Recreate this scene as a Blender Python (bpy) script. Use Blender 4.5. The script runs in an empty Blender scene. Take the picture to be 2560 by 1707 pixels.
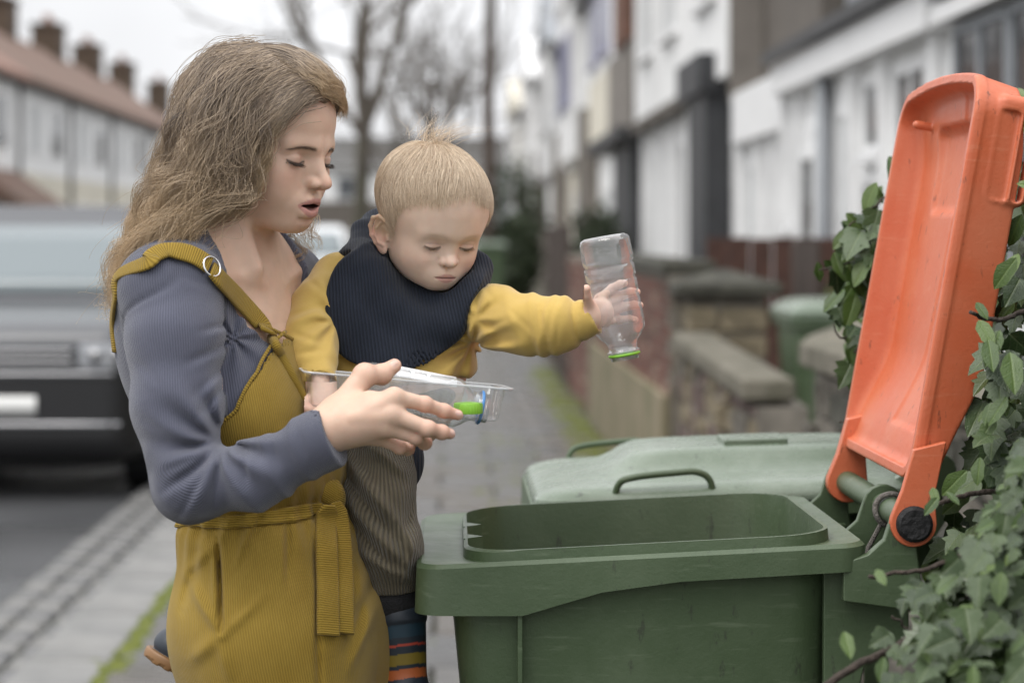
import bpy, bmesh, math, random
import numpy as np
from mathutils import Vector, Matrix

# ---------------------------------------------------------------- camera, sky, sun, exposure
scene = bpy.context.scene
FPX, CX, CY, EYE = 5650.0, 1130.0, 590.0, 1.41      # lens in pixels of the 2560 px wide photograph, vanishing point, eye height
cam_data = bpy.data.cameras.new('camera')
cam = bpy.data.objects.new('camera', cam_data)
scene.collection.objects.link(cam)
cam.location = (0, 0, EYE)
cam.rotation_euler = (math.radians(90), 0, 0)
cam_data.sensor_width = 36.0
cam_data.lens = FPX / 2560 * 36.0
cam_data.shift_x = (1280 - CX) / 2560
cam_data.shift_y = -(853.5 - CY) / 2560
cam_data.clip_start, cam_data.clip_end = 0.05, 2000
cam_data.dof.use_dof = True
cam_data.dof.focus_distance = 2.84
cam_data.dof.aperture_fstop = 3.8
scene.camera = cam

SUN_EL, SUN_AZ = math.radians(58), math.radians(230)
world = bpy.data.worlds.new('World'); scene.world = world
world.use_nodes = True
wn, wl = world.node_tree.nodes, world.node_tree.links
wn.clear()
w_out = wn.new('ShaderNodeOutputWorld'); w_bg = wn.new('ShaderNodeBackground')
w_sky = wn.new('ShaderNodeTexSky'); w_sky.sky_type = 'NISHITA'; w_sky.sun_disc = False
w_sky.sun_elevation, w_sky.sun_rotation = SUN_EL, SUN_AZ
w_sky.dust_density = 4.0; w_sky.air_density = 1.0
w_hs = wn.new('ShaderNodeHueSaturation'); w_hs.inputs['Saturation'].default_value = 0.12
wl.new(w_sky.outputs[0], w_hs.inputs['Color'])
w_tc = wn.new('ShaderNodeTexCoord'); w_sep = wn.new('ShaderNodeSeparateXYZ')
wl.new(w_tc.outputs['Generated'], w_sep.inputs[0])
w_map = wn.new('ShaderNodeMapRange')                 # overcast: zenith brighter than horizon
w_map.inputs['From Min'].default_value = 0.0; w_map.inputs['From Max'].default_value = 1.0
w_map.inputs['To Min'].default_value = 8.9; w_map.inputs['To Max'].default_value = 21.0
wl.new(w_sep.outputs['Z'], w_map.inputs['Value'])
w_noise = wn.new('ShaderNodeTexNoise'); w_noise.inputs['Scale'].default_value = 5.0; w_noise.inputs['Detail'].default_value = 4
wl.new(w_tc.outputs['Generated'], w_noise.inputs['Vector'])
w_nm = wn.new('ShaderNodeMapRange'); w_nm.inputs['To Min'].default_value = 0.88; w_nm.inputs['To Max'].default_value = 1.10
w_nm.inputs['From Min'].default_value = 0.3; w_nm.inputs['From Max'].default_value = 0.7
wl.new(w_noise.outputs['Fac'], w_nm.inputs['Value'])
w_mul = wn.new('ShaderNodeMath'); w_mul.operation = 'MULTIPLY'
wl.new(w_map.outputs[0], w_mul.inputs[0]); wl.new(w_nm.outputs[0], w_mul.inputs[1])
w_tint = wn.new('ShaderNodeVectorMath'); w_tint.operation = 'SCALE'; w_tint.inputs[0].default_value = (0.985, 0.995, 1.02)
wl.new(w_mul.outputs[0], w_tint.inputs['Scale'])
w_mix = wn.new('ShaderNodeMix'); w_mix.data_type = 'RGBA'; w_mix.inputs['Factor'].default_value = 0.88
wl.new(w_hs.outputs[0], w_mix.inputs['A']); wl.new(w_tint.outputs[0], w_mix.inputs['B'])
wl.new(w_mix.outputs['Result'], w_bg.inputs['Color'])
w_bg.inputs['Strength'].default_value = 0.1
wl.new(w_bg.outputs[0], w_out.inputs['Surface'])

sun_data = bpy.data.lights.new('sun', 'SUN'); sun_data.energy = 1.4; sun_data.angle = math.radians(35); sun_data.color = (1.0, 0.96, 0.9)
sun = bpy.data.objects.new('sun', sun_data); scene.collection.objects.link(sun)
_sd = Vector((math.sin(SUN_AZ) * math.cos(SUN_EL), math.cos(SUN_AZ) * math.cos(SUN_EL), math.sin(SUN_EL)))
sun.rotation_euler = _sd.to_track_quat('Z', 'Y').to_euler()

scene.view_settings.view_transform = 'Standard'; scene.view_settings.look = 'None'
scene.view_settings.exposure = 0.15; scene.view_settings.gamma = 1.0
scene.render.engine = 'CYCLES'
scene.cycles.use_denoising = True
scene.cycles.max_bounces = 8; scene.cycles.transparent_max_bounces = 16
scene.cycles.sample_clamp_indirect = 4.0
# ---------------------------------------------------------------- helpers
COL = scene.collection
def P(px, py, d):                      # a point at distance d that the photograph shows at pixel (px, py)
    return np.array([(px - CX) / FPX * d, d, EYE + (CY - py) / FPX * d])
def link(o, parent=None):
    COL.objects.link(o)
    if parent is not None: o.parent = parent
    return o
def tag(o, label=None, cat=None, group=None, kind=None):
    if label: o['label'] = label
    if cat: o['category'] = cat
    if group: o['group'] = group
    if kind: o['kind'] = kind
    return o
def empty(name, loc=(0, 0, 0), rz=0.0, parent=None):
    o = bpy.data.objects.new(name, None); o.location = loc; o.rotation_euler = (0, 0, rz); o.empty_display_size = 0.1
    return link(o, parent)
def thing(name, label, cat, loc=(0, 0, 0), rz=0.0, group=None):
    return tag(empty(name, loc, rz), label, cat, group)
def mesh_np(name, V, F, mat=None, parent=None, smooth=True, attrs=None, uv=None):
    """V (n,3); F (m,4) or (m,3) array, or a list of index lists."""
    me = bpy.data.meshes.new(name)
    V = np.asarray(V, dtype=np.float32)
    if isinstance(F, np.ndarray):
        k = F.shape[1]; m = len(F)
        me.vertices.add(len(V)); me.vertices.foreach_set('co', V.ravel())
        me.loops.add(m * k); me.loops.foreach_set('vertex_index', F.astype(np.int32).ravel())
        me.polygons.add(m); me.polygons.foreach_set('loop_start', np.arange(0, m * k, k, dtype=np.int32))
        me.update(calc_edges=True)
    else:
        me.from_pydata(V.tolist(), [], F)
    if smooth: me.polygons.foreach_set('use_smooth', np.ones(len(me.polygons), dtype=bool))
    if attrs:
        for an, av in attrs.items():
            av = np.asarray(av, dtype=np.float32)
            if av.ndim == 1:
                a = me.attributes.new(an, 'FLOAT', 'POINT'); a.data.foreach_set('value', av)
            else:
                a = me.attributes.new(an, 'FLOAT_COLOR', 'POINT')
                c4 = np.ones((len(av), 4), dtype=np.float32); c4[:, :3] = av; a.data.foreach_set('color', c4.ravel())
    if uv is not None:
        ul = me.uv_layers.new(name='UVMap')
        li = np.empty(len(me.loops), dtype=np.int32); me.loops.foreach_get('vertex_index', li)
        ul.data.foreach_set('uv', np.asarray(uv, dtype=np.float32)[li].ravel())
    if mat: me.materials.append(mat)
    me.validate(); me.update()
    return link(bpy.data.objects.new(name, me), parent)
class MB:
    """collects simple solids into one mesh"""
    def __init__(s): s.v = []; s.f = []
    def add(s, V, F):
        n = len(s.v); s.v += [tuple(map(float, p)) for p in V]; s.f += [[i + n for i in q] for q in F]; return s
    def box(s, lo, hi, taper=None):
        x0, y0, z0 = lo; x1, y1, z1 = hi
        return s.add([(x0,y0,z0),(x1,y0,z0),(x1,y1,z0),(x0,y1,z0),(x0,y0,z1),(x1,y0,z1),(x1,y1,z1),(x0,y1,z1)],
                     [[0,3,2,1],[4,5,6,7],[0,1,5,4],[1,2,6,5],[2,3,7,6],[3,0,4,7]])
    def prism(s, poly, vec):              # planar polygon extruded along vec
        n = len(poly); vec = np.array(vec, float); A = [np.array(p, float) for p in poly]
        return s.add(A + [p + vec for p in A], [list(range(n))[::-1], list(range(n, 2*n))] + [[i, (i+1) % n, (i+1) % n + n, i + n] for i in range(n)])
    def tube(s, pts, r, n=8, closed=False, cap=True):
        V, F = tube_mesh(pts, r, n, closed, cap); return s.add(V, F)
    def build(s, name, mat=None, parent=None, smooth=False, bevel=0.0, seg=2):
        o = mesh_np(name, s.v, s.f, mat, parent, smooth)
        bm = bmesh.new(); bm.from_mesh(o.data); bmesh.ops.recalc_face_normals(bm, faces=bm.faces); bm.to_mesh(o.data); bm.free()
        if bevel:
            m = o.modifiers.new('bevel', 'BEVEL'); m.width = bevel; m.segments = seg; m.limit_method = 'ANGLE'; m.angle_limit = math.radians(40)
            if seg > 1:
                o.data.polygons.foreach_set('use_smooth', np.ones(len(o.data.polygons), dtype=bool))
                m.harden_normals = True
        return o
def spline(pts, n):
    """Catmull-Rom through pts (k, dim), n samples"""
    p = np.asarray(pts, float); k = len(p)
    p = np.vstack([2*p[0]-p[1], p, 2*p[-1]-p[-2]])
    t = np.linspace(0, k - 1 - 1e-9, n); i = t.astype(int); u = (t - i)[:, None]
    a, b, c, d = p[i], p[i+1], p[i+2], p[i+3]
    return 0.5 * ((2*b) + (-a + c)*u + (2*a - 5*b + 4*c - d)*u**2 + (-a + 3*b - 3*c + d)*u**3)
def frames(pts):
    pts = np.asarray(pts, float); T = np.gradient(pts, axis=0); T /= np.linalg.norm(T, axis=1)[:, None] + 1e-12
    up = np.array([0, 0, 1.0]) if abs(T[0][2]) < 0.9 else np.array([1.0, 0, 0])
    N = np.zeros_like(T); n = np.cross(T[0], up); n /= np.linalg.norm(n)
    for i in range(len(T)):
        n = n - T[i] * n.dot(T[i]); n /= np.linalg.norm(n) + 1e-12; N[i] = n
    return T, N, np.cross(T, N)
def tube_mesh(pts, r, n=8, closed=False, cap=True):
    pts = np.asarray(pts, float); m = len(pts); r = np.broadcast_to(np.asarray(r, float), (m,))
    T, N, B = frames(pts); a = np.linspace(0, 2*math.pi, n, endpoint=False)
    V = (pts[:, None, :] + r[:, None, None] * (np.cos(a)[None, :, None]*N[:, None, :] + np.sin(a)[None, :, None]*B[:, None, :])).reshape(-1, 3)
    F = []
    for i in range(m - (0 if closed else 1)):
        j = (i + 1) % m
        for k in range(n): F.append([i*n+k, i*n+(k+1) % n, j*n+(k+1) % n, j*n+k])
    if cap and not closed: F += [list(range(n))[::-1], [(m-1)*n+k for k in range(n)]]
    return V, F
def grid_faces(nu, nv, wrap_v=False):
    i, j = np.meshgrid(np.arange(nu-1), np.arange(nv if wrap_v else nv-1), indexing='ij')
    j2 = (j+1) % nv
    return np.stack([i*nv+j, i*nv+j2, (i+1)*nv+j2, (i+1)*nv+j], -1).reshape(-1, 4)

# ---------------------------------------------------------------- materials
def mat(name, col=(.5,.5,.5), rough=.6, metal=0.0, var=0.0, vscale=8.0, bump=0.0, bscale=60.0, col2=None, spec=.5, coat=0.0, stretch=None, vdetail=5.0, sheen=0.0):
    m = bpy.data.materials.new(name); m.use_nodes = True
    nt = m.node_tree; b = nt.nodes['Principled BSDF']
    b.inputs['Base Color'].default_value = (*col, 1); b.inputs['Roughness'].default_value = rough; b.inputs['Metallic'].default_value = metal
    b.inputs['Specular IOR Level'].default_value = spec; b.inputs['Coat Weight'].default_value = coat
    if sheen: b.inputs['Sheen Weight'].default_value = sheen; b.inputs['Sheen Roughness'].default_value = .4
    tc = nt.nodes.new('ShaderNodeTexCoord'); src = tc.outputs['Object']
    if stretch:
        mp = nt.nodes.new('ShaderNodeMapping'); mp.inputs['Scale'].default_value = stretch; nt.links.new(src, mp.inputs[0]); src = mp.outputs[0]
    if var or col2:
        n = nt.nodes.new('ShaderNodeTexNoise'); n.inputs['Scale'].default_value = vscale; n.inputs['Detail'].default_value = vdetail; nt.links.new(src, n.inputs['Vector'])
        r = nt.nodes.new('ShaderNodeValToRGB'); r.color_ramp.elements[0].position = .32; r.color_ramp.elements[1].position = .68
        c2 = col2 if col2 else tuple(min(1, c*(1+var)) for c in col); c1 = col if col2 else tuple(c*(1-var) for c in col)
        r.color_ramp.elements[0].color = (*c1, 1); r.color_ramp.elements[1].color = (*c2, 1)
        nt.links.new(n.outputs['Fac'], r.inputs[0]); nt.links.new(r.outputs[0], b.inputs['Base Color'])
    if bump:
        n2 = nt.nodes.new('ShaderNodeTexNoise'); n2.inputs['Scale'].default_value = bscale; n2.inputs['Detail'].default_value = 6; nt.links.new(src, n2.inputs['Vector'])
        bp = nt.nodes.new('ShaderNodeBump'); bp.inputs['Strength'].default_value = bump; bp.inputs['Distance'].default_value = 0.02
        nt.links.new(n2.outputs['Fac'], bp.inputs['Height']); nt.links.new(bp.outputs[0], b.inputs['Normal'])
    return m
def nodes_of(m): return m.node_tree.nodes, m.node_tree.links, m.node_tree.nodes['Principled BSDF']

# ---------------------------------------------------------------- signed distance sculpting
f32 = np.float32
def A3(*v): return np.array(v, dtype=f32)
def s_ell(p, c, r, R=None):
    q = p - np.asarray(c, f32)
    if R is not None: q = q @ np.asarray(R, f32)
    r = np.asarray(r, f32); a = q / r
    k0 = np.sqrt((a*a).sum(1)) + 1e-9; a = a / r; k1 = np.sqrt((a*a).sum(1)) + 1e-9
    return k0 * (k0 - 1) / k1
def s_sph(p, c, r):
    q = p - np.asarray(c, f32); return np.sqrt((q*q).sum(1)) - f32(r)
def s_cap(p, a, b, r1, r2=None):
    a = np.asarray(a, f32); b = np.asarray(b, f32); r2 = r1 if r2 is None else r2
    ab = b - a; q = p - a; t = np.clip(q @ ab / (ab @ ab + 1e-12), 0, 1)
    q = q - t[:, None] * ab
    return np.sqrt((q*q).sum(1)) - (f32(r1) + f32(r2 - r1) * t)
def s_chain(p, pts, rs, k=0.0):
    rs = [rs]*len(pts) if np.isscalar(rs) else rs
    d = None
    for i in range(len(pts)-1):
        e = s_cap(p, pts[i], pts[i+1], rs[i], rs[i+1]); d = e if d is None else (smin(d, e, k) if k else np.minimum(d, e))
    return d
def s_box(p, c, h, r=0.0, R=None):
    q = p - np.asarray(c, f32)
    if R is not None: q = q @ np.asarray(R, f32)
    q = np.abs(q) - (np.asarray(h, f32) - f32(r))
    return np.sqrt((np.maximum(q, 0)**2).sum(1)) + np.minimum(q.max(1), 0) - f32(r)
def smin(a, b, k):
    h = np.maximum(k - np.abs(a - b), 0) / f32(k); return np.minimum(a, b) - h*h*f32(k*.25)
def smax(a, b, k): return -smin(-a, -b, k)
def smoothstep(a, b, x):
    t = np.clip((x - a) / (b - a), 0, 1); return t*t*(3-2*t)
def gauss(p, c, r):
    q = (p - np.asarray(c, f32)) / np.asarray(r, f32); return np.exp(-(q*q).sum(1))
from concurrent.futures import ThreadPoolExecutor
_pool = ThreadPoolExecutor(4)
def par(f, pts, c=16384):
    if len(pts) <= c: return f(pts)
    return np.concatenate(list(_pool.map(f, [pts[i:i+c] for i in range(0, len(pts), c)])))
def groove(q, a, b, w, amp):
    e = s_cap(q, a, b, 0.0) / f32(w); return f32(amp) * np.exp(-e*e)
def sdf_mesh(f0, lo, hi, h, newton=2, B=8):
    """surface nets over a grid that is evaluated only in blocks near the surface"""
    f = lambda p: par(f0, p)
    lo = np.asarray(lo, float); nb = np.ceil((np.asarray(hi, float) - lo) / (h*B)).astype(int)
    n = nb*B + 1
    cc = [lo[i] + h*B*(np.arange(nb[i]) + .5) for i in range(3)]
    C = np.stack(np.meshgrid(*cc, indexing='ij'), -1).reshape(-1, 3).astype(f32)
    cv = f(C); act = np.abs(cv) < h*B*1.25
    D = np.repeat(np.repeat(np.repeat(np.where(cv > 0, 1.0, -1.0).reshape(nb).astype(f32), B, 0), B, 1), B, 2)
    D = np.pad(D, ((0, 1),)*3, mode='edge')
    ab = np.stack(np.unravel_index(np.nonzero(act)[0], nb), -1)
    M = np.zeros(n, bool)
    for b in ab: M[b[0]*B:b[0]*B+B+1, b[1]*B:b[1]*B+B+1, b[2]*B:b[2]*B+B+1] = True
    idx = np.stack(np.nonzero(M), -1)
    pts = (lo + idx*h).astype(f32)
    D[M] = f(pts)
    ins = D < 0
    cnt = np.zeros(np.array(n)-1, np.uint8)
    offs = [(i, j, k) for i in (0, 1) for j in (0, 1) for k in (0, 1)]
    for o in offs: cnt += ins[o[0]:n[0]-1+o[0], o[1]:n[1]-1+o[1], o[2]:n[2]-1+o[2]]
    ac = np.stack(np.nonzero((cnt > 0) & (cnt < 8)), -1)
    cid = -np.ones(np.array(n)-1, np.int32); cid[tuple(ac.T)] = np.arange(len(ac))
    vals = np.stack([D[ac[:, 0]+o[0], ac[:, 1]+o[1], ac[:, 2]+o[2]] for o in offs], 1)
    ofa = np.array(offs, f32); s = np.zeros((len(ac), 3), f32); w = np.zeros(len(ac), f32)
    for i in range(8):
        for j in range(i+1, 8):
            if np.abs(ofa[i]-ofa[j]).sum() != 1: continue
            a, b = vals[:, i], vals[:, j]; m = (a < 0) != (b < 0)
            t = np.where(m, a / np.where(a == b, 1, a - b), 0)
            s += m[:, None] * (ofa[i] + t[:, None]*(ofa[j]-ofa[i])); w += m
    V = (lo + (ac + s / w[:, None]) * h).astype(f32)
    F = []
    for ax in range(3):
        sl0 = [slice(None)]*3; sl1 = [slice(None)]*3
        sl0[ax] = slice(0, n[ax]-1); sl1[ax] = slice(1, n[ax])
        a, b = ins[tuple(sl0)], ins[tuple(sl1)]
        u, v = (ax+1) % 3, (ax+2) % 3
        e = np.stack(np.nonzero(a != b), -1)
        ok = (e[:, u] > 0) & (e[:, v] > 0) & (e[:, u] < n[u]-1) & (e[:, v] < n[v]-1); e = e[ok]
        fl = a[tuple(e.T)]
        def at(du, dv):
            q = e.copy(); q[:, u] -= du; q[:, v] -= dv; return cid[tuple(q.T)]
        q = np.stack([at(1, 1), at(0, 1), at(0, 0), at(1, 0)], 1)
        q[~fl] = q[~fl][:, ::-1]; F.append(q)
    F = np.vstack(F); F = F[(F >= 0).all(1)]
    for _ in range(newton):
        d = f(V); e = f32(h*.5); g = np.stack([f(V + A3(e, 0, 0)) - d, f(V + A3(0, e, 0)) - d, f(V + A3(0, 0, e)) - d], 1) / e
        g2 = (g*g).sum(1) + 1e-6
        V = V - np.clip(d / g2, -h*.6, h*.6)[:, None] * g
    return V, F
def rot(yaw=0, pitch=0, roll=0):
    """columns: local x (the figure's left-right), y (forward), z (up) in world axes"""
    return np.array(Matrix.Rotation(yaw, 3, 'Z') @ Matrix.Rotation(pitch, 3, 'X') @ Matrix.Rotation(roll, 3, 'Y'))
def basis(fwd, up):
    y = np.array(fwd, float); y /= np.linalg.norm(y); x = np.cross(y, up); x /= np.linalg.norm(x); return np.stack([x, y, np.cross(x, y)], 1)
def hair_obj(name, strands, radius, material, parent, tip=0.25, rnd=None):
    """strands: list of (n,3) arrays -> one hair-curves object"""
    hc = bpy.data.hair_curves.new(name)
    hc.add_curves([len(s) for s in strands])
    pos = np.vstack(strands).astype(f32)
    hc.attributes['position'].data.foreach_set('vector', pos.ravel())
    rad = np.concatenate([np.linspace(1, tip, len(s))**.7 * (radius if np.isscalar(radius) else radius[i]) for i, s in enumerate(strands)]).astype(f32)
    ra = hc.attributes.get('radius') or hc.attributes.new('radius', 'FLOAT', 'POINT')
    ra.data.foreach_set('value', rad)
    rnd = np.random.RandomState(7).rand(len(strands)).astype(f32) if rnd is None else np.asarray(rnd, f32)
    at_ = hc.attributes.new('rnd', 'FLOAT', 'CURVE'); at_.data.foreach_set('value', rnd)
    hc.materials.append(material)
    return link(bpy.data.objects.new(name, hc), parent)
# ---------------------------------------------------------------- ground: road, kerb, pavement
def slab(name, x0, x1, y0, y1, z, m, nx=1, ny=1):
    xs, ys = np.linspace(x0, x1, nx+1), np.linspace(y0, y1, ny+1)
    V = np.array([(x, y, z) for x in xs for y in ys]); o = mesh_np(name, V, grid_faces(nx+1, ny+1)[:, ::-1].copy(), m, None, False); tag(o, kind='structure'); return o
def wet(name, c1, c2, scale, rough0, rough1, bump=.3, bscale=90, speck=None):
    m = bpy.data.materials.new(name); m.use_nodes = True; n, l, b = nodes_of(m); tc = n.new('ShaderNodeTexCoord')
    a = n.new('ShaderNodeTexNoise'); a.inputs['Scale'].default_value = scale; a.inputs['Detail'].default_value = 8; l.new(tc.outputs['Object'], a.inputs['Vector'])
    r = n.new('ShaderNodeValToRGB'); r.color_ramp.elements[0].position = .35; r.color_ramp.elements[1].position = .65; r.color_ramp.elements[0].color = (*c1, 1); r.color_ramp.elements[1].color = (*c2, 1); l.new(a.outputs['Fac'], r.inputs[0]); src = r.outputs[0]
    if speck:
        s = n.new('ShaderNodeTexNoise'); s.inputs['Scale'].default_value = speck[1]; s.inputs['Detail'].default_value = 5; l.new(tc.outputs['Object'], s.inputs['Vector'])
        mr = n.new('ShaderNodeMapRange'); mr.inputs['From Min'].default_value = speck[2]; mr.inputs['From Max'].default_value = speck[2]+.1; l.new(s.outputs['Fac'], mr.inputs['Value'])
        mx = n.new('ShaderNodeMix'); mx.data_type = 'RGBA'; l.new(mr.outputs[0], mx.inputs['Factor']); l.new(src, mx.inputs['A']); mx.inputs['B'].default_value = (*speck[0], 1); src = mx.outputs['Result']
    l.new(src, b.inputs['Base Color'])
    w = n.new('ShaderNodeTexNoise'); w.inputs['Scale'].default_value = scale*.7; w.inputs['Detail'].default_value = 4; l.new(tc.outputs['Object'], w.inputs['Vector'])
    mr = n.new('ShaderNodeMapRange'); mr.inputs['From Min'].default_value = .4; mr.inputs['From Max'].default_value = .6; mr.inputs['To Min'].default_value = rough0; mr.inputs['To Max'].default_value = rough1; l.new(w.outputs['Fac'], mr.inputs['Value']); l.new(mr.outputs[0], b.inputs['Roughness'])
    f = n.new('ShaderNodeTexNoise'); f.inputs['Scale'].default_value = bscale; f.inputs['Detail'].default_value = 6; l.new(tc.outputs['Object'], f.inputs['Vector'])
    bp = n.new('ShaderNodeBump'); bp.inputs['Strength'].default_value = bump; bp.inputs['Distance'].default_value = .01; l.new(f.outputs['Fac'], bp.inputs['Height']); l.new(bp.outputs[0], b.inputs['Normal'])
    return m
KX = -1.42                                                        # kerb face
gm = wet('damp_earth', (.05, .045, .03), (.09, .08, .05), .6, .7, .95)
slab('ground', -400, 400, -40, 900, -.16, gm)
road_m = wet('damp_asphalt', (.034, .035, .037), (.062, .063, .066), .9, .20, .48, .5, 160)
slab('road', -8.2, KX-.02, -30, 500, -.115, road_m)
# paving slabs of the near pavement, each a block with a joint round it
bed = wet('dark_joint_bed', (.020, .021, .016), (.045, .050, .025), 3, .5, .9)
slab('pavement', -1.12, 1.08, -30, 300, -.022, bed)
pave = bpy.data.objects['pavement']
slab_ms = [wet('paving_slab_grey', (.046, .043, .039), (.088, .081, .073), 2.2, .16, .48, .25, 200), wet('paving_slab_brown', (.050, .040, .030), (.086, .072, .056), 2.0, .18, .52, .25, 200), wet('paving_slab_dark', (.036, .035, .034), (.066, .063, .060), 2.4, .14, .45, .25, 200)]
moss_m = wet('moss', (.085, .110, .014), (.17, .19, .025), 25, .8, .95, .8, 300)
r_ = random.Random(4)
smesh = {}
def block(key, dx, dy, dz, m, bev=.006):
    if key not in smesh:
        b = MB(); x0, x1, y0, y1 = -dx/2, dx/2, -dy/2, dy/2
        b.add([(x0, y0, -dz), (x1, y0, -dz), (x1, y1, -dz), (x0, y1, -dz), (x0, y0, -bev), (x1, y0, -bev), (x1, y1, -bev), (x0, y1, -bev), (x0+bev, y0+bev, 0), (x1-bev, y0+bev, 0), (x1-bev, y1-bev, 0), (x0+bev, y1-bev, 0)],
              [[0,1,5,4],[1,2,6,5],[2,3,7,6],[3,0,4,7],[4,5,9,8],[5,6,10,9],[6,7,11,10],[7,4,8,11],[8,9,10,11]])
        o = b.build('tmp', m); smesh[key] = o.data; bpy.data.objects.remove(o)
    return smesh[key]
y = 3.2; row = 0
while y < 34:
    dy = .60; xs = [-1.115, -.515, .235, .70, 1.075] if row % 2 else [-1.115, -.815, -.065, .535, 1.075]
    for a, b in zip(xs[:-1], xs[1:]):
        mi = r_.choice([0, 0, 1, 2]); dx = round(b - a - .014, 3)
        o = bpy.data.objects.new('paving_slab', block(('s', dx, mi), dx, dy - .016, .03, slab_ms[mi])); link(o, pave)
        o.location = ((a+b)/2, y + dy/2, .002*r_.random()); o.rotation_euler = ((r_.random()-.5)*.006, (r_.random()-.5)*.006, 0)
    y += dy; row += 1
slab('far_pavement', -1.12, 1.08, 34.0, 300, -.002, slab_ms[0])
# kerb stones
kerb = tag(empty('kerb', (0, 0, 0)), kind='structure')
kb = wet('granite_kerb', (.15, .147, .14), (.225, .22, .21), 3.5, .3, .6, .3, 260)
y = 2.0
while y < 60:
    o = bpy.data.objects.new('kerb_stone', block(('k',), .295, .905, .20, kb, .018)); link(o, kerb); o.location = (KX + .1475, y + .4575, .006 + .002*r_.random()); y += .915
# granite setts in the gutter
gut = slab('gutter', -1.86, KX-.002, 2, 60, -.108, bed)
sm = [wet('granite_sett', (.095, .095, .098), (.155, .153, .150), 6, .2, .5, .4, 200), wet('granite_sett_pale', (.135, .132, .125), (.20, .195, .185), 6, .2, .5, .4, 200)]
y = 5.0; k = 0
while y < 16:
    for c in range(3):
        o = bpy.data.objects.new('sett', block(('g', (k+c) % 2), .125, .205, .06, sm[(k*7+c*3) % 2], .016)); link(o, gut)
        o.location = (-1.495 - c*.142, y + (.11 if c % 2 else 0) + r_.random()*.012, -.088 + r_.random()*.008); o.rotation_euler = ((r_.random()-.5)*.05, (r_.random()-.5)*.05, (r_.random()-.5)*.08)
    y += .225; k += 1
# moss along the kerb joint and the wall foot: low cushions
def moss(name, label, x, xs, y0, y1, n, seed, top=.012):
    r = np.random.RandomState(seed); V, F = [], []
    for i in range(n):
        yy = y0 + (y1-y0)*r.rand()**1.3; xx = x + r.randn()*xs; s = .012 + .028*r.rand(); m_ = 7; b0 = len(V)
        for j in range(m_): t = 6.283*j/m_; V.append((xx + s*math.cos(t)*(.8+.4*r.rand()), yy + 1.6*s*math.sin(t)*(.8+.4*r.rand()), -.004))
        V.append((xx, yy, top*(.5 + r.rand()))); F += [[b0+j, b0+(j+1) % m_, b0+m_] for j in range(m_)]
    o = mesh_np(name, np.array(V), np.array(F), moss_m, None, True); tag(o, label, 'moss', kind='stuff')
moss('moss', 'bright green moss along the back of the kerb', -1.115, .022, 5.5, 15, 520, 3)
moss('moss', 'green moss cushions at the foot of the garden walls', .93, .07, 9, 24, 700, 5, .02)
moss('moss', 'green moss patches in the joints between paving slabs', .40, .20, 7, 16, 260, 8, .008)
# ---------------------------------------------------------------- garden walls along the right of the pavement
def brick_mesh(name, lx, ly, lz, m, bev=.006, seed=0, rough=.004):
    """box with chipped, bevelled edges"""
    r = np.random.RandomState(seed); o = MB().box((-lx/2, -ly/2, -lz/2), (lx/2, ly/2, lz/2)).build(name, m); bm = bmesh.new(); bm.from_mesh(o.data)
    bmesh.ops.bevel(bm, geom=list(bm.edges), offset=bev, segments=1, affect='EDGES')
    for v in bm.verts: v.co += Vector((r.randn(3)*rough*.5).tolist())
    bm.to_mesh(o.data); bm.free(); me = o.data; bpy.data.objects.remove(o); return me
mortar = mat('lime_mortar', (.20, .18, .15), .95, 0, .25, 12, .5, 120)
br_ms = [mat('red_brick', (.155, .062, .045), .9, 0, .30, 30, .5, 150), mat('brown_brick', (.115, .062, .047), .9, 0, .3, 30, .5, 150), mat('pale_pitted_brick', (.25, .17, .125), .9, 0, .3, 30, .5, 150)]
st_ms = [mat('buff_rubble_stone', (.215, .178, .118), .95, 0, .35, 14, .7, 60), mat('grey_rubble_stone', (.125, .113, .092), .95, 0, .4, 14, .7, 60), mat('purple_rubble_stone', (.135, .098, .088), .95, 0, .35, 14, .7, 60)]
cop_m = mat('weathered_coping', (.185, .168, .132), .9, 0, .3, 7, .6, 50, col2=(.105, .098, .070))
dark_m = mat('damp_dark_stone', (.060, .058, .045), .9, 0, .4, 9, .6, 50)
render_m = mat('cream_render', (.26, .215, .145), .9, 0, .25, 3, .3, 60, col2=(.15, .14, .075))
rw = random.Random(9)
def brick_wall(name, label, x, y0, y1, h, th=.215, group=None, cut=None, rows_from=0.0):
    t = thing(name, label, 'wall', (x, (y0+y1)/2, 0), 0, group)
    MB().box((.008, -(y1-y0)/2, -.1), (th, (y1-y0)/2, h-.01)).build('mortar_core', mortar, t)
    meshes = [brick_mesh('b', .06, .213, .064, m, .005, i) for i, m in enumerate(br_ms)]
    z = .036 + rows_from; k = 0
    while z < h - .03:
        y = y0 - (.11 if k % 2 else 0)
        while y < y1 - .05:
            yc = y + .11
            if yc - .1 >= y0 - .06 and yc + .1 <= y1 + .06:
                o = bpy.data.objects.new('brick', rw.choice([meshes[0]]*4 + [meshes[1]]*3 + [meshes[2]])); link(o, t)
                o.location = (.030 + rw.uniform(-.004, .003), yc - (y0+y1)/2, z); o.rotation_euler = (0, 0, rw.uniform(-.01, .01))
            y += .224
        z += .075; k += 1
    return t
# red brick wall with a rendered foot
bw = brick_wall('brick_wall', 'long red brick garden wall with rendered foot between pavement and garden', 1.10, 11.5, 17.6, 1.22, rows_from=.58)
MB().box((-.035, -3.05, -.1), (.010, 3.05, .60)).build('rendered_plinth', render_m, bw, bevel=.01)
for i in range(8):
    y = -3.05 + i*.7625; o = MB().box((-.03, y+.004, 1.215), (.245, y+.7585, 1.285)).build('coping_stone', dark_m, bw, bevel=.012)
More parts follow.
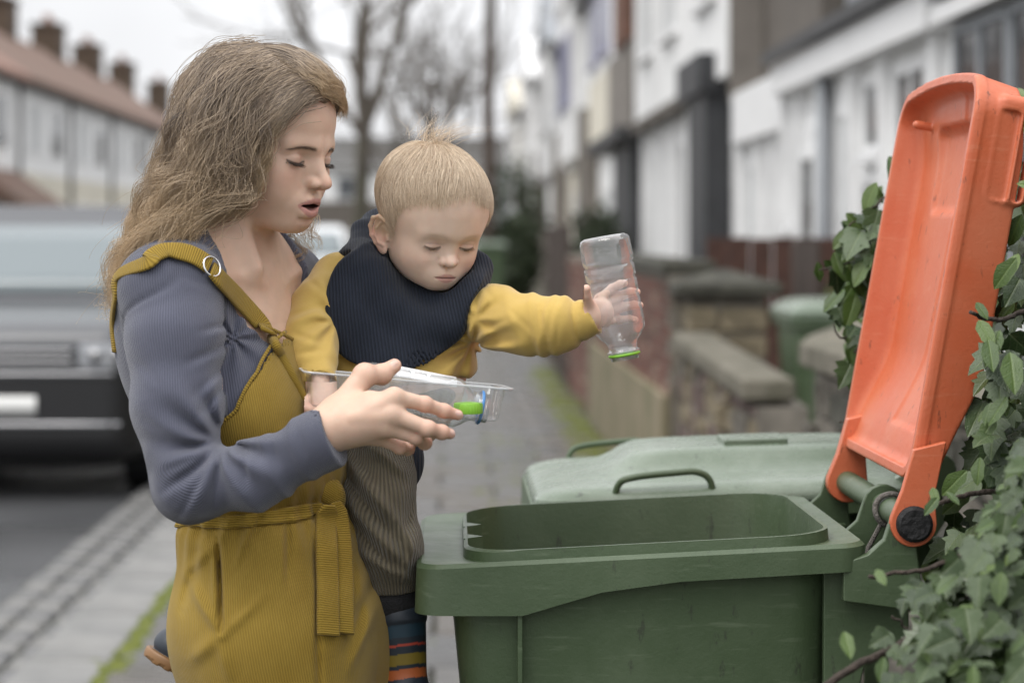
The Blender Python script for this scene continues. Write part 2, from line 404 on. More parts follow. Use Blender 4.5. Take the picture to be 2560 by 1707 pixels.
# rubble stone wall, coping sloping
def rubble(name, label, x, y0, y1, h0, h1, group=None, seed=3, cop=True, dark=False):
    r = np.random.RandomState(seed); t = thing(name, label, 'wall', (x, (y0+y1)/2, 0), 0, group); yc = (y0+y1)/2
    b = MB(); b.prism([(.02, y0-yc, -.1), (.02, y1-yc, -.1), (.02, y1-yc, h1-.02), (.02, y0-yc, h0-.02)], (.19, 0, 0)); b.build('mortar_core', mortar, t)
    z = .0; i = 0; ms = st_ms if not dark else [dark_m, st_ms[1], dark_m]
    while z < max(h0, h1) - .05:
        hh = .075 + .055*r.rand(); y = y0
        while y < y1 - .04:
            ln = .10 + .16*r.rand(); ln = min(ln, y1 - y); top = h0 + (h1-h0)*((y + ln/2 - y0)/(y1-y0)) - .02
            z1 = min(z + hh, top)
            if z1 - z > .03 and ln > .04:
                me = brick_mesh('s', .08, ln - .016, z1 - z - .014, ms[r.randint(3)], .014, i, .012); o = bpy.data.objects.new('stone', me); link(o, t); o.location = (.040 + r.randn()*.008, y + ln/2 - yc, (z+z1)/2); i += 1
            y += ln
        z += hh
    if cop:
        n = 3
        for k in range(n):
            a, c = y0 + (y1-y0)*k/n + .006, y0 + (y1-y0)*(k+1)/n - .006; za, zc = h0 + (h1-h0)*k/n, h0 + (h1-h0)*(k+1)/n
            MB().prism([(-.035, a-yc, za), (-.035, c-yc, zc), (-.035, c-yc, zc+.085), (-.035, a-yc, za+.085)], (.20, 0, 0)).build('coping_stone', cop_m, t, bevel=.018)
    return t
rubble('stone_wall', 'low rubble stone wall with thick pale coping beside the pavement', 1.10, 8.3, 11.0, .80, .86)
def pier(name, label, x, y, w, h, ms, capm, group, courses=.13, capw=.06):
    t = thing(name, label, 'gate pier', (x, y, 0), 0, group); r = np.random.RandomState(int(y*10))
    MB().box((.02, .02, -.1), (w-.02, w-.02, h)).build('mortar_core', mortar, t)
    z = 0; k = 0
    while z < h - .02:
        hh = min(courses*(.85+.3*r.rand()), h - z); sp = .35 + .3*r.rand()
        for (a, b) in (((0, 0), (w*sp, w)), ((w*sp, 0), (w, w))):
            me = brick_mesh('s', b[0]-a[0]-.012, w - .004, hh - .014, ms[r.randint(len(ms))], .014, k, .008); o = bpy.data.objects.new('stone', me); link(o, t); o.location = ((a[0]+b[0])/2, w/2 + r.randn()*.006, z + hh/2); k += 1
        z += hh
    o = capw; V = [(-o, -o, h), (w+o, -o, h), (w+o, w+o, h), (-o, w+o, h), (-o, -o, h+.055), (w+o, -o, h+.055), (w+o, w+o, h+.055), (-o, w+o, h+.055), (w/2, w/2, h+.13)]
    MB().add(V, [[3,2,1,0],[0,1,5,4],[1,2,6,5],[2,3,7,6],[3,0,4,7],[4,5,8],[5,6,8],[6,7,8],[7,4,8]]).build('pier_cap', capm, t, bevel=.01)
    return t
pier('gate_pier', 'buff stone gate pier with dark pointed cap at the end of the stone wall', 1.16, 11.1, .40, 1.12, [st_ms[0], st_ms[0], st_ms[1]], dark_m, 'gate piers')
pier('gate_pier', 'dark damp stone gate pier nearest the orange lid', 1.20, 7.2, .26, 1.02, [dark_m, st_ms[1], dark_m], cop_m, 'gate piers', .11, .03)
rubble('stone_wall', 'dark damp rubble wall half hidden behind the ivy', 1.12, 4.2, 7.1, 1.0, 1.0, None, 8, True, True)
# farther walls, hedge and fences down the street
brick_wall('brick_wall', 'brown brick garden wall farther down the pavement beyond the red one', 1.10, 18.4, 21.4, 1.25)
wd = mat('dark_stained_timber', (.050, .034, .026), .85, 0, .3, 10, .4, 80, stretch=(1, 1, .15))
def fence(label, x, y0, y1, h, m, group, name='timber_fence'):
    t = thing(name, label, 'fence', (x, (y0+y1)/2, 0), 0, group); y = y0; yc = (y0+y1)/2
    while y < y1:
        MB().box((rw.uniform(0, .012), y-yc, 0), (.03, y-yc+.138, h + rw.uniform(-.02, .02))).build('plank', m, t); y += .145
    for z in (.3, h-.3): MB().box((.03, y0-yc, z), (.07, y1-yc, z+.08)).build('rail', m, t)
fence('dark timber fence dividing the front gardens behind the pier', 2.0, 12.4, 13.4, 1.38, wd, 'garden fences')
fence('dark brown timber fence along the far pavement', 1.12, 21.8, 27.0, 1.5, wd, 'garden fences')
t = thing('garden_gate', 'dark brown board fence crossing the front gardens under the white houses', 'fence', (1.60, 14.2, 0)); 
for i in range(22): MB().box((i*.14, 0, .9), (i*.14+.132, .025, 1.40 + rw.uniform(-.01, .01))).build('plank', mat('reddish_fence_board', (.075, .036, .026), .85, 0, .3, 12) if i == 0 else bpy.data.materials['reddish_fence_board'], t)
MB().box((0, .026, 0), (3.1, .10, .92)).build('brick_base', br_ms[1], t)
# ---------------------------------------------------------------- wheelie bins
def rrect(x0, x1, y0, y1, r, z, n=7, zs=0.0, sub=5):
    """rounded rectangle ring, counter-clockwise; z may slope along x"""
    pts = []
    cs = [(x1-r, y0+r, -math.pi/2), (x1-r, y1-r, 0), (x0+r, y1-r, math.pi/2), (x0+r, y0+r, math.pi)]
    for i, (cx, cy, a0) in enumerate(cs):
        for k in range(n): a = a0 + (math.pi/2)*k/(n-1); pts.append((cx + r*math.cos(a), cy + r*math.sin(a)))
        e = pts[-1]; nx = cs[(i+1) % 4]; a = nx[2]; s = (nx[0] + r*math.cos(a), nx[1] + r*math.sin(a))
        for k in range(1, sub): pts.append((e[0] + (s[0]-e[0])*k/sub, e[1] + (s[1]-e[1])*k/sub))
    return np.array([(x, y, z + zs*(x - x0)) for x, y in pts])
def loft(rings, cap0=False, cap1=False):
    n = len(rings[0]); V = np.vstack(rings); F = [list(map(int, f)) for f in grid_faces(len(rings), n, True)]
    if cap0: F.append(list(range(n))[::-1])
    if cap1: F.append([(len(rings)-1)*n + i for i in range(n)])
    return V, F
def finish(o, ang=35, bevel=0.0):
    bm = bmesh.new(); bm.from_mesh(o.data); bmesh.ops.recalc_face_normals(bm, faces=bm.faces); bm.to_mesh(o.data); bm.free()
    if bevel:
        m = o.modifiers.new('bevel', 'BEVEL'); m.width = bevel; m.segments = 2; m.limit_method = 'ANGLE'; m.angle_limit = math.radians(30); m.harden_normals = True
    else: o.data.set_sharp_from_angle(angle=math.radians(ang))
    return o
def plastic(name, col, scuff, rough=.42, scale=6.0, amount=.5, dirt=(.03, .03, .025)):
    m = bpy.data.materials.new(name); m.use_nodes = True; n, l, b = nodes_of(m)
    tc = n.new('ShaderNodeTexCoord')
    def noise(s, d, st=None):
        x = n.new('ShaderNodeTexNoise'); x.inputs['Scale'].default_value = s; x.inputs['Detail'].default_value = d; x.inputs['Roughness'].default_value = .62
        if st:
            mp = n.new('ShaderNodeMapping'); mp.inputs['Scale'].default_value = st; l.new(tc.outputs['Object'], mp.inputs[0]); l.new(mp.outputs[0], x.inputs['Vector'])
        else: l.new(tc.outputs['Object'], x.inputs['Vector'])
        return x.outputs['Fac']
    def ramp(src, p0, p1):
        r = n.new('ShaderNodeMapRange'); r.inputs['From Min'].default_value = p0; r.inputs['From Max'].default_value = p1; l.new(src, r.inputs['Value']); return r.outputs[0]
    def mixc(f, a, bb):
        x = n.new('ShaderNodeMix'); x.data_type = 'RGBA'
        l.new(f, x.inputs['Factor'])
        for s, v in (('A', a), ('B', bb)):
            if isinstance(v, tuple): x.inputs[s].default_value = (*v, 1)
            else: l.new(v, x.inputs[s])
        return x.outputs['Result']
    mm = n.new('ShaderNodeMath'); mm.operation = 'MULTIPLY'; l.new(ramp(noise(scale, 8), .42, .72), mm.inputs[0]); mm.inputs[1].default_value = amount
    c = mixc(mm.outputs[0], col, scuff)
    m2 = n.new('ShaderNodeMath'); m2.operation = 'MULTIPLY'; l.new(ramp(noise(70, 4, (1, 1, .35)), .63, .70), m2.inputs[0]); m2.inputs[1].default_value = .55
    c = mixc(m2.outputs[0], c, dirt)
    m3 = n.new('ShaderNodeMath'); m3.operation = 'MULTIPLY'; l.new(ramp(noise(38, 3, (.25, 1, 2.5)), .60, .72), m3.inputs[0]); m3.inputs[1].default_value = .35
    c = mixc(m3.outputs[0], c, scuff); l.new(c, b.inputs['Base Color'])
    rr = n.new('ShaderNodeMapRange'); rr.inputs['To Min'].default_value = rough-.12; rr.inputs['To Max'].default_value = rough+.18; l.new(noise(22, 6), rr.inputs['Value']); l.new(rr.outputs[0], b.inputs['Roughness'])
    bp = n.new('ShaderNodeBump'); bp.inputs['Strength'].default_value = .25; bp.inputs['Distance'].default_value = .002; l.new(noise(180, 4), bp.inputs['Height']); l.new(bp.outputs[0], b.inputs['Normal'])
    return m
green_p = plastic('green_bin_plastic', (.058, .090, .043), (.155, .195, .125), .42, 5.0, .38)
lid_p = plastic('pale_green_lid_plastic', (.130, .170, .118), (.29, .33, .275), .24, 7.0, .55)
orange_p = plastic('orange_lid_plastic', (.60, .135, .056), (.67, .25, .14), .36, 5.0, .55)
rubber = mat('black_rubber', (.012, .012, .013), .7, 0, .3, 30, .3, 120)
YN, YF = 2.75, 3.265
def bin_body(root, sx=1.0):
    """local frame: x from the front lip (0) to the hinge, y across, z up; returns parts under root"""
    W = YF - YN; zs = .052
    lipf = lambda x: np.interp(x, [-.06, .17, .235, .60], [.948, .948, .985, 1.006])
    R = []
    R.append(rrect(.135, .475, .055, W-.055, .05, .05)); R.append(rrect(.060, .497, .030, W-.030, .05, .72)); R.append(rrect(.040, .502, .024, W-.024, .05, .93)); R.append(rrect(.034, .505, .020, W-.020, .05, .975, zs=zs))
    r = rrect(.050, .506, .018, W-.018, .05, .985, zs=zs); R.append(r)
    o = mesh_np('shell', *loft(R, cap0=True), green_p, root); finish(o)
    # rim: skirt, top ledge, raised inner lip, inside
    a = rrect(.046, .508, .016, W-.016, .05, 0); a[:, 2] = lipf(a[:, 0]) + .010
    b = rrect(-.008, .545, .000, W, .035, 0); b[:, 2] = lipf(b[:, 0])
    c = rrect(-.006, .546, .000, W, .035, 0); c[:, 2] = 1.0035 + .052*c[:, 0]
    c2 = rrect(.000, .541, .005, W-.005, .033, 0); c2[:, 2] = 1.0085 + .052*c2[:, 0]
    d = rrect(.052, .512, .024, W-.024, .075, 0); d[:, 2] = 1.004 + .052*d[:, 0]
    e = rrect(.053, .511, .025, W-.025, .075, 0); e[:, 2] = 1.0185 + .052*e[:, 0] - .003*smoothstep(.12, .10, e[:, 0])
    g = rrect(.058, .506, .030, W-.030, .072, 0); g[:, 2] = 1.0185 + .052*g[:, 0]
    hh = rrect(.062, .502, .034, W-.034, .07, 0); hh[:, 2] = .98 + .052*hh[:, 0]
    k = rrect(.150, .460, .075, W-.075, .05, .10)
    o = mesh_np('rim', *loft([a, b, c, c2, d, e, g, hh, k], cap1=True), green_p, root); finish(o)
    # teeth at the front of the opening
    for yy in (.19, .31): MB().prism([(.053, yy-.025, 1.000), (.078, yy, 1.000), (.053, yy+.025, 1.000)], (0, 0, .020)).build('notch_tooth', green_p, root)
    # vertical ribs and comb pocket on the near side
    for x in (): MB().prism([(x-.010, .0285, .30), (x+.010, .0285, .30), (x+.010, .021, .962), (x-.010, .021, .962)], (0, -.0012, 0)).build('side_rib', green_p, root, bevel=.0010)
    MB().box((.118, .006, .865), (.124, .030, .965)).build('comb_rib', green_p, root, bevel=.001)
    # rear wheel bracket
    MB().prism([(.495, .03, .60), (.53, .03, .60), (.53, .03, .82), (.545, .03, .88), (.60, .03, .92), (.60, .03, 1.0), (.495, .03, 1.0)], (0, .014, 0)).build('rear_bracket', green_p, root, bevel=.002)
    MB().prism([(.495, W-.044, .60), (.53, W-.044, .60), (.53, W-.044, .82), (.545, W-.044, .88), (.60, W-.044, .92), (.60, W-.044, 1.0), (.495, W-.044, 1.0)], (0, .014, 0)).build('rear_bracket', green_p, root, bevel=.002)
    for y in (.0, W-.05):
        V, F = tube_mesh([(.50, y-.01, .10), (.50, y+.05, .10)], .10, 28); finish(mesh_np('wheel', V, F, rubber, root, True))
    V, F = tube_mesh([(.50, .0, .10), (.50, W, .10)], .012, 12); finish(mesh_np('axle', V, F, rubber, root, True))
    # hinge
    HX, HZ = .600, 1.060
    V, F = tube_mesh([(HX, .02, HZ), (HX, W-.02, HZ)], .0165, 20); finish(mesh_np('hinge_bar', V, F, green_p, root, True))
    for y in (.004, .190, W-.03):
        t = np.linspace(math.pi*.95, -math.pi*.45, 12); prof = [(.515, 1.012), (.545, 1.022), (.565, 1.040)] + [(HX + .027*math.cos(q), HZ + .027*math.sin(q)) for q in t] + [(.610, .985), (.59, .955), (.515, .965)]
        MB().prism([(x, y, z) for x, z in prof], (0, .012 if y != .004 else .016, 0)).build('hinge_lug', green_p, root, bevel=.002)
    return W, HX, HZ
BIN1 = np.array([(1052-CX)/FPX*YN, YN, 0.0])
bin1 = thing('wheelie_bin', 'green wheelie bin standing open with its orange lid thrown back', 'wheelie bin', BIN1, 0.0, 'wheelie bins on the pavement')
BW, HX, HZ = bin_body(bin1)
# orange lid: local s along the lid (up), w across, n outwards (away from the opening)
LT = np.array([.0855, 0, .475]); LT = LT/np.linalg.norm(LT); LN = np.array([LT[2], 0, -LT[0]]); LB = np.array([.602, .018, 1.112])
def lid_sdf(q):                                                   # q = (s, w, n)
    Lg, Wd = .500, BW-.036; s, w, n = q[:, 0], q[:, 1], q[:, 2]
    arch = f32(.030)*(1 - ((w - Wd/2)/(Wd/2))**2)                 # bowed top edge
    c = np.stack([s - f32(Lg/2) - arch*smoothstep(.3, .49, s)*.5, w - f32(Wd/2), n - f32(.026)], 1)
    def rb(hs, hw, hn, r):
        a = np.abs(c) - A3(hs-r, hw-r, hn); o = np.sqrt(np.maximum(a[:, 0], 0)**2 + np.maximum(a[:, 1], 0)**2) + np.minimum(np.maximum(a[:, 0], a[:, 1]), 0) - f32(r)
        return np.sqrt(np.maximum(o, 0)**2 + np.maximum(a[:, 2], 0)**2) + np.minimum(np.maximum(o, a[:, 2]), 0)
    tp = n*f32(.16)                                               # walls draw in towards the back
    dep = f32(.030) + f32(.034)*smoothstep(.0, .16, s) - f32(.014)*smoothstep(.40, .5, s)       # depth of the dish
    c[:, 2] = n - dep/2
    def rb(hs, hw, extra, r):
        a = np.abs(c[:, :2]) - A3(hs-r, hw-r); o = np.sqrt((np.maximum(a, 0)**2).sum(1)) + np.minimum(a.max(1), 0) - f32(r) + tp
        b_ = np.abs(c[:, 2]) - dep/2 - f32(extra)
        return np.sqrt(np.maximum(o, 0)**2 + np.maximum(b_, 0)**2) + np.minimum(np.maximum(o, b_), 0)
    outer = rb(Lg/2, Wd/2, 0, .045) - f32(.002)
    a2 = np.abs(c[:, :2]) - A3(Lg/2-.045, Wd/2-.045); o2 = np.sqrt((np.maximum(a2, 0)**2).sum(1)) + np.minimum(a2.max(1), 0) - f32(.045)
    step = f32(.0035)*smoothstep(.004, -.004, w - f32(.255) + s*f32(.12))*smoothstep(.05, .06, s)            # shallow moulded step
    inner = smax(o2 + f32(.011) + tp*1.6, n - (dep - f32(.026)) - step, .012)
    d = smax(outer, -inner, .004)
    rim = np.maximum(np.abs(o2 + f32(.0045)) - f32(.0062), np.abs(n - f32(.001)) - f32(.0065)); d = smin(d, rim, .004)
    pk = s_box(q, (.398, .200, .024), (.062, .165, .021), .018); d = smax(d, -pk, .005)                       # recess near the top edge
    for a_ in (.070, .085, .120): d = smin(d, s_box(q, (.432, a_, .048), (.022, .003, .008), .002), .002)
    d = smin(d, s_cap(q, (.462, .400, .006), (.462, .400, .040), .006), .004)
    # grab handle on the outside near corner
    hd = s_box(q, (.418, .016, .050), (.068, .016, .028), .012); hd = smax(hd, -s_box(q, (.410, .014, .064), (.054, .060, .0070), .006), .002); hd = smax(hd, -s_box(q, (.410, .000, .040), (.056, .011, .013), .006), .002)
    return smin(d, hd, .004)
V, F = sdf_mesh(lid_sdf, (-.02, -.02, -.02), (.54, BW, .105), .0030, 1)
Rl = np.stack([LT, [0, 1, 0], LN], 1); V = V @ Rl.T + LB
lid = mesh_np('lid', V, F, orange_p, bin1, True, None); lid['label'] = 'open orange lid with grab handle'
for y0 in (.000, BW-.056):
    a = np.linspace(0.0, -math.pi-.25, 14)
    prof = [(.600, 1.150), (.640, 1.160), (.626, 1.095)] + [(HX + .0285*math.cos(t), HZ + .0285*math.sin(t)) for t in a] + [(.586, 1.10)]
    o = MB().prism([(x, y0, z) for x, z in prof], (0, .013 if y0 == 0 else .022, 0)).build('lid_arm', orange_p, lid, bevel=.002)
V, F = tube_mesh([(HX, -.010, HZ), (HX, -.0065, HZ), (HX, .002, HZ)], [.018, .022, .022], 28); finish(mesh_np('hinge_cap', V, F, rubber, lid, True))
# twine round the hinge bar
twine = mat('grey_twine', (.16, .145, .13), .9, 0, .3, 200, .5, 400)
a = np.linspace(0, 4*math.pi, 60); pts = [(HX + .021*math.cos(t), .135 + .010*t/12 + .002*math.sin(3*t), HZ + .021*math.sin(t)) for t in a]
pts += [(HX - .012, .150, HZ - .02), (HX - .028, .150, HZ - .05), (HX - .034, .146, HZ - .085)]
V, F = tube_mesh(np.array(pts) + BIN1, .0032, 8); tw = mesh_np('twine', V - np.array([BIN1[0]+HX, BIN1[1]+.14, HZ]), F, twine, None, True); tw.location = BIN1 + np.array([HX, .14, HZ]); tag(tw, 'loop of grey twine tied round the hinge bar of the open bin', 'twine')

# second bin, lid shut
BIN2 = np.array([.125, 3.36, 0.0])
bin2 = thing('wheelie_bin', 'green wheelie bin with pale closed lid behind the open one', 'wheelie bin', BIN2, 0.0, 'wheelie bins on the pavement')
bin_body(bin2)
W2 = YF - YN
def lid2(root):
    def ring(x0, x1, y0, y1, r, z, hump=0.0):
        a = rrect(x0, x1, y0, y1, r, 0); u = np.clip(a[:, 0]/.6, 0, 1); a[:, 2] = z + .036*a[:, 0] + hump*np.sin(u*math.pi)**.6; return a
    R = [ring(-.002, .560, -.004, W2+.004, .05, 1.004), ring(-.004, .562, -.006, W2+.006, .05, 1.014), ring(.012, .556, .010, W2-.010, .06, 1.027, .003), ring(.040, .550, .040, W2-.040, .06, 1.030, .004),
         ring(.120, .545, .110, W2-.110, .05, 1.033, .006), ring(.150, .540, .135, W2-.135, .045, 1.060, .008), ring(.170, .535, .150, W2-.150, .04, 1.065, .010)]
    o = mesh_np('lid', *loft(R, cap1=True), lid_p, root); finish(o, 60); o['label'] = 'pale green weathered lid, shut'
    m = o.modifiers.new('sub', 'SUBSURF'); m.levels = 1; m.render_levels = 1
    MB().prism([(.30, .170, 1.080), (.40, .170, 1.083), (.40, .270, 1.083), (.30, .270, 1.080)], (0, 0, .012)).build('maker_plate', lid_p, o, bevel=.003)
    for y, x in ((.012, .115), (W2-.015, .070)):
        yy = y; s = 1 if y < .2 else -1
        V, F = tube_mesh(spline([(x, yy, 1.005), (x+.008, yy - .006*s, 1.040), (x+.03, yy - .010*s, 1.051), (x+.09, yy - .010*s, 1.058), (x+.125, yy - .008*s, 1.059), (x+.145, yy - .004*s, 1.045), (x+.150, yy, 1.010)], 40), .0052, 10); mesh_np('lid_handle', V, F, green_p, o, True)
    for y in (.03, W2-.05): MB().prism([(.53, y, 1.04), (.60, y, 1.085), (.625, y, 1.075), (.615, y, 1.045), (.55, y, 1.03)], (0, .02, 0)).build('lid_arm', lid_p, o, bevel=.002)
lid2(bin2)
# ---------------------------------------------------------------- houses
white_r = mat('white_render', (.82, .82, .815), .8, 0, .10, 2.5, .15, 40)
white_p = mat('white_paint', (.80, .80, .80), .5, 0, .05, 5)
grey_r = mat('grey_blue_render', (.30, .315, .335), .8, 0, .10, 2, .15, 40)
brown_r = mat('grey_brown_pebbledash', (.205, .185, .165), .9, 0, .12, 3, .4, 60)
brown_d = mat('brown_pebbledash_dark', (.125, .110, .095), .9, 0, .12, 3, .4, 60)
cream_r = mat('cream_house_render', (.68, .64, .54), .85, 0, .10, 2, .15, 40)
slate = mat('dark_slate', (.045, .045, .047), .6, 0, .3, 6, .4, 40)
red_tile = mat('red_clay_tile', (.185, .105, .078), .85, 0, .35, 2.0, .4, 30, col2=(.145, .105, .080))
pale_red = mat('pale_red_tile', (.27, .16, .125), .85, 0, .3, 2.0, .4, 30)
dk_brick = mat('black_painted_brick', (.030, .031, .034), .55, 0, .3, 6)
rb_brick = mat('red_brown_brick', (.135, .062, .038), .9, 0, .3, 6, .3, 50)
chim_m = mat('sooty_chimney_brick', (.075, .052, .036), .9, 0, .35, 3, .3, 40)
glass_m = mat('window_glass', (.03, .035, .04), .06, 0, spec=.8)
net_m = mat('net_curtain', (.55, .56, .56), .9, 0, .15, 12)
blue_f = mat('lilac_grey_frame', (.33, .33, .45), .6)
def window(t, face, a0, a1, z0, z1, frame=white_p, split=2, depth=.10, curtain=False, axis='x'):
    """opening in a wall whose outer face is x = face (looking to -x) or y = face (looking to -y)"""
    fw = .055
    def bx(o, i, lo, hi): return ((o, lo[0], lo[1]), (i, hi[0], hi[1])) if axis == 'x' else ((lo[0], o, lo[1]), (hi[0], i, hi[1]))
    b = MB()
    for lo, hi in (((a0, z0), (a0+fw, z1)), ((a1-fw, z0), (a1, z1)), ((a0+fw, z0), (a1-fw, z0+fw)), ((a0+fw, z1-fw), (a1-fw, z1))): b.box(*bx(face-.030, face+.05, lo, hi))
    for k in range(1, split): c = a0 + (a1-a0)*k/split; b.box(*bx(face-.028, face+.048, (c-.03, z0+fw), (c+.03, z1-fw)))
    w = b.build('window', frame, t)
    MB().box(*bx(face-.012, face+.01, (a0+fw*.9, z0+fw*.9), (a1-fw*.9, z1-fw*.9))).build('pane', net_m if curtain else glass_m, w)
    MB().box(*bx(face-.09, face+.02, (a0-.06, z0-.07), (a1+.06, z0-.002))).build('sill', frame, w); return w
def wallbox(t, name, m, x0, x1, y0, y1, z0, z1): return MB().box((x0, y0, z0), (x1, y1, z1)).build(name, m, t)
def roof(t, y0, y1, xe, ze, xr, zr, m, name='roof', gable=True):
    V = [(xe-.25, y0, ze-.12), (xe-.25, y1, ze-.12), (xr, y1, zr), (xr, y0, zr), (2*xr-xe+.25, y0, ze-.12), (2*xr-xe+.25, y1, ze-.12)]
    return MB().add(V + [(v[0], v[1], v[2]-.14) for v in V], [[0,1,2,3],[3,2,5,4],[6,9,8,7],[9,10,11,8],[0,6,7,1],[4,5,11,10],[0,3,9,6],[3,4,10,9],[1,7,8,2],[2,8,11,5]]).build(name, m, t)
def chimney(par, x, y, z0, z1, w=.9, d=.7, m=chim_m):
    c = MB().box((x-d/2, y-w/2, z0), (x+d/2, y+w/2, z1)).box((x-d/2-.06, y-w/2-.06, z1-.16), (x+d/2+.06, y+w/2+.06, z1-.02)).build('chimney', m, par)
    for k in (-1, 0, 1):
        V, F = tube_mesh([(x, y+k*w*.3, z1-.03), (x, y+k*w*.3, z1+.32)], [.13, .10], 10); mesh_np('chimney_pot', V, F, pale_red, c, True)
    return c
TG = 'terraced houses on the right of the street'
# nearest: grey boarded house at the right edge
h = thing('terraced_house', 'grey house with boarded front and wide bay window at the right edge', 'house', (0, 0, 0), 0, TG)
wallbox(h, 'wall', grey_r, 3.1, 8, 8.0, 12.45, 0, 6); wallbox(h, 'bay', white_r, 2.72, 3.1, 8.4, 12.3, 0, 1.15)
for k in range(3): wallbox(h, 'cornice', white_p if k != 1 else grey_r, 2.62-.03*k, 3.1, 8.3, 12.4, 2.56+.13*k, 2.66+.13*k)
for a, b in ((8.45, 9.7), (9.75, 11.0), (11.05, 12.25)): window(h, 2.74, a, b, 1.18, 2.54, grey_r, 2)
wallbox(h, 'bay_lining', net_m, 2.95, 3.08, 8.5, 12.2, 1.15, 2.56); roof(h, 8, 12.45, 3.1, 6, 5.5, 8.2, slate)
# white house with slate lean-to
h = thing('terraced_house', 'white house with dark slate lean-to roof over its ground floor bay', 'house', (0, 0, 0), 0, TG)
wallbox(h, 'wall', grey_r, 3.25, 8, 12.5, 18.65, 2.8, 6); wallbox(h, 'ground_floor', white_r, 2.78, 8, 12.5, 18.65, 0, 2.80)
MB().prism([(2.55, 12.5, 2.80), (3.26, 12.5, 3.12), (3.26, 12.5, 3.20), (2.55, 12.5, 2.90)], (0, 6.15, 0)).build('lean_to_roof', slate, h); wallbox(h, 'fascia', white_p, 2.62, 2.80, 12.55, 18.6, 2.56, 2.80)
window(h, 2.78, 13.15, 14.05, 1.75, 2.45, white_p, 2); window(h, 2.78, 14.5, 15.1, 1.95, 2.45, white_p, 1); window(h, 2.78, 15.6, 16.2, .5, 2.3, white_p, 1, curtain=True); window(h, 2.78, 17.9, 18.4, 1.5, 2.3, white_p, 1)
d = wallbox(h, 'door', white_p, 2.74, 2.80, 16.85, 17.75, .02, 2.25); window(h, 2.74, 16.95, 17.65, .25, 2.05, white_p, 1)
V, F = tube_mesh([(2.70, 16.45, 0), (2.70, 16.45, 2.75)], .05, 10); mesh_np('drain_pipe', V, F, grey_r, h, True)
window(h, 3.25, 13.5, 15.0, 3.7, 5.0, white_p, 2); window(h, 3.25, 16.3, 17.6, 3.7, 5.0, white_p, 2); roof(h, 12.5, 18.65, 3.25, 6, 5.6, 8.4, slate)
for a in (12.7, 14.25, 15.35, 16.5, 17.8, 18.5): wallbox(h, 'pilaster', white_p, 2.70, 2.785, a, a+.14, 0, 2.56)
window(h, 2.78, 12.95, 14.1, .6, 1.6, white_p, 2, curtain=True); window(h, 2.78, 14.5, 15.2, .6, 1.8, white_p, 1)
# white porch house
h = thing('terraced_house', 'narrow white fronted house with tall porch windows under a pebbledashed upper wall', 'house', (0, 0, 0), 0, TG)
wallbox(h, 'wall', white_r, 2.86, 8, 18.7, 22.0, 0, 2.78); wallbox(h, 'upper_wall', brown_d, 3.05, 8, 18.7, 22.0, 2.78, 6)
for a, b in ((18.9, 19.5), (19.9, 20.4), (20.8, 21.8)): window(h, 2.86, a, b, .35, 2.1, white_p, 1, curtain=(a > 20.5))
wallbox(h, 'fascia', white_p, 2.72, 2.90, 18.72, 21.98, 2.30, 2.78); roof(h, 18.7, 22.0, 3.05, 6, 5.5, 8.4, slate)
for a in (18.75, 19.62, 20.55, 21.85): wallbox(h, 'pilaster', white_p, 2.76, 2.865, a, a+.13, 0, 2.30)
# big white house
h = thing('terraced_house', 'tall white rendered house with jutting upper storey and black painted pier', 'house', (0, 0, 0), 0, TG)
wallbox(h, 'upper_wall', white_r, 2.72, 8, 22.05, 33.6, 3.02, 6.8); wallbox(h, 'side_wall', brown_r, 2.70, 3.02, 22.02, 22.05, 2.72, 6.8); wallbox(h, 'side_wall', brown_d, 3.02, 3.6, 22.02, 22.05, 2.72, 6.8)
wallbox(h, 'wall', white_r, 2.90, 8, 22.05, 33.6, 0, 3.02); wallbox(h, 'ledge', brown_d, 2.66, 2.9, 25.2, 33.6, 2.92, 3.06)
wallbox(h, 'pier', dk_brick, 2.62, 2.89, 23.4, 25.1, 0, 3.02); wallbox(h, 'pier_corbel', dk_brick, 2.54, 2.90, 23.3, 25.6, 2.9, 3.30)
for a, b in ((25.6, 26.7), (27.6, 28.8), (29.6, 30.7), (31.6, 32.8)): window(h, 2.90, a, b, .5, 2.6, white_p, 2, curtain=a > 28)
for a in (25.3, 27.0, 29.1, 31.0, 33.2): wallbox(h, 'pilaster', white_p, 2.80, 2.905, a, a+.25, 0, 2.92)
for a in (23.2, 27.2, 30.6): window(h, 2.72, a, a+1.8, 3.9, 5.1, white_p, 2, curtain=True)
wallbox(h, 'arch_trim', grey_r, 2.69, 2.73, 22.1, 33.5, 5.2, 5.32); roof(h, 22.05, 33.6, 2.72, 6.8, 5.4, 9.0, slate)
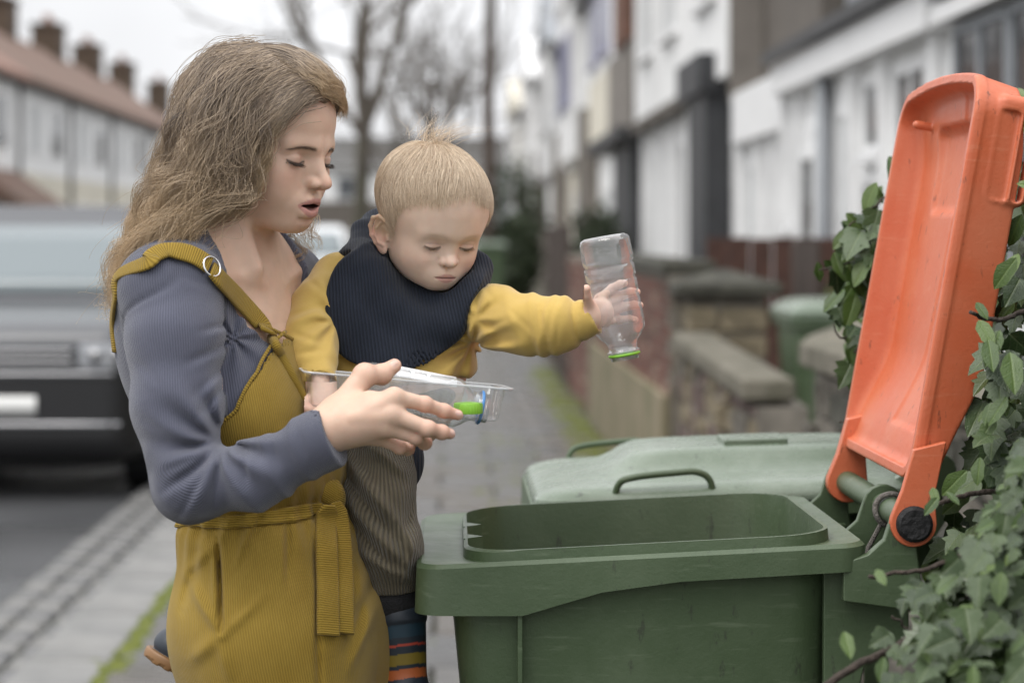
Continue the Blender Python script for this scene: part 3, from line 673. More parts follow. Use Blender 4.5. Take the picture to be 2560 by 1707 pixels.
# brown and cream house
h = thing('terraced_house', 'cream and brown house with brick stack and dark recessed doorway', 'house', (0, 0, 0), 0, TG)
wallbox(h, 'wall', white_r, 2.95, 8, 33.65, 45.4, 0, 3.0); wallbox(h, 'doorway', dk_brick, 2.70, 2.94, 34.2, 37.8, 0, 2.85); wallbox(h, 'porch_roof', slate, 2.45, 3.0, 33.7, 41, 2.85, 3.05)
wallbox(h, 'brick_stack', rb_brick, 2.60, 3.0, 33.7, 36.4, 4.35, 7.4); wallbox(h, 'upper_wall', brown_r, 2.66, 3.05, 33.7, 38.6, 3.05, 4.35); wallbox(h, 'upper_panel', cream_r, 2.74, 3.1, 38.65, 45.4, 3.05, 4.4); wallbox(h, 'upper_bay', white_r, 2.76, 3.2, 36.5, 45.4, 4.4, 6.3)
window(h, 2.74, 39.5, 41.6, 4.7, 5.9, blue_f, 2); window(h, 2.74, 42.6, 44.6, 4.7, 5.9, blue_f, 2); window(h, 2.95, 41.3, 44.6, .8, 2.3, white_p, 3, curtain=True); wallbox(h, 'core', brown_r, 3.05, 8, 33.65, 45.4, 3.0, 6.3); roof(h, 33.65, 45.4, 2.9, 6.3, 5.4, 8.8, slate)
far = [(45.5, 57, white_r, cream_r, 'white gabled house beyond the cream one with lilac framed windows', blue_f), (57.1, 70, grey_r, white_r, 'pale grey house midway along the far terrace', white_p), (70.1, 86, white_r, white_r, 'white bay fronted house near the far end of the terrace', white_p), (86.1, 112, cream_r, white_r, 'last pale house of the right hand terrace, against the sky', white_p)]
for y0, y1, up, lo, lab, fr in far:
    h = thing('terraced_house', lab, 'house', (0, 0, 0), 0, TG); m_ = (y0+y1)/2; s = (y1-y0)/12
    wallbox(h, 'wall', lo, 2.95, 8, y0, y1, 0, 3.05); wallbox(h, 'upper_wall', up, 2.85, 8, y0, y1, 3.05, 6.4); wallbox(h, 'bay', white_r, 2.55, 2.9, m_-3*s, m_+3*s, 3.1, 6.6); wallbox(h, 'side_pier', brown_r, 2.6, 2.95, y0+.1, y0+1.4*s, 0, 4.0)
    MB().add([(2.45, m_-3.3*s, 6.6), (2.45, m_+3.3*s, 6.6), (2.45, m_, 8.3), (5, m_-3.3*s, 6.6), (5, m_+3.3*s, 6.6), (5, m_, 8.3)], [[0,2,1],[3,4,5],[0,1,4,3],[1,2,5,4],[2,0,3,5]]).build('gable', up, h)
    for k in (-1, 0, 1): window(h, 2.55, m_+k*1.9*s-.8*s, m_+k*1.9*s+.8*s, 4.3, 5.9, fr, 2)
    for k in (-1, .6): window(h, 2.95, m_+k*3*s-1.2*s, m_+k*3*s+1.2*s, .8, 2.4, white_p, 2, curtain=True)
    rf = roof(h, y0, y1, 2.85, 6.4, 5.6, 8.9, slate); chimney(rf, 5.6, y0+.6, 8.2, 9.9, 1.3, .8)
# terrace across the road
LG = 'terraced houses across the road'
specs = [(50.5, 58.9, 'white house with pink tile porch at the left edge across the road', pale_red), (59.0, 66.8, 'second pale house across the road, with cream ground floor', red_tile), (66.9, 74.8, 'third white house across the road, nearer the tree', red_tile), (74.9, 84, 'fourth white house across the road, largely behind the hair', red_tile), (84.1, 98, 'farthest house of the terrace across the road', red_tile)]
for k, (y0, y1, lab, rm) in enumerate(specs):
    h = thing('terraced_house', lab, 'house', (0, 0, 0), 0, LG); X = -11.3
    wallbox(h, 'wall', white_r, X-6.4, X, y0, y1, 3.1, 5.75); wallbox(h, 'ground_floor', cream_r if k else white_r, X-6.4, X, y0, y1, 0, 3.1)
    V = [(X+.35, y0, 5.55), (X+.35, y1, 5.55), (X-3.2, y1, 8.0), (X-3.2, y0, 8.0), (X-6.8, y0, 5.55), (X-6.8, y1, 5.55)]
    rf = MB().add(V + [(v[0], v[1], v[2]-.16) for v in V], [[0,3,2,1],[3,4,5,2],[6,7,8,9],[9,8,11,10],[0,1,7,6],[4,10,11,5],[0,6,9,3],[3,9,10,4],[1,2,8,7],[2,5,11,8]]).build('roof', rm, h)
    chimney(rf, X-3.2, (y0+y1)/2 + 17.5 + .8*k - (0 if k else 0), 7.3, 9.0, 1.35, 1.0)
    MB().box((X-.02, y0+.02, 5.35), (X+.30, y1-.02, 5.5)).build('gutter', slate, h)
    V, F = tube_mesh([(X+.06, y1-.12, 0), (X+.06, y1-.12, 5.4)], .06, 8); mesh_np('drain_pipe', V, F, slate, h, True)
    for a in (.15, .58):
        for z0, z1 in ((3.6, 5.0), (.9, 2.4)):
            ya = y0 + (y1-y0)*a; fw = .06; b = MB()
            for lo, hi in (((ya, z0), (ya+fw, z1)), ((ya+1.9, z0), (ya+1.9+fw, z1)), ((ya+fw, z0), (ya+1.9, z0+fw)), ((ya+fw, z1-fw), (ya+1.9, z1)), ((ya+.95, z0+fw), (ya+1.0, z1-fw))): b.box((X-.03, lo[0], lo[1]), (X+.05, hi[0], hi[1]))
            w = b.build('window', white_p, h); MB().box((X-.01, ya+.05, z0+.05), (X+.025, ya+1.91, z1-.05)).build('pane', net_m if a < .3 else glass_m, w)
    if k == 0: MB().prism([(X, 53.0, 2.45), (X+1.3, 53.0, 2.05), (X+1.3, 53.0, 2.2), (X, 53.0, 3.1)], (0, 5.6, 0)).build('porch_roof', red_tile, h)
    d = wallbox(h, 'door', dk_brick if k % 2 else wd, X-.02, X+.03, y0+(y1-y0)*.45, y0+(y1-y0)*.45+.95, .05, 2.15)
# far garden walls across the road, and the building closing the street
for k in range(4):
    y0 = 46 + k*11; t = thing('garden_wall', ['low white garden wall across the road, left of the woman', 'low white garden wall across the road behind the hair', 'third low white wall across the road', 'farthest low white wall across the road'][k], 'wall', (-9.0, y0, 0), 0, 'garden walls across the road')
    MB().box((0, 0, -.1), (.2, 10.6, .85)).build('wall_face', white_r, t); MB().box((-.04, 0, .85), (.24, 10.6, .93)).build('coping', cop_m, t)
h = thing('street_end_building', 'long low building with dark roof closing the end of the street', 'building', (0, 0, 0))
wallbox(h, 'wall', white_r, -16, 2.2, 122, 130, 0, 5.2); wallbox(h, 'ground_band', brown_d, -16, 2.2, 121.9, 122, 1.6, 3.3)
MB().prism([(-17, 121.6, 5.0), (-17, 126, 6.9), (-17, 130.4, 5.0)], (20, 0, 0)).build('roof', mat('grey_felt_roof', (.085, .082, .078), .8, 0, .2, 1), h)
for k in range(6): window(h, 122, -14+k*2.6, -12.4+k*2.6, 3.5, 4.6, grey_r, 2, axis='y')
slab('opposite_pavement', -10.3, -8.2, 2, 300, -.01, slab_ms[0])
# ---------------------------------------------------------------- street trees, winter bare
bark = mat('mossy_bark', (.105, .100, .066), .95, 0, .35, 9, .7, 60, col2=(.070, .062, .050))
bark2 = mat('brown_bark', (.075, .055, .044), .95, 0, .35, 9, .7, 60)
twig_m = mat('brown_twigs', (.115, .098, .080), .95, 0, .3, 5)
def tree(label, x, y, h, r0, seed, m, spread=.55, levels=4, up=.35, bole=.30):
    rs = np.random.RandomState(seed); t = thing('street_tree', label, 'tree', (x, y, 0), 0, 'bare street trees'); tv, tf, bv, bf = [], [], [], []
    def add(pts, r, n, V, F):
        a, f = tube_mesh(pts, r, n, cap=False); o = len(V); V.extend(a.tolist()); F.extend([[i+o for i in q] for q in f])
    hb = h*bole; tr_ = np.array([(rs.randn()*.03, rs.randn()*.03, z) for z in np.linspace(-.1, hb, 6)]); tr_[0][:2] = 0; add(tr_, np.linspace(r0*1.2, r0*.85, 6), 12, tv, tf)
    def grow(p, d, ln, r, lv):
        n = 5; pts = [p]; q = p.copy(); dd = d.copy()
        for i in range(n): dd = dd + rs.randn(3)*.14 + np.array([0, 0, .06]); dd /= np.linalg.norm(dd); q = q + dd*ln/n; pts.append(q.copy())
        add(np.array(pts), np.linspace(r, r*.55, n+1), 6 if lv < 2 else (4 if lv < 3 else 3), bv, bf)
        if lv >= levels: return
        k = 3 if lv < 2 else 4
        for i in range(k):
            a = pts[rs.randint(2, n+1)]; e = dd + rs.randn(3)*spread*1.1; e[2] += up*rs.rand(); e /= np.linalg.norm(e); grow(a, e, ln*(.55+.25*rs.rand()), r*.52, lv+1)
    for i in range(5):
        an = 6.28*i/5 + rs.rand(); d = np.array([math.cos(an)*spread, math.sin(an)*spread, 1.0]); d /= np.linalg.norm(d); grow(tr_[-1-(i % 2)], d, h*.30*(.8+.4*rs.rand()), r0*.55, 1)
    grow(tr_[-1], np.array([.05, 0, 1.0]), h*.4, r0*.75, 1)
    mesh_np('trunk', np.array(tv), tf, m, t, True); mesh_np('crown', np.array(bv), bf, twig_m, t, True)
tree('bare mossy street tree rising between the woman and the toddler', -1.20, 30, 9.0, .105, 4, bark)
tree('slender bare brown tree beside the far garden walls', .78, 46, 11, .125, 9, bark2, .30, 4, .35, .62)
tree('bare brown tree behind the toddler, in the middle of the street end', -.55, 62, 9.5, .14, 21, twig_m, .7)
tree('dense bare tree at the far end of the street', -1.7, 80, 9, .14, 33, twig_m, .7)
# evergreen shrubs in the far gardens
leaf_dk = mat('dark_shrub_leaf', (.030, .045, .018), .6, 0, .4, 20)
def shrub(label, x, y, rx, rz, n, seed, z0=0.0, s=.09, m=leaf_dk):
    r = np.random.RandomState(seed); t = thing('garden_shrub', label, 'shrub', (x, y, z0), 0, 'evergreen garden shrubs'); a = r.randn(n, 3); a /= np.linalg.norm(a, axis=1)[:, None]; p = a*(.55 + .5*r.rand(n, 1))*np.array([rx, rx, rz]) + np.array([0, 0, rz])
    e1 = r.randn(n, 3); e1 /= np.linalg.norm(e1, axis=1)[:, None]; e2 = np.cross(e1, r.randn(n, 3)); e2 /= np.linalg.norm(e2, axis=1)[:, None]
    V = np.stack([p - e1*s, p + e2*s*.5, p + e1*s, p - e2*s*.5], 1).reshape(-1, 3); mesh_np('foliage', V, np.arange(n*4).reshape(-1, 4), m, t, False)
    V, F = tube_mesh([(0, 0, -.05), (0, 0, rz*1.2)], [.05, .02], 6); mesh_np('stem', V, F, bark, t, True)
shrub('dark evergreen bush behind the slender tree', 1.25, 46, .55, .95, 1600, 1); shrub('small dark bush in a far front garden', 2.1, 33, .5, .95, 900, 2); shrub('tall dark shrub far down the right pavement', 1.35, 52, .9, 1.6, 2000, 3)
shrub('low green shrub behind the pointed gate pier', 2.15, 12.0, .25, .62, 700, 4, 0, .05, mat('fresh_shrub_leaf', (.10, .13, .04), .6, 0, .3, 30))
# green bins farther away
for nm, lab, x, y, sc_ in (('wheelie_bin', 'distant green wheelie bin down the pavement behind the toddler', .40, 40.0, 1.20), ('wheelie_bin', 'pale lidded green bin in the front garden behind the walls', 1.46, 9.6, 1.04)):
    t = thing(nm, lab, 'wheelie bin', (x, y, 0), 0, 'wheelie bins on the pavement'); R = [rrect(.06, .40, .06, .50, .04, .02), rrect(.0, .46, .0, .56, .05, .98), rrect(-.02, .48, -.02, .58, .05, .985), rrect(-.02, .48, -.02, .58, .05, 1.02)]
    o = mesh_np('shell', *loft(R, cap0=True), green_p, t); finish(o); R = [rrect(-.03, .49, -.03, .59, .05, 1.02), rrect(-.03, .49, -.03, .59, .05, 1.045), rrect(.02, .45, .03, .53, .06, 1.085), rrect(.08, .40, .10, .46, .05, 1.095)]
    o = mesh_np('lid', *loft(R, cap0=True, cap1=True), lid_p, t); finish(o); t.scale = (sc_, sc_, sc_)

# ---------------------------------------------------------------- parked cars
paint_s = mat('grey_metallic_paint', (.070, .072, .078), .35, .3, coat=.6); paint_w = mat('white_paint_car', (.66, .67, .68), .25, 0, coat=1.0)
blk = mat('black_trim', (.014, .014, .015), .45); chrome_c = mat('car_chrome', (.35, .35, .36), .3, 1.0); screen = mat('windscreen_glass', (.16, .19, .20), .08, 0, spec=.6); lamp_m = mat('headlamp_glass', (.42, .43, .45), .12, .3); plate_m = mat('number_plate', (.75, .75, .73), .5)
def make_car(label, x, y, paint):
    """nose towards -y, nose at y"""
    t = thing('parked_car', label, 'car', (x, y, -.115), 0, 'cars parked along the kerb')
    def body(p):
        a = np.abs(p[:, 0]); q = p.copy(); q[:, 0] = a
        tap = f32(.10)*smoothstep(.55, .0, p[:, 1]) + f32(.08)*smoothstep(3.9, 4.5, p[:, 1]); q[:, 0] = a + tap
        low = s_box(q, (0, 2.25, .62), (.915, 2.24, .40), .16)
        hood = p[:, 2] - np.interp(p[:, 1], [-.2, .0, .12, .5, 1.15, 1.3, 5], [.82, .92, 1.000, 1.065, 1.130, 1.25, 1.25]).astype(f32); low2 = smax(s_box(q, (0, 2.25, .75), (.915, 2.24, .53), .16), hood, .06)
        d = smin(low, low2, .05)
        tx = a + np.clip(p[:, 2] - .98, 0, 1)*f32(.30); cab = np.stack([tx, p[:, 1], p[:, 2]], 1); fr = np.interp(p[:, 2], [.9, 1.13, 1.70], [.85, 1.10, 1.95]).astype(f32); bk = np.interp(p[:, 2], [.9, 1.05, 1.72], [4.5, 4.45, 4.05]).astype(f32)
        c = smax(smax(s_box(cab, (0, 2.7, 1.30), (.885, 2.2, .425), .10), fr - p[:, 1], .05), p[:, 1] - bk, .08); d = smin(d, c, .03)
        for yc in (.86, 3.55):
            w = np.sqrt((p[:, 1]-f32(yc))**2 + (p[:, 2]-f32(.33))**2) - f32(.375); d = smax(d, -np.maximum(w, f32(.62) - a), .02)
        return d
    V, F = sdf_mesh(body, (-1.0, -.1, .1), (1.0, 4.6, 1.78), .022, 1); C = V[F].mean(1); ax_ = np.abs(C[:, 0]); front = C[:, 1] < .55
    reg = np.zeros(len(F), int); reg[(C[:, 2] < .745 + .02*ax_) & front & (C[:, 2] > .2)] = 1; reg[C[:, 2] < .30] = 1; reg[(ax_ < .47) & (C[:, 2] > .765) & (C[:, 2] < .890) & front] = 2; reg[(ax_ > .50) & (ax_ < .84) & (C[:, 2] > .770) & (C[:, 2] < .895 + .04*(ax_-.5)) & front & (C[:, 1] < .42)] = 3
    def sub(k, name, m, parent):
        f = F[reg == k]; u, inv = np.unique(f, return_inverse=True); return mesh_np(name, V[u], inv.reshape(-1, 4), m, parent, True)
    sub(0, 'body', paint, t); bumper = sub(1, 'bumper', blk, t); g = sub(2, 'grille', blk, t)
    for s in (-1, 1):
        k = 3; f = (reg == 3) & (C[:, 0]*s > 0); fi = F[f]; u, inv = np.unique(fi, return_inverse=True); mesh_np('headlight', V[u], inv.reshape(-1, 4), lamp_m, t, True)
    yf = lambda x, z: (lambda ys: ys[int(np.argmax(body(np.stack([np.full(400, x), ys, np.full(400, z)], 1).astype(f32)) < 0))])(np.linspace(-.1, 1.5, 400))
    def strip(x0, x1, z0, z1, name, m, parent, off=.010, n=14):
        xs = np.linspace(x0, x1, n); V_ = np.array([(x_, yf(x_, (z0+z1)/2) - off + dy, z_) for x_ in xs for (dy, z_) in ((.03, z0), (0, z0), (0, z1), (.03, z1))]); return mesh_np(name, V_, grid_faces(n, 4), m, parent, False)
    for z in (.790, .850): strip(-.46, .46, z, z+.022, 'grille_bar', chrome_c, g)
    strip(-.74, .74, .42, .45, 'lower_trim', chrome_c, bumper); strip(-.80, .80, .715, .74, 'chrome_strip', chrome_c, bumper); strip(-.26, .26, .49, .60, 'number_plate', plate_m, bumper, .016)
    for s in (-1, 1):
        for xx in (.60, .73): V_, F_ = tube_mesh([(s*xx, yf(s*xx, .835)-.012, .835), (s*xx, yf(s*xx, .835)+.02, .835)], .042, 14); mesh_np('headlamp_lens', V_, F_, chrome_c, t, True)
    for s in (-1, 1):
        m = MB().box((s*.93 if s > 0 else s*1.12, 1.32, 1.03), (s*1.12 if s > 0 else s*.93, 1.45, 1.17)).build('wing_mirror', paint, t, bevel=.04, seg=3)
        for yc in (.86, 3.55):
            V, F = tube_mesh([(s*.68, yc, .335), (s*.90, yc, .335)], .335, 28); w = mesh_np('wheel', V, F, rubber, t, True); finish(w); V, F = tube_mesh([(s*.89, yc, .335), (s*.915, yc, .335)], [.225, .20], 20); mesh_np('rim', V, F, chrome_c, w, True)
    # glass
    ws = [(x_, z_) for x_, z_ in ((-.76, 1.09), (.76, 1.09), (.62, 1.56), (-.62, 1.56))]
    V = []
    for u in np.linspace(0, 1, 9):
        for v in np.linspace(0, 1, 5):
            xx = (-.76 + 1.52*u)*(1-v) + (-.61 + 1.22*u)*v; z = 1.17 + .42*v; ys = np.linspace(.6, 2.6, 500); f = body(np.stack([np.full(500, xx), ys, np.full(500, z)], 1).astype(f32)); V.append((xx, ys[int(np.argmax(f < 0))] - .012, z))
    o = mesh_np('windscreen', np.array(V), grid_faces(9, 5), screen, t, True); o.modifiers.new('t', 'SOLIDIFY').thickness = .01
    for s in (-1, 1):
        V = []
        for yy, z in ((1.55, 1.18), (3.95, 1.18), (3.75, 1.54), (2.05, 1.54)):
            xs = np.linspace(1.2, .3, 300); f = body(np.stack([xs, np.full(300, yy), np.full(300, z)], 1).astype(f32)); V.append((s*(xs[int(np.argmax(f < 0))] + .008), yy, z))
        MB().prism(V, (-s*.02, 0, 0)).build('side_window', screen, t)
    return t
make_car('grey family car parked by the kerb, nose towards us', -2.66, 13.05, paint_s)
make_car('white car parked farther up the road behind the woman\'s face', -2.75, 41.0, paint_w)
# ---------------------------------------------------------------- ivy and privet by the bins
def leaf_mat(name, c, c2, rough=.32, vein=(.16, .20, .10)):
    m = bpy.data.materials.new(name); m.use_nodes = True; n, l, b = nodes_of(m)
    uv = n.new('ShaderNodeUVMap'); sp = n.new('ShaderNodeSeparateXYZ'); l.new(uv.outputs[0], sp.inputs[0])
    def mt(op, a, b_=None):
        x = n.new('ShaderNodeMath'); x.operation = op
        for i, v in enumerate((a, b_)):
            if v is None: continue
            if isinstance(v, (int, float)): x.inputs[i].default_value = v
            else: l.new(v, x.inputs[i])
        return x.outputs[0]
    ax = mt('ABSOLUTE', sp.outputs['X']); mid = mt('SUBTRACT', 1.0, mt('MINIMUM', mt('MULTIPLY', ax, 26), 1.0))
    dg = mt('SUBTRACT', mt('MULTIPLY', sp.outputs['Y'], 1.0), mt('MULTIPLY', ax, .8)); sv = mt('POWER', mt('ABSOLUTE', mt('COSINE', mt('MULTIPLY', dg, 14.0))), 40.0)
    v = mt('MULTIPLY', mt('MAXIMUM', mid, mt('MULTIPLY', sv, .30)), .6)
    oi = n.new('ShaderNodeObjectInfo'); tc = n.new('ShaderNodeTexCoord'); nz = n.new('ShaderNodeTexNoise'); nz.inputs['Scale'].default_value = 30; nz.inputs['Detail'].default_value = 4; l.new(tc.outputs['Object'], nz.inputs['Vector'])
    at = n.new('ShaderNodeAttribute'); at.attribute_name = 'tone'
    f = mt('ADD', mt('MULTIPLY', nz.outputs['Fac'], .55), mt('MULTIPLY', mt('MAXIMUM', oi.outputs['Random'], at.outputs['Fac']), .5))
    r = n.new('ShaderNodeValToRGB'); r.color_ramp.elements[0].position = .25; r.color_ramp.elements[1].position = .85; r.color_ramp.elements[0].color = (*c, 1); r.color_ramp.elements[1].color = (*c2, 1); l.new(f, r.inputs[0])
    mx = n.new('ShaderNodeMix'); mx.data_type = 'RGBA'; l.new(v, mx.inputs['Factor']); l.new(r.outputs[0], mx.inputs['A']); mx.inputs['B'].default_value = (*vein, 1); l.new(mx.outputs['Result'], b.inputs['Base Color'])
    b.inputs['Roughness'].default_value = rough; b.inputs['Specular IOR Level'].default_value = .5
    bp = n.new('ShaderNodeBump'); bp.inputs['Strength'].default_value = .35; bp.inputs['Distance'].default_value = .003; l.new(mt('SUBTRACT', nz.outputs['Fac'], v), bp.inputs['Height']); l.new(bp.outputs[0], b.inputs['Normal'])
    b.inputs['Transmission Weight'].default_value = 0.0
    return m
ivy_m = leaf_mat('ivy_leaf', (.020, .040, .012), (.064, .102, .034), .27); privet_m = leaf_mat('privet_leaf', (.036, .074, .014), (.10, .155, .030), .34, (.14, .20, .06))
def leaf_outline(kind):
    if kind == 'ivy': half = [(.0, 0), (.16, -.07), (.36, -.02), (.47, .16), (.34, .30), (.44, .52), (.27, .56), (.16, .80), (0, 1.02)]
    else: half = [(0, 0), (.10, .08), (.20, .25), (.235, .45), (.20, .68), (.10, .88), (0, 1.0)]
    return half
def leaf_mesh(kind, seed, curl=.18):
    r = np.random.RandomState(seed); h = leaf_outline(kind); V, F, U = [], [], []
    for s in (1, -1):
        b = len(V)
        for x, y in h:
            mx_ = x*.5
            for xx in (0.0, mx_, x):
                z = .16*abs(xx) - curl*(y-.35)**2 + .05*math.sin(9*y + seed)*abs(xx)*2; V.append((s*xx*(1+.08*r.randn()*(xx > 0)), y, z)); U.append((s*xx, y))
        for i in range(len(h)-1):
            for k in (0, 1):
                q = [b+i*3+k, b+i*3+k+1, b+(i+1)*3+k+1, b+(i+1)*3+k]; F.append(q if s > 0 else q[::-1])
    V.append((0, 0, 0)); return np.array(V[:-1]), F, np.array(U)
def leaf_obj_mesh(kind, seed, m):
    V, F, U = leaf_mesh(kind, seed); o = mesh_np('leaf', V, F, m, None, True, None, U); me = o.data; bpy.data.objects.remove(o); return me
LM = {'ivy': [leaf_obj_mesh('ivy', i, ivy_m) for i in range(4)], 'privet': [leaf_obj_mesh('privet', i, privet_m) for i in range(3)]}
LR = {k: [leaf_mesh(k, i) for i in range(3)] for k in ('ivy', 'privet')}
rv = np.random.RandomState(17)
def frame_leaf(nrm, tip):
    z = np.array(nrm, float); z /= np.linalg.norm(z); y = np.array(tip, float); y = y - z*y.dot(z); y /= np.linalg.norm(y) + 1e-9; return np.stack([np.cross(y, z), y, z], 1)
def leaf_single(t, off, kind, pos, size, nrm, tip):
    R = frame_leaf(nrm, tip); M = Matrix([[R[i][0]*size, R[i][1]*size, R[i][2]*size, 0] for i in range(3)] + [[0, 0, 0, 1]]); o = bpy.data.objects.new('leaf', LM[kind][rv.randint(len(LM[kind]))]); link(o, t); M.translation = Vector(pos - off); o.matrix_local = M
def foliage(t, off, kind, pos, sizes, nrms, tips, m, name='foliage'):
    Vs, Fs, Us, Ts, n = [], [], [], [], 0
    for i in range(len(pos)):
        V, F, U = LR[kind][i % 3]; R = frame_leaf(nrms[i], tips[i]); Vs.append(V*sizes[i] @ R.T + pos[i] - off); Fs.append(np.array(F) + n); Us.append(U); Ts.append(np.full(len(V), rv.rand())); n += len(V)
    o = mesh_np(name, np.vstack(Vs), np.vstack(Fs), m, t, True, {'tone': np.concatenate(Ts)}, np.vstack(Us)); o['kind'] = 'stuff'; return o
stem_m = mat('woody_stem', (.060, .045, .036), .9, 0, .3, 60, .5, 200)
def stem(t, off, pts, r0, r1, name='stem'):
    p = spline(pts, 24); p += np.cumsum(rv.randn(*p.shape)*.0012, 0); V, F = tube_mesh(p - off, np.linspace(r0, r1, 24), 8); return mesh_np(name, V, F, stem_m, t, True)
def scatter(n, boxes, kind_size, face, droop=.6):
    pos, sz, nr, tp_ = [], [], [], []
    for i in range(n):
        lo, hi = boxes[rv.randint(len(boxes))]; p = np.array(lo) + (np.array(hi)-np.array(lo))*rv.rand(3); pos.append(p); sz.append(kind_size*(.65+.7*rv.rand())); nn = np.array(face) + rv.randn(3)*.55; nr.append(nn); tp_.append(np.array([rv.randn()*.6, rv.randn()*.4, -droop + rv.randn()*.5]))
    return pos, sz, nr, tp_
# dense ivy bank behind and right of the bins (over the wall): deep mass first, then single leaves on its face
IO = np.array([1.05, 3.4, 0.0]); ivy = thing('ivy_bank', 'dense dark ivy covering the wall behind the orange lid', 'ivy', IO)
def bank_face(z, y): return .735 + .06*math.sin(z*5+y*3) + .05*math.sin(y*9) + (.16 if z > .95 and y > 2.66 else 0)           # x of the hedge face
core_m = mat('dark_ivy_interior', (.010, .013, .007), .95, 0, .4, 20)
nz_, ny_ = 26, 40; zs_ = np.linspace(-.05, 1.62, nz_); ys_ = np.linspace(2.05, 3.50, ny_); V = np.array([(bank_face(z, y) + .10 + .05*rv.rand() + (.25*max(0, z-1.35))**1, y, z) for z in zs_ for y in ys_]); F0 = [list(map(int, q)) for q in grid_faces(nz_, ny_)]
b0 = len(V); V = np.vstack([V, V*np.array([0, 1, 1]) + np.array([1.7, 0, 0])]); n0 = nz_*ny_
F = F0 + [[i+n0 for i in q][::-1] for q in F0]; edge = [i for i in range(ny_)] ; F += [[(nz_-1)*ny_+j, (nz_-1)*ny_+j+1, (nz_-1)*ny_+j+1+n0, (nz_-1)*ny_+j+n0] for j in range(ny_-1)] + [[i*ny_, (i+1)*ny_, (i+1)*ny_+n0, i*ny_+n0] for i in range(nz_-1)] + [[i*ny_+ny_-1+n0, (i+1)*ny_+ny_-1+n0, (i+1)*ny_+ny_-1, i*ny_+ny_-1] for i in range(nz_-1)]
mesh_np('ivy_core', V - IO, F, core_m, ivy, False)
pos, sz, nr, tp_ = [], [], [], []
for i in range(2600):
    y, z = 2.1 + 1.42*rv.rand(), 1.68*rv.rand()**.8; x = bank_face(z, y) + .14 - .16*rv.rand() + .25*max(0, z-1.35); pos.append(np.array([x, y, z])); sz.append(.030 + .034*rv.rand()); nr.append(np.array([-1.0, -.55, .55]) + rv.randn(3)*.5); tp_.append(np.array([rv.randn()*.5, rv.randn()*.5, -.7]))
foliage(ivy, IO, 'ivy', pos, sz, nr, tp_, ivy_m)
pos, sz, nr, tp_ = [], [], [], []
for i in range(550):
    y, z = 2.1 + 1.4*rv.rand(), .5 + 1.2*rv.rand(); x = bank_face(z, y) + .10 - .18*rv.rand() + .25*max(0, z-1.35); pos.append(np.array([x, y, z])); sz.append(.028 + .026*rv.rand()); nr.append(np.array([-.8, -.5, .7]) + rv.randn(3)*.6); tp_.append(np.array([rv.randn()*.6, rv.randn()*.6, -.5 + .5*rv.randn()]))
foliage(ivy, IO, 'privet', pos, sz, nr, tp_, privet_m)
for i in range(560):                                                          # the largest leaves on its face, one by one
    px, py = rv.uniform(2300, 2560), rv.uniform(160, 1650); d = rv.uniform(2.62, 3.1); p = P(px, py, d)
    if px < np.interp(py, [180, 470, 870, 1090, 1280, 1400], [2570, 2565, 2490, 2430, 2380, 2300]): continue
    if p[0] < .60: continue
    leaf_single(ivy, IO, 'ivy' if rv.rand() < .7 else 'privet', p, .026 + .024*rv.rand(), np.array([-.5, -.8, .5]) + rv.randn(3)*.4, np.array([rv.randn()*.5, 0, -.8]))
# sprig of privet and ivy left of the orange lid
SO = P(2130, 720, 3.45); sp_ = thing('privet_sprig', 'leafy sprig of privet and ivy left of the orange lid', 'shrub', SO)
for px, py, s, k, nx in ((2222, 430, .050, 'privet', .1), (2205, 497, .042, 'privet', -.2), (2085, 655, .032, 'privet', .2), (2115, 560, .034, 'privet', .3), (2170, 560, .030, 'ivy', 0), (2150, 610, .048, 'ivy', -.3), (2195, 590, .040, 'ivy', .2), (2105, 620, .036, 'privet', 0), (2135, 665, .042, 'privet', .2), (2185, 650, .046, 'ivy', -.1), (2120, 700, .046, 'privet', .3), (2160, 720, .050, 'privet', -.2), (2200, 710, .044, 'ivy', .1), (2105, 745, .040, 'privet', .1), (2140, 770, .046, 'privet', -.1), (2180, 775, .040, 'ivy', 0), (2095, 790, .026, 'ivy', .2), (2120, 830, .024, 'privet', 0), (2150, 850, .028, 'ivy', -.2), (2190, 840, .030, 'privet', .1), (2120, 960, .034, 'ivy', 0), (2150, 900, .026, 'privet', 0), (2165, 690, .044, 'privet', 0), (2090, 700, .034, 'ivy', .2), (2170, 500, .030, 'privet', .4), (2060, 672, .026, 'privet', .3), (2125, 600, .034, 'privet', -.3), (2205, 760, .046, 'privet', .2), (2215, 640, .05, 'ivy', .1), (2225, 700, .05, 'privet', .1)):
    for q in range(2):
        leaf_single(sp_, SO, k, P(px + rv.randn()*10*q, py - s*800 + rv.randn()*14*q, 3.40 + .12*rv.rand()), s*1.25, np.array([nx, -1.0, .45]) + rv.randn(3)*.3, np.array([nx*1.5 + rv.randn()*.35, .1, -1.0]))
stem(sp_, SO, [P(2260, 470, 3.5), P(2190, 505, 3.46), P(2130, 545, 3.44), P(2105, 575, 3.43)], .0022, .0012); stem(sp_, SO, [P(2260, 600, 3.52), P(2180, 640, 3.46), P(2110, 650, 3.44), P(2060, 665, 3.43)], .003, .0012)
stem(sp_, SO, [P(2250, 700, 3.52), P(2170, 760, 3.46), P(2130, 800, 3.44), P(2115, 835, 3.43), P(2095, 800, 3.43)], .003, .0012); stem(sp_, SO, [P(2240, 780, 3.5), P(2190, 830, 3.45), P(2140, 880, 3.44)], .003, .0018); stem(sp_, SO, [P(2240, 1040, 3.42), P(2150, 1045, 3.40), P(2085, 1048, 3.40)], .0018, .0012)
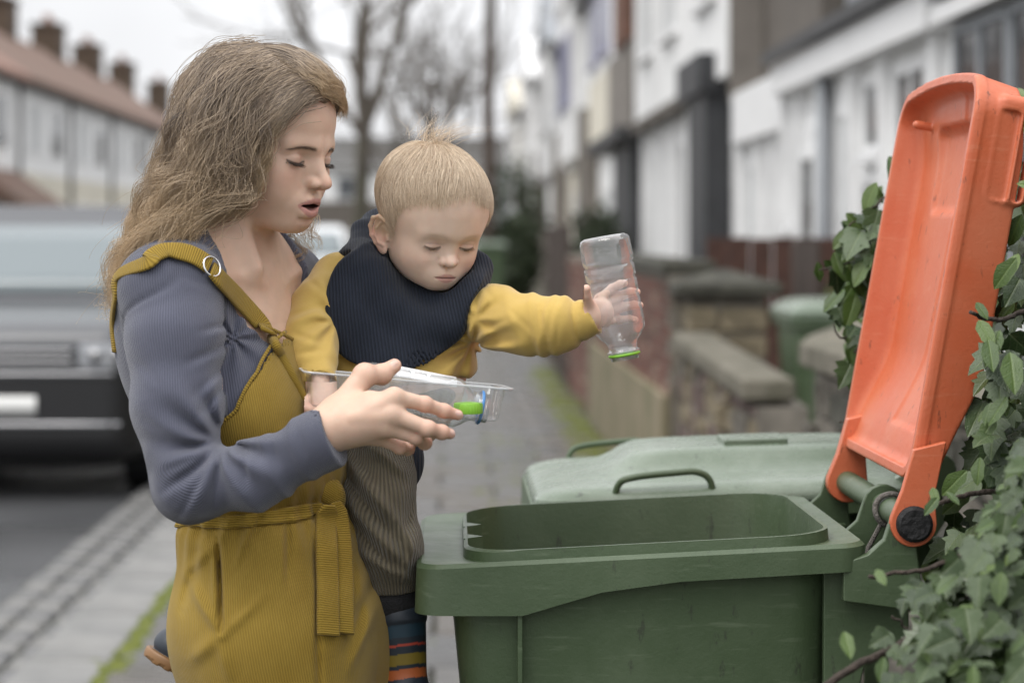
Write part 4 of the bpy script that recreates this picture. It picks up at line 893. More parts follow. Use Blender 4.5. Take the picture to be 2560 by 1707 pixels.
foliage(sp_, SO, 'privet', [P(rv.uniform(2110, 2260), rv.uniform(560, 960), 3.50 + .12*rv.rand()) for _ in range(70)], .03 + .025*rv.rand(70), np.array([0, -1, .4]) + rv.randn(70, 3)*.4, np.array([0, 0, -1.0]) + rv.randn(70, 3)*.5, privet_m)
# ivy in the foreground, bottom right, out of focus
FO = P(2400, 1500, 2.3); fg = thing('ivy_shoots', 'blurred ivy shoots in the foreground at the bottom right corner', 'ivy', FO)
def front_d(px, py): return 2.44 - .00032*(py - 1100) - .00008*(px - 2100)
for i in range(240):
    py = rv.uniform(1090, 1760); lo = np.interp(py, [1090, 1250, 1330, 1390, 1450, 1550, 1707], [2560, 2500, 2450, 2370, 2290, 2220, 2170]); px = rv.uniform(lo, 2640); d = front_d(px, py) + rv.randn()*.05
    leaf_single(fg, FO, 'ivy' if rv.rand() < .8 else 'privet', P(px, py, d), .015 + .022*rv.rand(), np.array([-.35, -.75, .75]) + rv.randn(3)*.35, np.array([-.5 + rv.randn()*.6, -.2, -.75]))
pp = [(rv.uniform(2280, 2680), rv.uniform(1080, 1800)) for _ in range(700)]
pp = [(x, y) for x, y in pp if x > np.interp(y, [1080, 1300, 1400, 1500, 1800], [2590, 2500, 2400, 2330, 2240])]
foliage(fg, FO, 'ivy', [P(x, y, front_d(x, y) + .03 + .12*rv.rand()) for x, y in pp], .017 + .020*rv.rand(len(pp)), np.array([-.4, -.7, .7]) + rv.randn(len(pp), 3)*.4, np.array([-.3, 0, -.8]) + rv.randn(len(pp), 3)*.5, ivy_m)
stem(fg, FO, [P(2050, 1725, 2.36), P(2200, 1630, 2.38), P(2330, 1555, 2.40), P(2420, 1490, 2.42), P(2500, 1400, 2.46)], .0042, .0055); stem(fg, FO, [P(2170, 1445, 2.46), P(2290, 1430, 2.48), P(2400, 1390, 2.50), P(2560, 1330, 2.52)], .0022, .0034)
stem(fg, FO, [P(2330, 1260, 2.66), P(2420, 1235, 2.68), P(2500, 1200, 2.70), P(2600, 1150, 2.72)], .0026, .0042); stem(fg, FO, [P(2425, 778, 2.66), P(2480, 790, 2.68), P(2600, 770, 2.70)], .0022, .0034); stem(fg, FO, [P(2230, 1540, 2.40), P(2260, 1580, 2.41), P(2290, 1600, 2.41)], .0012, .0016)
for px, py, s in ((2330, 1235, .02), (2345, 1262, .022), (2365, 1245, .018), (2440, 775, .022), (2445, 830, .034), (2470, 880, .036), (2500, 860, .040), (2525, 920, .046), (2110, 1600, .026), (2210, 1660, .022), (2190, 1440, .020)):
    leaf_single(fg, FO, 'privet', P(px, py - s*900, front_d(px, py) + .15*(py < 1300)), s*1.2, np.array([-.2, -.9, .5]) + rv.randn(3)*.2, np.array([rv.randn()*.3, 0, -1]))
# ---------------------------------------------------------------- heads (local axes: x right, y forward, z up, origin midway behind the eyes)
def s_ear(p, o, s, side, tilt=0.35):
    """ear at o, scale s, side +1 / -1"""
    q = (p - np.asarray(o, f32)) * A3(side, 1, 1) / f32(s)
    c, sn = math.cos(tilt), math.sin(tilt)                 # flare outwards: back edge stands off the head
    q = np.stack([q[:, 1]*c - q[:, 0]*sn, q[:, 2], q[:, 1]*sn + q[:, 0]*c], 1).astype(f32)   # u forward, v up, w out
    q = np.stack([q[:, 0]*.97 + q[:, 1]*.17, q[:, 1]*.98 - q[:, 0]*.17, q[:, 2]], 1).astype(f32)
    hel = s_chain(q, [(.010,-.002,.003),(.009,.012,.005),(.004,.024,.008),(-.008,.0305,.010),(-.020,.026,.011),(-.0255,.012,.011),(-.024,-.004,.009),(-.017,-.017,.006),(-.009,-.026,.004)],
                  [.0028,.003,.0034,.0036,.0036,.0034,.003,.003,.003], .003)
    plate = s_ell(q, (-.009, .002, .002), (.018, .0285, .0045))
    lobe = s_ell(q, (-.003, -.027, .003), (.0085, .009, .0042))
    d = smin(smin(plate, lobe, .006), hel, .004)
    anti = s_chain(q, [(-.006,.020,.008),(-.014,.010,.009),(-.0155,-.004,.008),(-.009,-.015,.007),(-.001,-.018,.006)], .0026, .003)
    d = smin(d, anti, .004)
    d = smax(d, -s_ell(q, (-.004, -.002, .010), (.0085, .0125, .0095)), .004)
    d = smin(d, s_ell(q, (.0085, -.006, .004), (.0035, .0055, .004)), .004)
    d = smin(d, s_ell(q, (.004, .0, -.004), (.012, .022, .006)), .006)
    return d * f32(s)
def head_adult(p):
    ax = np.abs(p[:, 0]); q = p.copy(); q[:, 0] = ax               # symmetric
    d = s_ell(q, (0, -.016, .046), (.0735, .090, .070))
    d = smin(d, s_ell(q, (0, .022, .036), (.064, .064, .066)), .03)
    d = smin(d, s_ell(q, (0, .026, -.028), (.056, .053, .066)), .03)
    d = smin(d, s_cap(q, (.043, .006, -.062), (.014, .060, -.080), .018, .014), .03)
    d = smin(d, s_cap(q, (.056, .000, -.010), (.044, .004, -.056), .014, .016), .03)
    d = smin(d, s_ell(q, (0, .0680, -.0775), (.016, .0140, .0135)), .020)             # chin
    d = smin(d, s_ell(q, (.040, .050, -.020), (.020, .020, .016)), .024)           # cheek bone
    d = smin(d, s_ell(q, (.031, .056, -.043), (.018, .016, .019)), .024)           # cheek
    d = smin(d, s_cap(q, (.008, .0815, .0150), (.040, .0675, .0155), .0085, .008), .014)   # brow
    d = smin(d, s_ell(q, (0, .070, -.054), (.026, .0205, .020)), .018)              # muzzle
    d = smax(d, -s_ell(q, (.031, .0915, .000), (.0155, .0155, .0095)), .012)      # socket
    # nose
    d = smin(d, s_cap(q, (0, .0785, .006), (0, .1000, -.020), .0060, .0062), .012)
    d = smin(d, s_ell(q, (0, .0800, -.0170), (.0125, .0120, .0180)), .010)
    d = smin(d, s_ell(q, (0, .1028, -.0265), (.0072, .0090, .0072)), .008)
    d = smin(d, s_ell(q, (.0098, .0915, -.0288), (.0055, .0098, .0060)), .0055)
    d = smin(d, s_cap(q, (0, .099, -.0312), (0, .087, -.0352), .0042, .004), .005)
    d = smax(d, -s_ell(q, (.0060, .0960, -.0355), (.0032, .0058, .0030)), .0025)
    d = d + groove(q, (.0172, .0900, -.0250), (.0152, .0880, -.0352), .0028, .0019)
    # philtrum and nasolabial line
    d = d + groove(q, (0, .094, -.0395), (0, .093, -.0460), .0026, .0010)
    d = d + groove(q, (.0190, .0860, -.0340), (.0300, .0720, -.0520), .0050, .0007)
    # lips, parted
    up = s_chain(q, [(0, .0895, -.0503), (.0065, .0893, -.0495), (.0140, .0838, -.0524), (.0220, .0735, -.0572)], [.0040, .0046, .0038, .0022], .003)
    lo = s_chain(q, [(0, .0870, -.0672), (.010, .0840, -.0662), (.0215, .0728, -.0584)], [.0068, .0060, .0023], .003)
    d = smin(d, up, .005); d = smin(d, lo, .005)
    d = smax(d, -s_ell(q, (0, .083, -.0580), (.0180, .018, .0028)), .0020); d = smax(d, -s_ell(q, (0, .088, -.0588), (.0105, .014, .0046)), .0020)
    d = d + groove(q, (0, .0860, -.0765), (.012, .0820, -.0750), .0045, .0022)
    d = d + groove(q, (.0228, .0735, -.0568), (.0245, .0705, -.0605), .0030, .0010)
    # eyelids, cast down
    e = s_sph(q, (.0315, .0655, -.0015), .0122)
    lid = q[:, 2] - (f32(-.0065) - (q[:, 0] - f32(.0315))**2 * f32(-14.0))       # above / below the lash line
    ul = smax(s_sph(q, (.0315, .0660, -.0010), .0136), -lid, .0012)
    ll = smax(s_sph(q, (.0315, .0650, -.0035), .0128), lid + f32(.0012), .0012)
    d = smin(d, e, .002); d = smin(d, ul, .0028); d = smin(d, ll, .005)
    cr = (q[:, 2] - (f32(.0048) - (q[:, 0] - f32(.0315))**2 * f32(22.0)))        # crease above the lid
    d = d + f32(.0011) * np.exp(-(cr / f32(.0013))**2) * np.exp(-(((q[:, 0]-f32(.0315))/f32(.013))**4)) * (q[:, 1] > .06)
    d = smin(d, s_ear(p, (.070, -.006, -.014), 1.0, 1), .004); d = smin(d, s_ear(p, (-.070, -.006, -.014), 1.0, -1), .004)
    return d
def color_adult(p):
    q = p.copy(); q[:, 0] = np.abs(q[:, 0])
    c = np.tile(A3(.66, .455, .345), (len(p), 1))
    def mixc(m, col): nonlocal c; c = c*(1-m[:, None]) + A3(*col)*m[:, None]
    mixc(.55*gauss(q, (.040, .066, -.026), (.020, .03, .017)), (.68, .385, .300))
    mixc(.50*gauss(q, (0, .108, -.027), (.012, .012, .010)), (.70, .38, .285))
    mixc(.35*gauss(q, (0, .085, -.086), (.02, .02, .016)), (.64, .39, .30))
    front = smoothstep(.066, .074, q[:, 1])
    lx = np.clip(q[:, 0]/.0235, 0, 1)
    zu = -.0452 - .0112*lx**1.6 - .0014*np.exp(-(q[:, 0]/.003)**2); zl = -.0738 + .0145*lx**1.7
    m = smoothstep(0, .0012, zu - q[:, 2]) * smoothstep(0, .0016, q[:, 2] - zl) * front * (q[:, 0] < .0235)
    mixc(.75*m, (.47, .205, .195))
    mo = np.exp(-((q[:, 2]+.0580)/.0036)**4) * (q[:, 0] < .0190) * (q[:, 1] < .0865) * (q[:, 1] > .05)
    mixc(.93*mo, (.05, .018, .016))
    ey = gauss(q, (.0315, .078, 0.0), (.0165, .012, .009)); mixc(.40*ey, (.52, .33, .26))
    lash = np.exp(-((q[:, 2] - (-.0068 + 14.0*(q[:, 0]-.0315)**2))/.0015)**2) * (np.abs(q[:, 0]-.0315) < .0140) * (q[:, 1] > .06)
    mixc(.95*lash, (.025, .016, .012))
    dz = q[:, 2] - (-.0068 + 14.0*(q[:, 0]-.0315)**2); op = smoothstep(-.0036, -.0028, dz)*smoothstep(-.0006, -.0014, dz)*(np.abs(q[:, 0]-.0315) < .0110)*(q[:, 1] > .06)
    mixc(.80*op, (.58, .51, .48)); mixc(.95*op*smoothstep(.0054, .0046, np.abs(q[:, 0]-.0320)), (.05, .045, .045))
    nos = gauss(q, (.0060, .0960, -.0360), (.0032, .006, .0028)); mixc(.85*nos, (.09, .035, .03))
    br = np.exp(-((q[:, 2] - (.0128 + .0045*np.sin(np.clip((q[:, 0]-.012)/.034, 0, 1)*2.4) - .0065*np.clip((q[:, 0]-.012)/.034, 0, 1)))/.0024)**2) * smoothstep(.010, .016, q[:, 0]) * (1-smoothstep(.040, .050, q[:, 0])) * (q[:, 1] > .045)
    mixc(.72*br, (.17, .105, .07))
    return c
def head_child(p):
    q = p.copy(); q[:, 0] = np.abs(q[:, 0])
    d = s_ell(q, (0, -.012, .042), (.0670, .0810, .0640))
    d = smin(d, s_ell(q, (0, .020, .030), (.0590, .0560, .0560)), .03)
    d = smin(d, s_ell(q, (0, .020, -.020), (.0465, .0460, .0450)), .03)
    d = smin(d, s_ell(q, (.0265, .037, -.0260), (.0195, .0215, .0200)), .026)       # full cheeks
    d = smin(d, s_cap(q, (.031, .006, -.034), (.008, .050, -.052), .015, .011), .026)
    d = smin(d, s_ell(q, (0, .0545, -.0520), (.0110, .0105, .0090)), .014)          # chin
    d = smin(d, s_cap(q, (.006, .0670, .0140), (.030, .0570, .0140), .0045, .0045), .022)
    d = smin(d, s_ell(q, (0, .0570, -.0400), (.0180, .0150, .0130)), .016)          # muzzle
    d = smax(d, -s_ell(q, (.0240, .0780, -.0030), (.0120, .0090, .0062)), .018)
    d = smin(d, s_cap(q, (0, .0635, .002), (0, .0735, -.0150), .0046, .0052), .012)
    d = smin(d, s_ell(q, (0, .0775, -.0195), (.0072, .0080, .0066)), .006)
    d = smin(d, s_ell(q, (.0084, .0705, -.0212), (.0050, .0068, .0050)), .0038)
    d = smax(d, -s_ell(q, (.0046, .0745, -.0258), (.0022, .0040, .0020)), .002)
    d = d + groove(q, (.0138, .0690, -.0185), (.0120, .0680, -.0260), .0026, .0012)
    d = d + groove(q, (0, .0715, -.0290), (0, .0705, -.0345), .0026, .0012)
    up = s_chain(q, [(0, .0690, -.0388), (.0045, .0694, -.0376), (.0100, .0655, -.0400), (.0150, .0590, -.0430)], [.0040, .0042, .0033, .0016], .003)
    lo = s_chain(q, [(0, .0668, -.0464), (.0060, .0655, -.0456), (.0140, .0590, -.0436)], [.0050, .0043, .0016], .003)
    d = smin(d, up, .005); d = smin(d, lo, .005)
    mz = q[:, 2] - (f32(-.0424) - q[:, 0]*f32(.05))
    d = d + f32(.0018) * np.exp(-(mz/f32(.0011))**2) * (1-smoothstep(.012, .0165, q[:, 0])) * smoothstep(.05, .058, q[:, 1])
    d = d + groove(q, (0, .0645, -.0512), (.008, .0625, -.0505), .0030, .0012) + groove(q, (.0165, .0580, -.0435), (.0180, .0560, -.0455), .003, .0008)
    lid = q[:, 2] - (f32(-.0042) + (q[:, 0] - f32(.0242))**2 * f32(16.0))
    ul = smax(s_sph(q, (.0242, .0553, -.0005), .0121), -lid, .0012)
    ll = smax(s_sph(q, (.0242, .0545, -.0020), .0117), lid + f32(.0014), .0012)
    d = smin(d, s_sph(q, (.0242, .0548, -.0008), .0110), .002); d = smin(d, ul, .004); d = smin(d, ll, .006)
    cr = q[:, 2] - (f32(.0012) - (q[:, 0] - f32(.0242))**2 * f32(14.0))
    d = d + f32(.0009) * np.exp(-(cr/f32(.0010))**2) * np.exp(-(((q[:, 0]-f32(.0242))/f32(.0105))**4)) * (q[:, 1] > .05)
    d = smin(d, s_ear(p, (.0615, .004, -.010), .75, 1, .5), .004); d = smin(d, s_ear(p, (-.0615, .004, -.010), .75, -1, .5), .004)
    return d
def color_child(p):
    q = p.copy(); q[:, 0] = np.abs(q[:, 0])
    c = np.tile(A3(.71, .535, .425), (len(p), 1))
    def mixc(m, col): nonlocal c; c = c*(1-m[:, None]) + A3(*col)*m[:, None]
    mixc(.45*gauss(q, (.032, .052, -.024), (.018, .03, .015)), (.74, .46, .37))
    mixc(.50*gauss(q, (0, .080, -.020), (.010, .010, .008)), (.76, .48, .38))
    mixc(.55*smoothstep(.058, .068, q[:, 0])*(q[:, 1] < .02)*(q[:, 2] < .02), (.72, .42, .32))
    mixc(.30*gauss(q, (0, .062, -.056), (.016, .02, .012)), (.72, .48, .39))
    lx = np.clip(q[:, 0]/.0155, 0, 1)
    zu = -.0350 - .0080*lx**1.7 - .0010*np.exp(-(q[:, 0]/.0022)**2); zl = -.0502 + .0072*lx**1.7
    m = smoothstep(0, .0012, zu - q[:, 2]) * smoothstep(0, .0016, q[:, 2] - zl) * smoothstep(.05, .057, q[:, 1]) * (q[:, 0] < .0155)
    mixc(.75*m, (.55, .27, .245))
    line = np.exp(-((q[:, 2] + .0424 + .05*q[:, 0])/.0010)**2) * (q[:, 0] < .0148) * (q[:, 1] > .05); mixc(.75*line, (.17, .06, .055))
    ey = gauss(q, (.0242, .066, .001), (.0130, .010, .0065)); mixc(.30*ey, (.62, .40, .36))
    und = gauss(q, (.0225, .066, -.0095), (.011, .010, .003)); mixc(.22*und, (.55, .36, .36))
    lash = np.exp(-((q[:, 2] - (-.0048 + 16.0*(q[:, 0]-.0242)**2))/.0012)**2) * (np.abs(q[:, 0]-.0242) < .0112) * (q[:, 1] > .05)
    mixc(.90*lash, (.055, .036, .028))
    crs = np.exp(-((q[:, 2] - (.0012 - 14.0*(q[:, 0]-.0242)**2))/.0008)**2) * (np.abs(q[:, 0]-.0242) < .0105) * (q[:, 1] > .05); mixc(.35*crs, (.42, .24, .20))
    dz = q[:, 2] - (-.0048 + 16.0*(q[:, 0]-.0242)**2); op = smoothstep(-.0034, -.0026, dz)*smoothstep(-.0004, -.0012, dz)*(np.abs(q[:, 0]-.0242) < .0090)*(q[:, 1] > .05)
    mixc(.80*op, (.60, .53, .50)); mixc(.95*op*smoothstep(.0046, .0038, np.abs(q[:, 0]-.0246)), (.055, .055, .065))
    nos = gauss(q, (.0046, .0745, -.0264), (.0022, .004, .0018)); mixc(.7*nos, (.16, .06, .05))
    br = np.exp(-((q[:, 2] - (.0125 + .0022*np.sin(np.clip((q[:, 0]-.010)/.026, 0, 1)*2.8)))/.0024)**2) * smoothstep(.009, .014, q[:, 0]) * (1-smoothstep(.030, .038, q[:, 0])) * (q[:, 1] > .035)
    mixc(.30*br, (.42, .28, .18))
    return c
def skin_mat(name):
    m = bpy.data.materials.new(name); m.use_nodes = True; n, l, b = nodes_of(m)
    a = n.new('ShaderNodeAttribute'); a.attribute_name = 'Col'
    tc = n.new('ShaderNodeTexCoord'); nz = n.new('ShaderNodeTexNoise'); nz.inputs['Scale'].default_value = 55; nz.inputs['Detail'].default_value = 5
    l.new(tc.outputs['Object'], nz.inputs['Vector'])
    mr = n.new('ShaderNodeMapRange'); mr.inputs['From Min'].default_value = .3; mr.inputs['From Max'].default_value = .7; mr.inputs['To Min'].default_value = .94; mr.inputs['To Max'].default_value = 1.04
    l.new(nz.outputs['Fac'], mr.inputs['Value'])
    vm = n.new('ShaderNodeVectorMath'); vm.operation = 'SCALE'; l.new(a.outputs['Color'], vm.inputs[0]); l.new(mr.outputs[0], vm.inputs['Scale'])
    n3 = n.new('ShaderNodeTexNoise'); n3.inputs['Scale'].default_value = 28; n3.inputs['Detail'].default_value = 7; n3.inputs['Roughness'].default_value = .65; l.new(tc.outputs['Object'], n3.inputs['Vector'])
    m3 = n.new('ShaderNodeMapRange'); m3.inputs['From Min'].default_value = .48; m3.inputs['From Max'].default_value = .75; m3.inputs['To Max'].default_value = .20; l.new(n3.outputs['Fac'], m3.inputs['Value'])
    x3 = n.new('ShaderNodeMix'); x3.data_type = 'RGBA'; x3.blend_type = 'MULTIPLY'; l.new(m3.outputs[0], x3.inputs['Factor']); l.new(vm.outputs[0], x3.inputs['A']); x3.inputs['B'].default_value = (1.0, .72, .66, 1)
    l.new(x3.outputs['Result'], b.inputs['Base Color'])
    b.inputs['Roughness'].default_value = .52; b.inputs['Specular IOR Level'].default_value = .4
    b.inputs['Subsurface Weight'].default_value = .20; b.inputs['Subsurface Radius'].default_value = (1.0, .35, .18); b.inputs['Subsurface Scale'].default_value = .006
    n2 = n.new('ShaderNodeTexNoise'); n2.inputs['Scale'].default_value = 700; n2.inputs['Detail'].default_value = 3; l.new(tc.outputs['Object'], n2.inputs['Vector'])
    bp = n.new('ShaderNodeBump'); bp.inputs['Strength'].default_value = .10; bp.inputs['Distance'].default_value = .002
    l.new(n2.outputs['Fac'], bp.inputs['Height']); l.new(bp.outputs[0], b.inputs['Normal'])
    return m
W_PITCH, W_YAW = .215, .56
W_HO = P(659, 367, 2.845); W_HR = basis((math.cos(W_PITCH)*math.cos(W_YAW), -math.cos(W_PITCH)*math.sin(W_YAW), -math.sin(W_PITCH)), (0, 0, 1))
C_PITCH, C_YAW = .36, .45
C_HO = P(1073, 567, 2.93); C_HR = basis((math.cos(C_PITCH)*math.sin(C_YAW), -math.cos(C_PITCH)*math.cos(C_YAW), -math.sin(C_PITCH)), (0.03, 0, 1))
# ---------------------------------------------------------------- cloth and hair materials
def cloth_mat(name, col, pitch, depth, rough=.85, sheen=.25, var=.10, vscale=9.0, groove=.55, fuzz=900, wear=None, cross=0.0):
    """ribbed cloth: the mesh attribute 'rib' runs across the ribs, in metres"""
    m = bpy.data.materials.new(name); m.use_nodes = True; n, l, b = nodes_of(m)
    def math_(op, a, bb=None):
        x = n.new('ShaderNodeMath'); x.operation = op
        for i, v in enumerate((a, bb)):
            if v is None: continue
            if isinstance(v, (int, float)): x.inputs[i].default_value = v
            else: l.new(v, x.inputs[i])
        return x.outputs[0]
    tc = n.new('ShaderNodeTexCoord')
    at = n.new('ShaderNodeAttribute'); at.attribute_name = 'rib'
    wob = n.new('ShaderNodeTexNoise'); wob.inputs['Scale'].default_value = 25; l.new(tc.outputs['Object'], wob.inputs['Vector'])
    ph = math_('ADD', math_('MULTIPLY', at.outputs['Fac'], 2*math.pi/pitch), math_('MULTIPLY', wob.outputs['Fac'], 3.0))
    s = math_('SINE', ph); s01 = math_('ADD', math_('MULTIPLY', s, .5), .5); h = math_('POWER', s01, .6)
    if cross:
        at2 = n.new('ShaderNodeAttribute'); at2.attribute_name = 'along'
        c = math_('SINE', math_('MULTIPLY', at2.outputs['Fac'], 2*math.pi/cross)); h = math_('ADD', h, math_('MULTIPLY', c, .10))
    fz = n.new('ShaderNodeTexNoise'); fz.inputs['Scale'].default_value = fuzz; fz.inputs['Detail'].default_value = 2; l.new(tc.outputs['Object'], fz.inputs['Vector'])
    hh = math_('ADD', h, math_('MULTIPLY', fz.outputs['Fac'], .5))
    bp = n.new('ShaderNodeBump'); bp.inputs['Strength'].default_value = 1.0; bp.inputs['Distance'].default_value = depth
    l.new(hh, bp.inputs['Height']); l.new(bp.outputs[0], b.inputs['Normal'])
    nz = n.new('ShaderNodeTexNoise'); nz.inputs['Scale'].default_value = vscale; nz.inputs['Detail'].default_value = 7; nz.inputs['Roughness'].default_value = .6; l.new(tc.outputs['Object'], nz.inputs['Vector'])
    r = n.new('ShaderNodeValToRGB'); r.color_ramp.elements[0].position = .3; r.color_ramp.elements[1].position = .7
    r.color_ramp.elements[0].color = (*[c*(1-var) for c in col], 1); w = wear or [c*(1+var) for c in col]; r.color_ramp.elements[1].color = (*w, 1)
    l.new(nz.outputs['Fac'], r.inputs[0])
    mx = n.new('ShaderNodeMix'); mx.data_type = 'RGBA'; mx.blend_type = 'MULTIPLY'; l.new(r.outputs[0], mx.inputs['A'])
    gm = n.new('ShaderNodeMapRange'); gm.inputs['To Min'].default_value = groove; gm.inputs['To Max'].default_value = 1.08; l.new(s01, gm.inputs['Value'])  # shade between the ribs put into the colour, on top of the bump
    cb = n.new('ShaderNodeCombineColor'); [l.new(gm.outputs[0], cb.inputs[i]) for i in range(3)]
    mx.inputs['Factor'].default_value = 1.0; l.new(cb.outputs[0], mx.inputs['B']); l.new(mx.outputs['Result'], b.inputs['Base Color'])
    b.inputs['Roughness'].default_value = rough; b.inputs['Sheen Weight'].default_value = sheen; b.inputs['Sheen Roughness'].default_value = .45; b.inputs['Specular IOR Level'].default_value = .2
    return m
def hair_mat(name, dark, light, tip=None, rough=.38):
    m = bpy.data.materials.new(name); m.use_nodes = True; n, l, b = nodes_of(m)
    at = n.new('ShaderNodeAttribute'); at.attribute_name = 'rnd'
    r = n.new('ShaderNodeValToRGB'); r.color_ramp.elements[0].color = (*dark, 1); r.color_ramp.elements[1].color = (*light, 1)
    r.color_ramp.elements[0].position = .1; r.color_ramp.elements[1].position = .95
    l.new(at.outputs['Fac'], r.inputs[0]); src = r.outputs[0]
    if tip:
        hi = n.new('ShaderNodeHairInfo'); mr = n.new('ShaderNodeMapRange'); mr.inputs['From Min'].default_value = .35; mr.inputs['From Max'].default_value = 1.0; mr.inputs['To Max'].default_value = .75
        l.new(hi.outputs['Intercept'], mr.inputs['Value'])
        mx = n.new('ShaderNodeMix'); mx.data_type = 'RGBA'; l.new(mr.outputs[0], mx.inputs['Factor']); l.new(src, mx.inputs['A']); mx.inputs['B'].default_value = (*tip, 1); src = mx.outputs['Result']
    l.new(src, b.inputs['Base Color']); b.inputs['Roughness'].default_value = rough; b.inputs['Specular IOR Level'].default_value = .7
    b.inputs['Subsurface Weight'].default_value = 0.0
    return m
def noise3(p, s, seed=0):
    """cheap smooth noise from a few sines, in -1..1"""
    rs = np.random.RandomState(seed); o = 0
    for i in range(5):
        k = rs.randn(3)*s; o = o + np.sin(p @ k.astype(f32) + f32(rs.rand()*6.28))
    return o / f32(3.0)
# ---------------------------------------------------------------- woman: body
WC = np.array([-.274, 2.87, 0.0]); WF = np.array([.90, -.43, 0]); WF /= np.linalg.norm(WF); WL = np.array([-WF[1], WF[0], 0.0])
WR = np.stack([WL, WF, [0, 0, 1.0]], 1).astype(f32)               # local: u (her left, away from the lens), v (forward), z
def w_loc(p):                                                       # the hips stand forward of the shoulders
    q = p - WC.astype(f32); q[:, 0] -= f32(.17)*np.clip(f32(1.30) - p[:, 2], 0, .5); return q @ WR
SH, EL, WRI = P(446, 734, 2.740), P(474, 1212, 2.665), P(812, 1078, 2.625)
SH2, EL2, WRI2 = P(700, 728, 3.02), P(735, 1130, 3.13), P(930, 1090, 3.10)
HAND = dict(
    index=[(985, 992, 2.615), (1062, 1010, 2.628), (1110, 1027, 2.640), (1145, 1037, 2.648)],
    middle=[(980, 1036, 2.610), (1070, 1071, 2.612), (1104, 1080, 2.625), (1125, 1084, 2.634)],
    ring=[(965, 1068, 2.616), (1040, 1092, 2.622), (1062, 1106, 2.648), (1046, 1100, 2.674)],
    pinky=[(940, 1090, 2.632), (1000, 1118, 2.645), (1020, 1122, 2.668), (1008, 1108, 2.688)],
    thumb=[(842, 1032, 2.640), (912, 938, 2.655), (955, 936, 2.672), (986, 914, 2.680)])
HRAD = dict(index=[.0096, .0081, .0073, .0060], middle=[.0098, .0083, .0075, .0062], ring=[.0094, .0079, .0072, .006], pinky=[.0085, .0070, .0064, .0055], thumb=[.0160, .0128, .0108, .0082])
HRAD = {k: [r*1.03 for r in v] for k, v in HRAD.items()}
HP = {k: [P(*q) for q in v] for k, v in HAND.items()}
def woman_hand(p):
    d = s_chain(p, [WRI - (WRI-EL)*.02, P(850, 1060, 2.622)], [.0235, .0225], .01)
    for k in ('index', 'middle', 'ring', 'pinky'):
        d = smin(d, s_cap(p, P(838, 1066, 2.626), HP[k][0], .0195, HRAD[k][0]*1.08), .016)
    d = smin(d, s_cap(p, P(826, 1062, 2.630), HP['thumb'][0], .0195, .0160), .012)
    d = smin(d, s_cap(p, HP['thumb'][0], HP['index'][0] + np.array([-.030, .012, -.004]), .0135, .0085), .018)      # web of the thumb
    for k in HP:
        e = s_chain(p, HP[k], HRAD[k], .004)
        for j in (1, 2): e = smin(e, s_sph(p, HP[k][j], HRAD[k][j]*1.06), .004)
        d = smin(d, e, .007 if k != 'thumb' else .010)
    for k in ('index', 'middle'):                                     # tendons
        d = smin(d, s_cap(p, P(880, 1045, 2.606), HP[k][0] - np.array([0, .004, 0]), .004, .0045), .008)
    for k, s in (('index', 1), ('middle', 1), ('thumb', 1)):          # nails
        t = HP[k][3]; u = HP[k][3] - HP[k][2]; u = u/np.linalg.norm(u); nrm = np.array([.15, -.9, .40]) if k != 'thumb' else np.array([.1, -.85, .5])
        nrm = nrm - u*nrm.dot(u); nrm /= np.linalg.norm(nrm); R = np.stack([np.cross(u, nrm), u, nrm], 1)
        d = d + f32(.0009)*np.exp(-np.abs(s_ell(p, t + nrm*HRAD[k][3]*.95 - u*.001, (.0045, .0062, .003), R))/f32(.0007))
    return d
def nail_mask(p):
    m = 0
    for k in ('index', 'middle', 'thumb'):
        u = HP[k][3] - HP[k][2]; u = u/np.linalg.norm(u); nrm = np.array([.15, -.9, .40]) if k != 'thumb' else np.array([.1, -.85, .5]); nrm = nrm - u*nrm.dot(u); nrm /= np.linalg.norm(nrm)
        R = np.stack([np.cross(u, nrm), u, nrm], 1); m = m + smoothstep(.0005, -.001, s_ell(p, HP[k][3] + nrm*HRAD[k][3]*.95 - u*.001, (.0045, .0062, .003), R))
    return np.clip(m, 0, 1)
def woman_torso(p):
    q = w_loc(p); a = q.copy(); a[:, 0] = np.abs(a[:, 0])
    d = s_ell(q, (0, -.012, 1.235), (.148, .090, .165))
    d = smin(d, s_ell(a, (.066, .044, 1.185), (.060, .052, .060)), .05)          # bust
    d = smin(d, s_cap(a, (.030, -.025, 1.385), (.150, -.015, 1.345), .046, .050), .05)
    d = smin(d, s_ell(a, (.080, -.052, 1.265), (.070, .058, .100)), .05)          # shoulder blades
    d = smin(d, s_ell(q, (0, -.005, 1.06), (.118, .088, .10)), .06)
    d = smin(d, s_ell(q, (0, .012, .93), (.150, .104, .13)), .06)
    d = smin(d, s_ell(a, (.070, -.036, .885), (.076, .068, .095)), .05)
    d = d + groove(q, (.028, .062, 1.352), (.135, .030, 1.372), .010, -.0035) + groove(q, (-.028, .062, 1.352), (-.135, .030, 1.372), .010, -.0035)  # collar bones
    d = d + groove(q, (0, .09, 1.335), (0, .10, 1.25), .02, .003)
    return d
N0, N1 = W_HO + W_HR @ np.array([0, -.042, -.055]), P(574, 676, 2.872)
def woman_neck(p):
    d = s_cap(p, N0, N1, .0500, .0560)
    d = smin(d, s_cap(p, W_HO + W_HR @ np.array([.055, -.012, -.045]), P(636, 668, 2.805), .010, .008), .02)      # neck muscle
    d = smin(d, s_cap(p, N0 + np.array([-.02, 0, -.02]), P(470, 650, 2.78), .040, .030), .05)
    return smin(d, s_cap(p, N0 + np.array([-.01, .02, -.02]), P(650, 670, 2.99), .040, .030), .05)
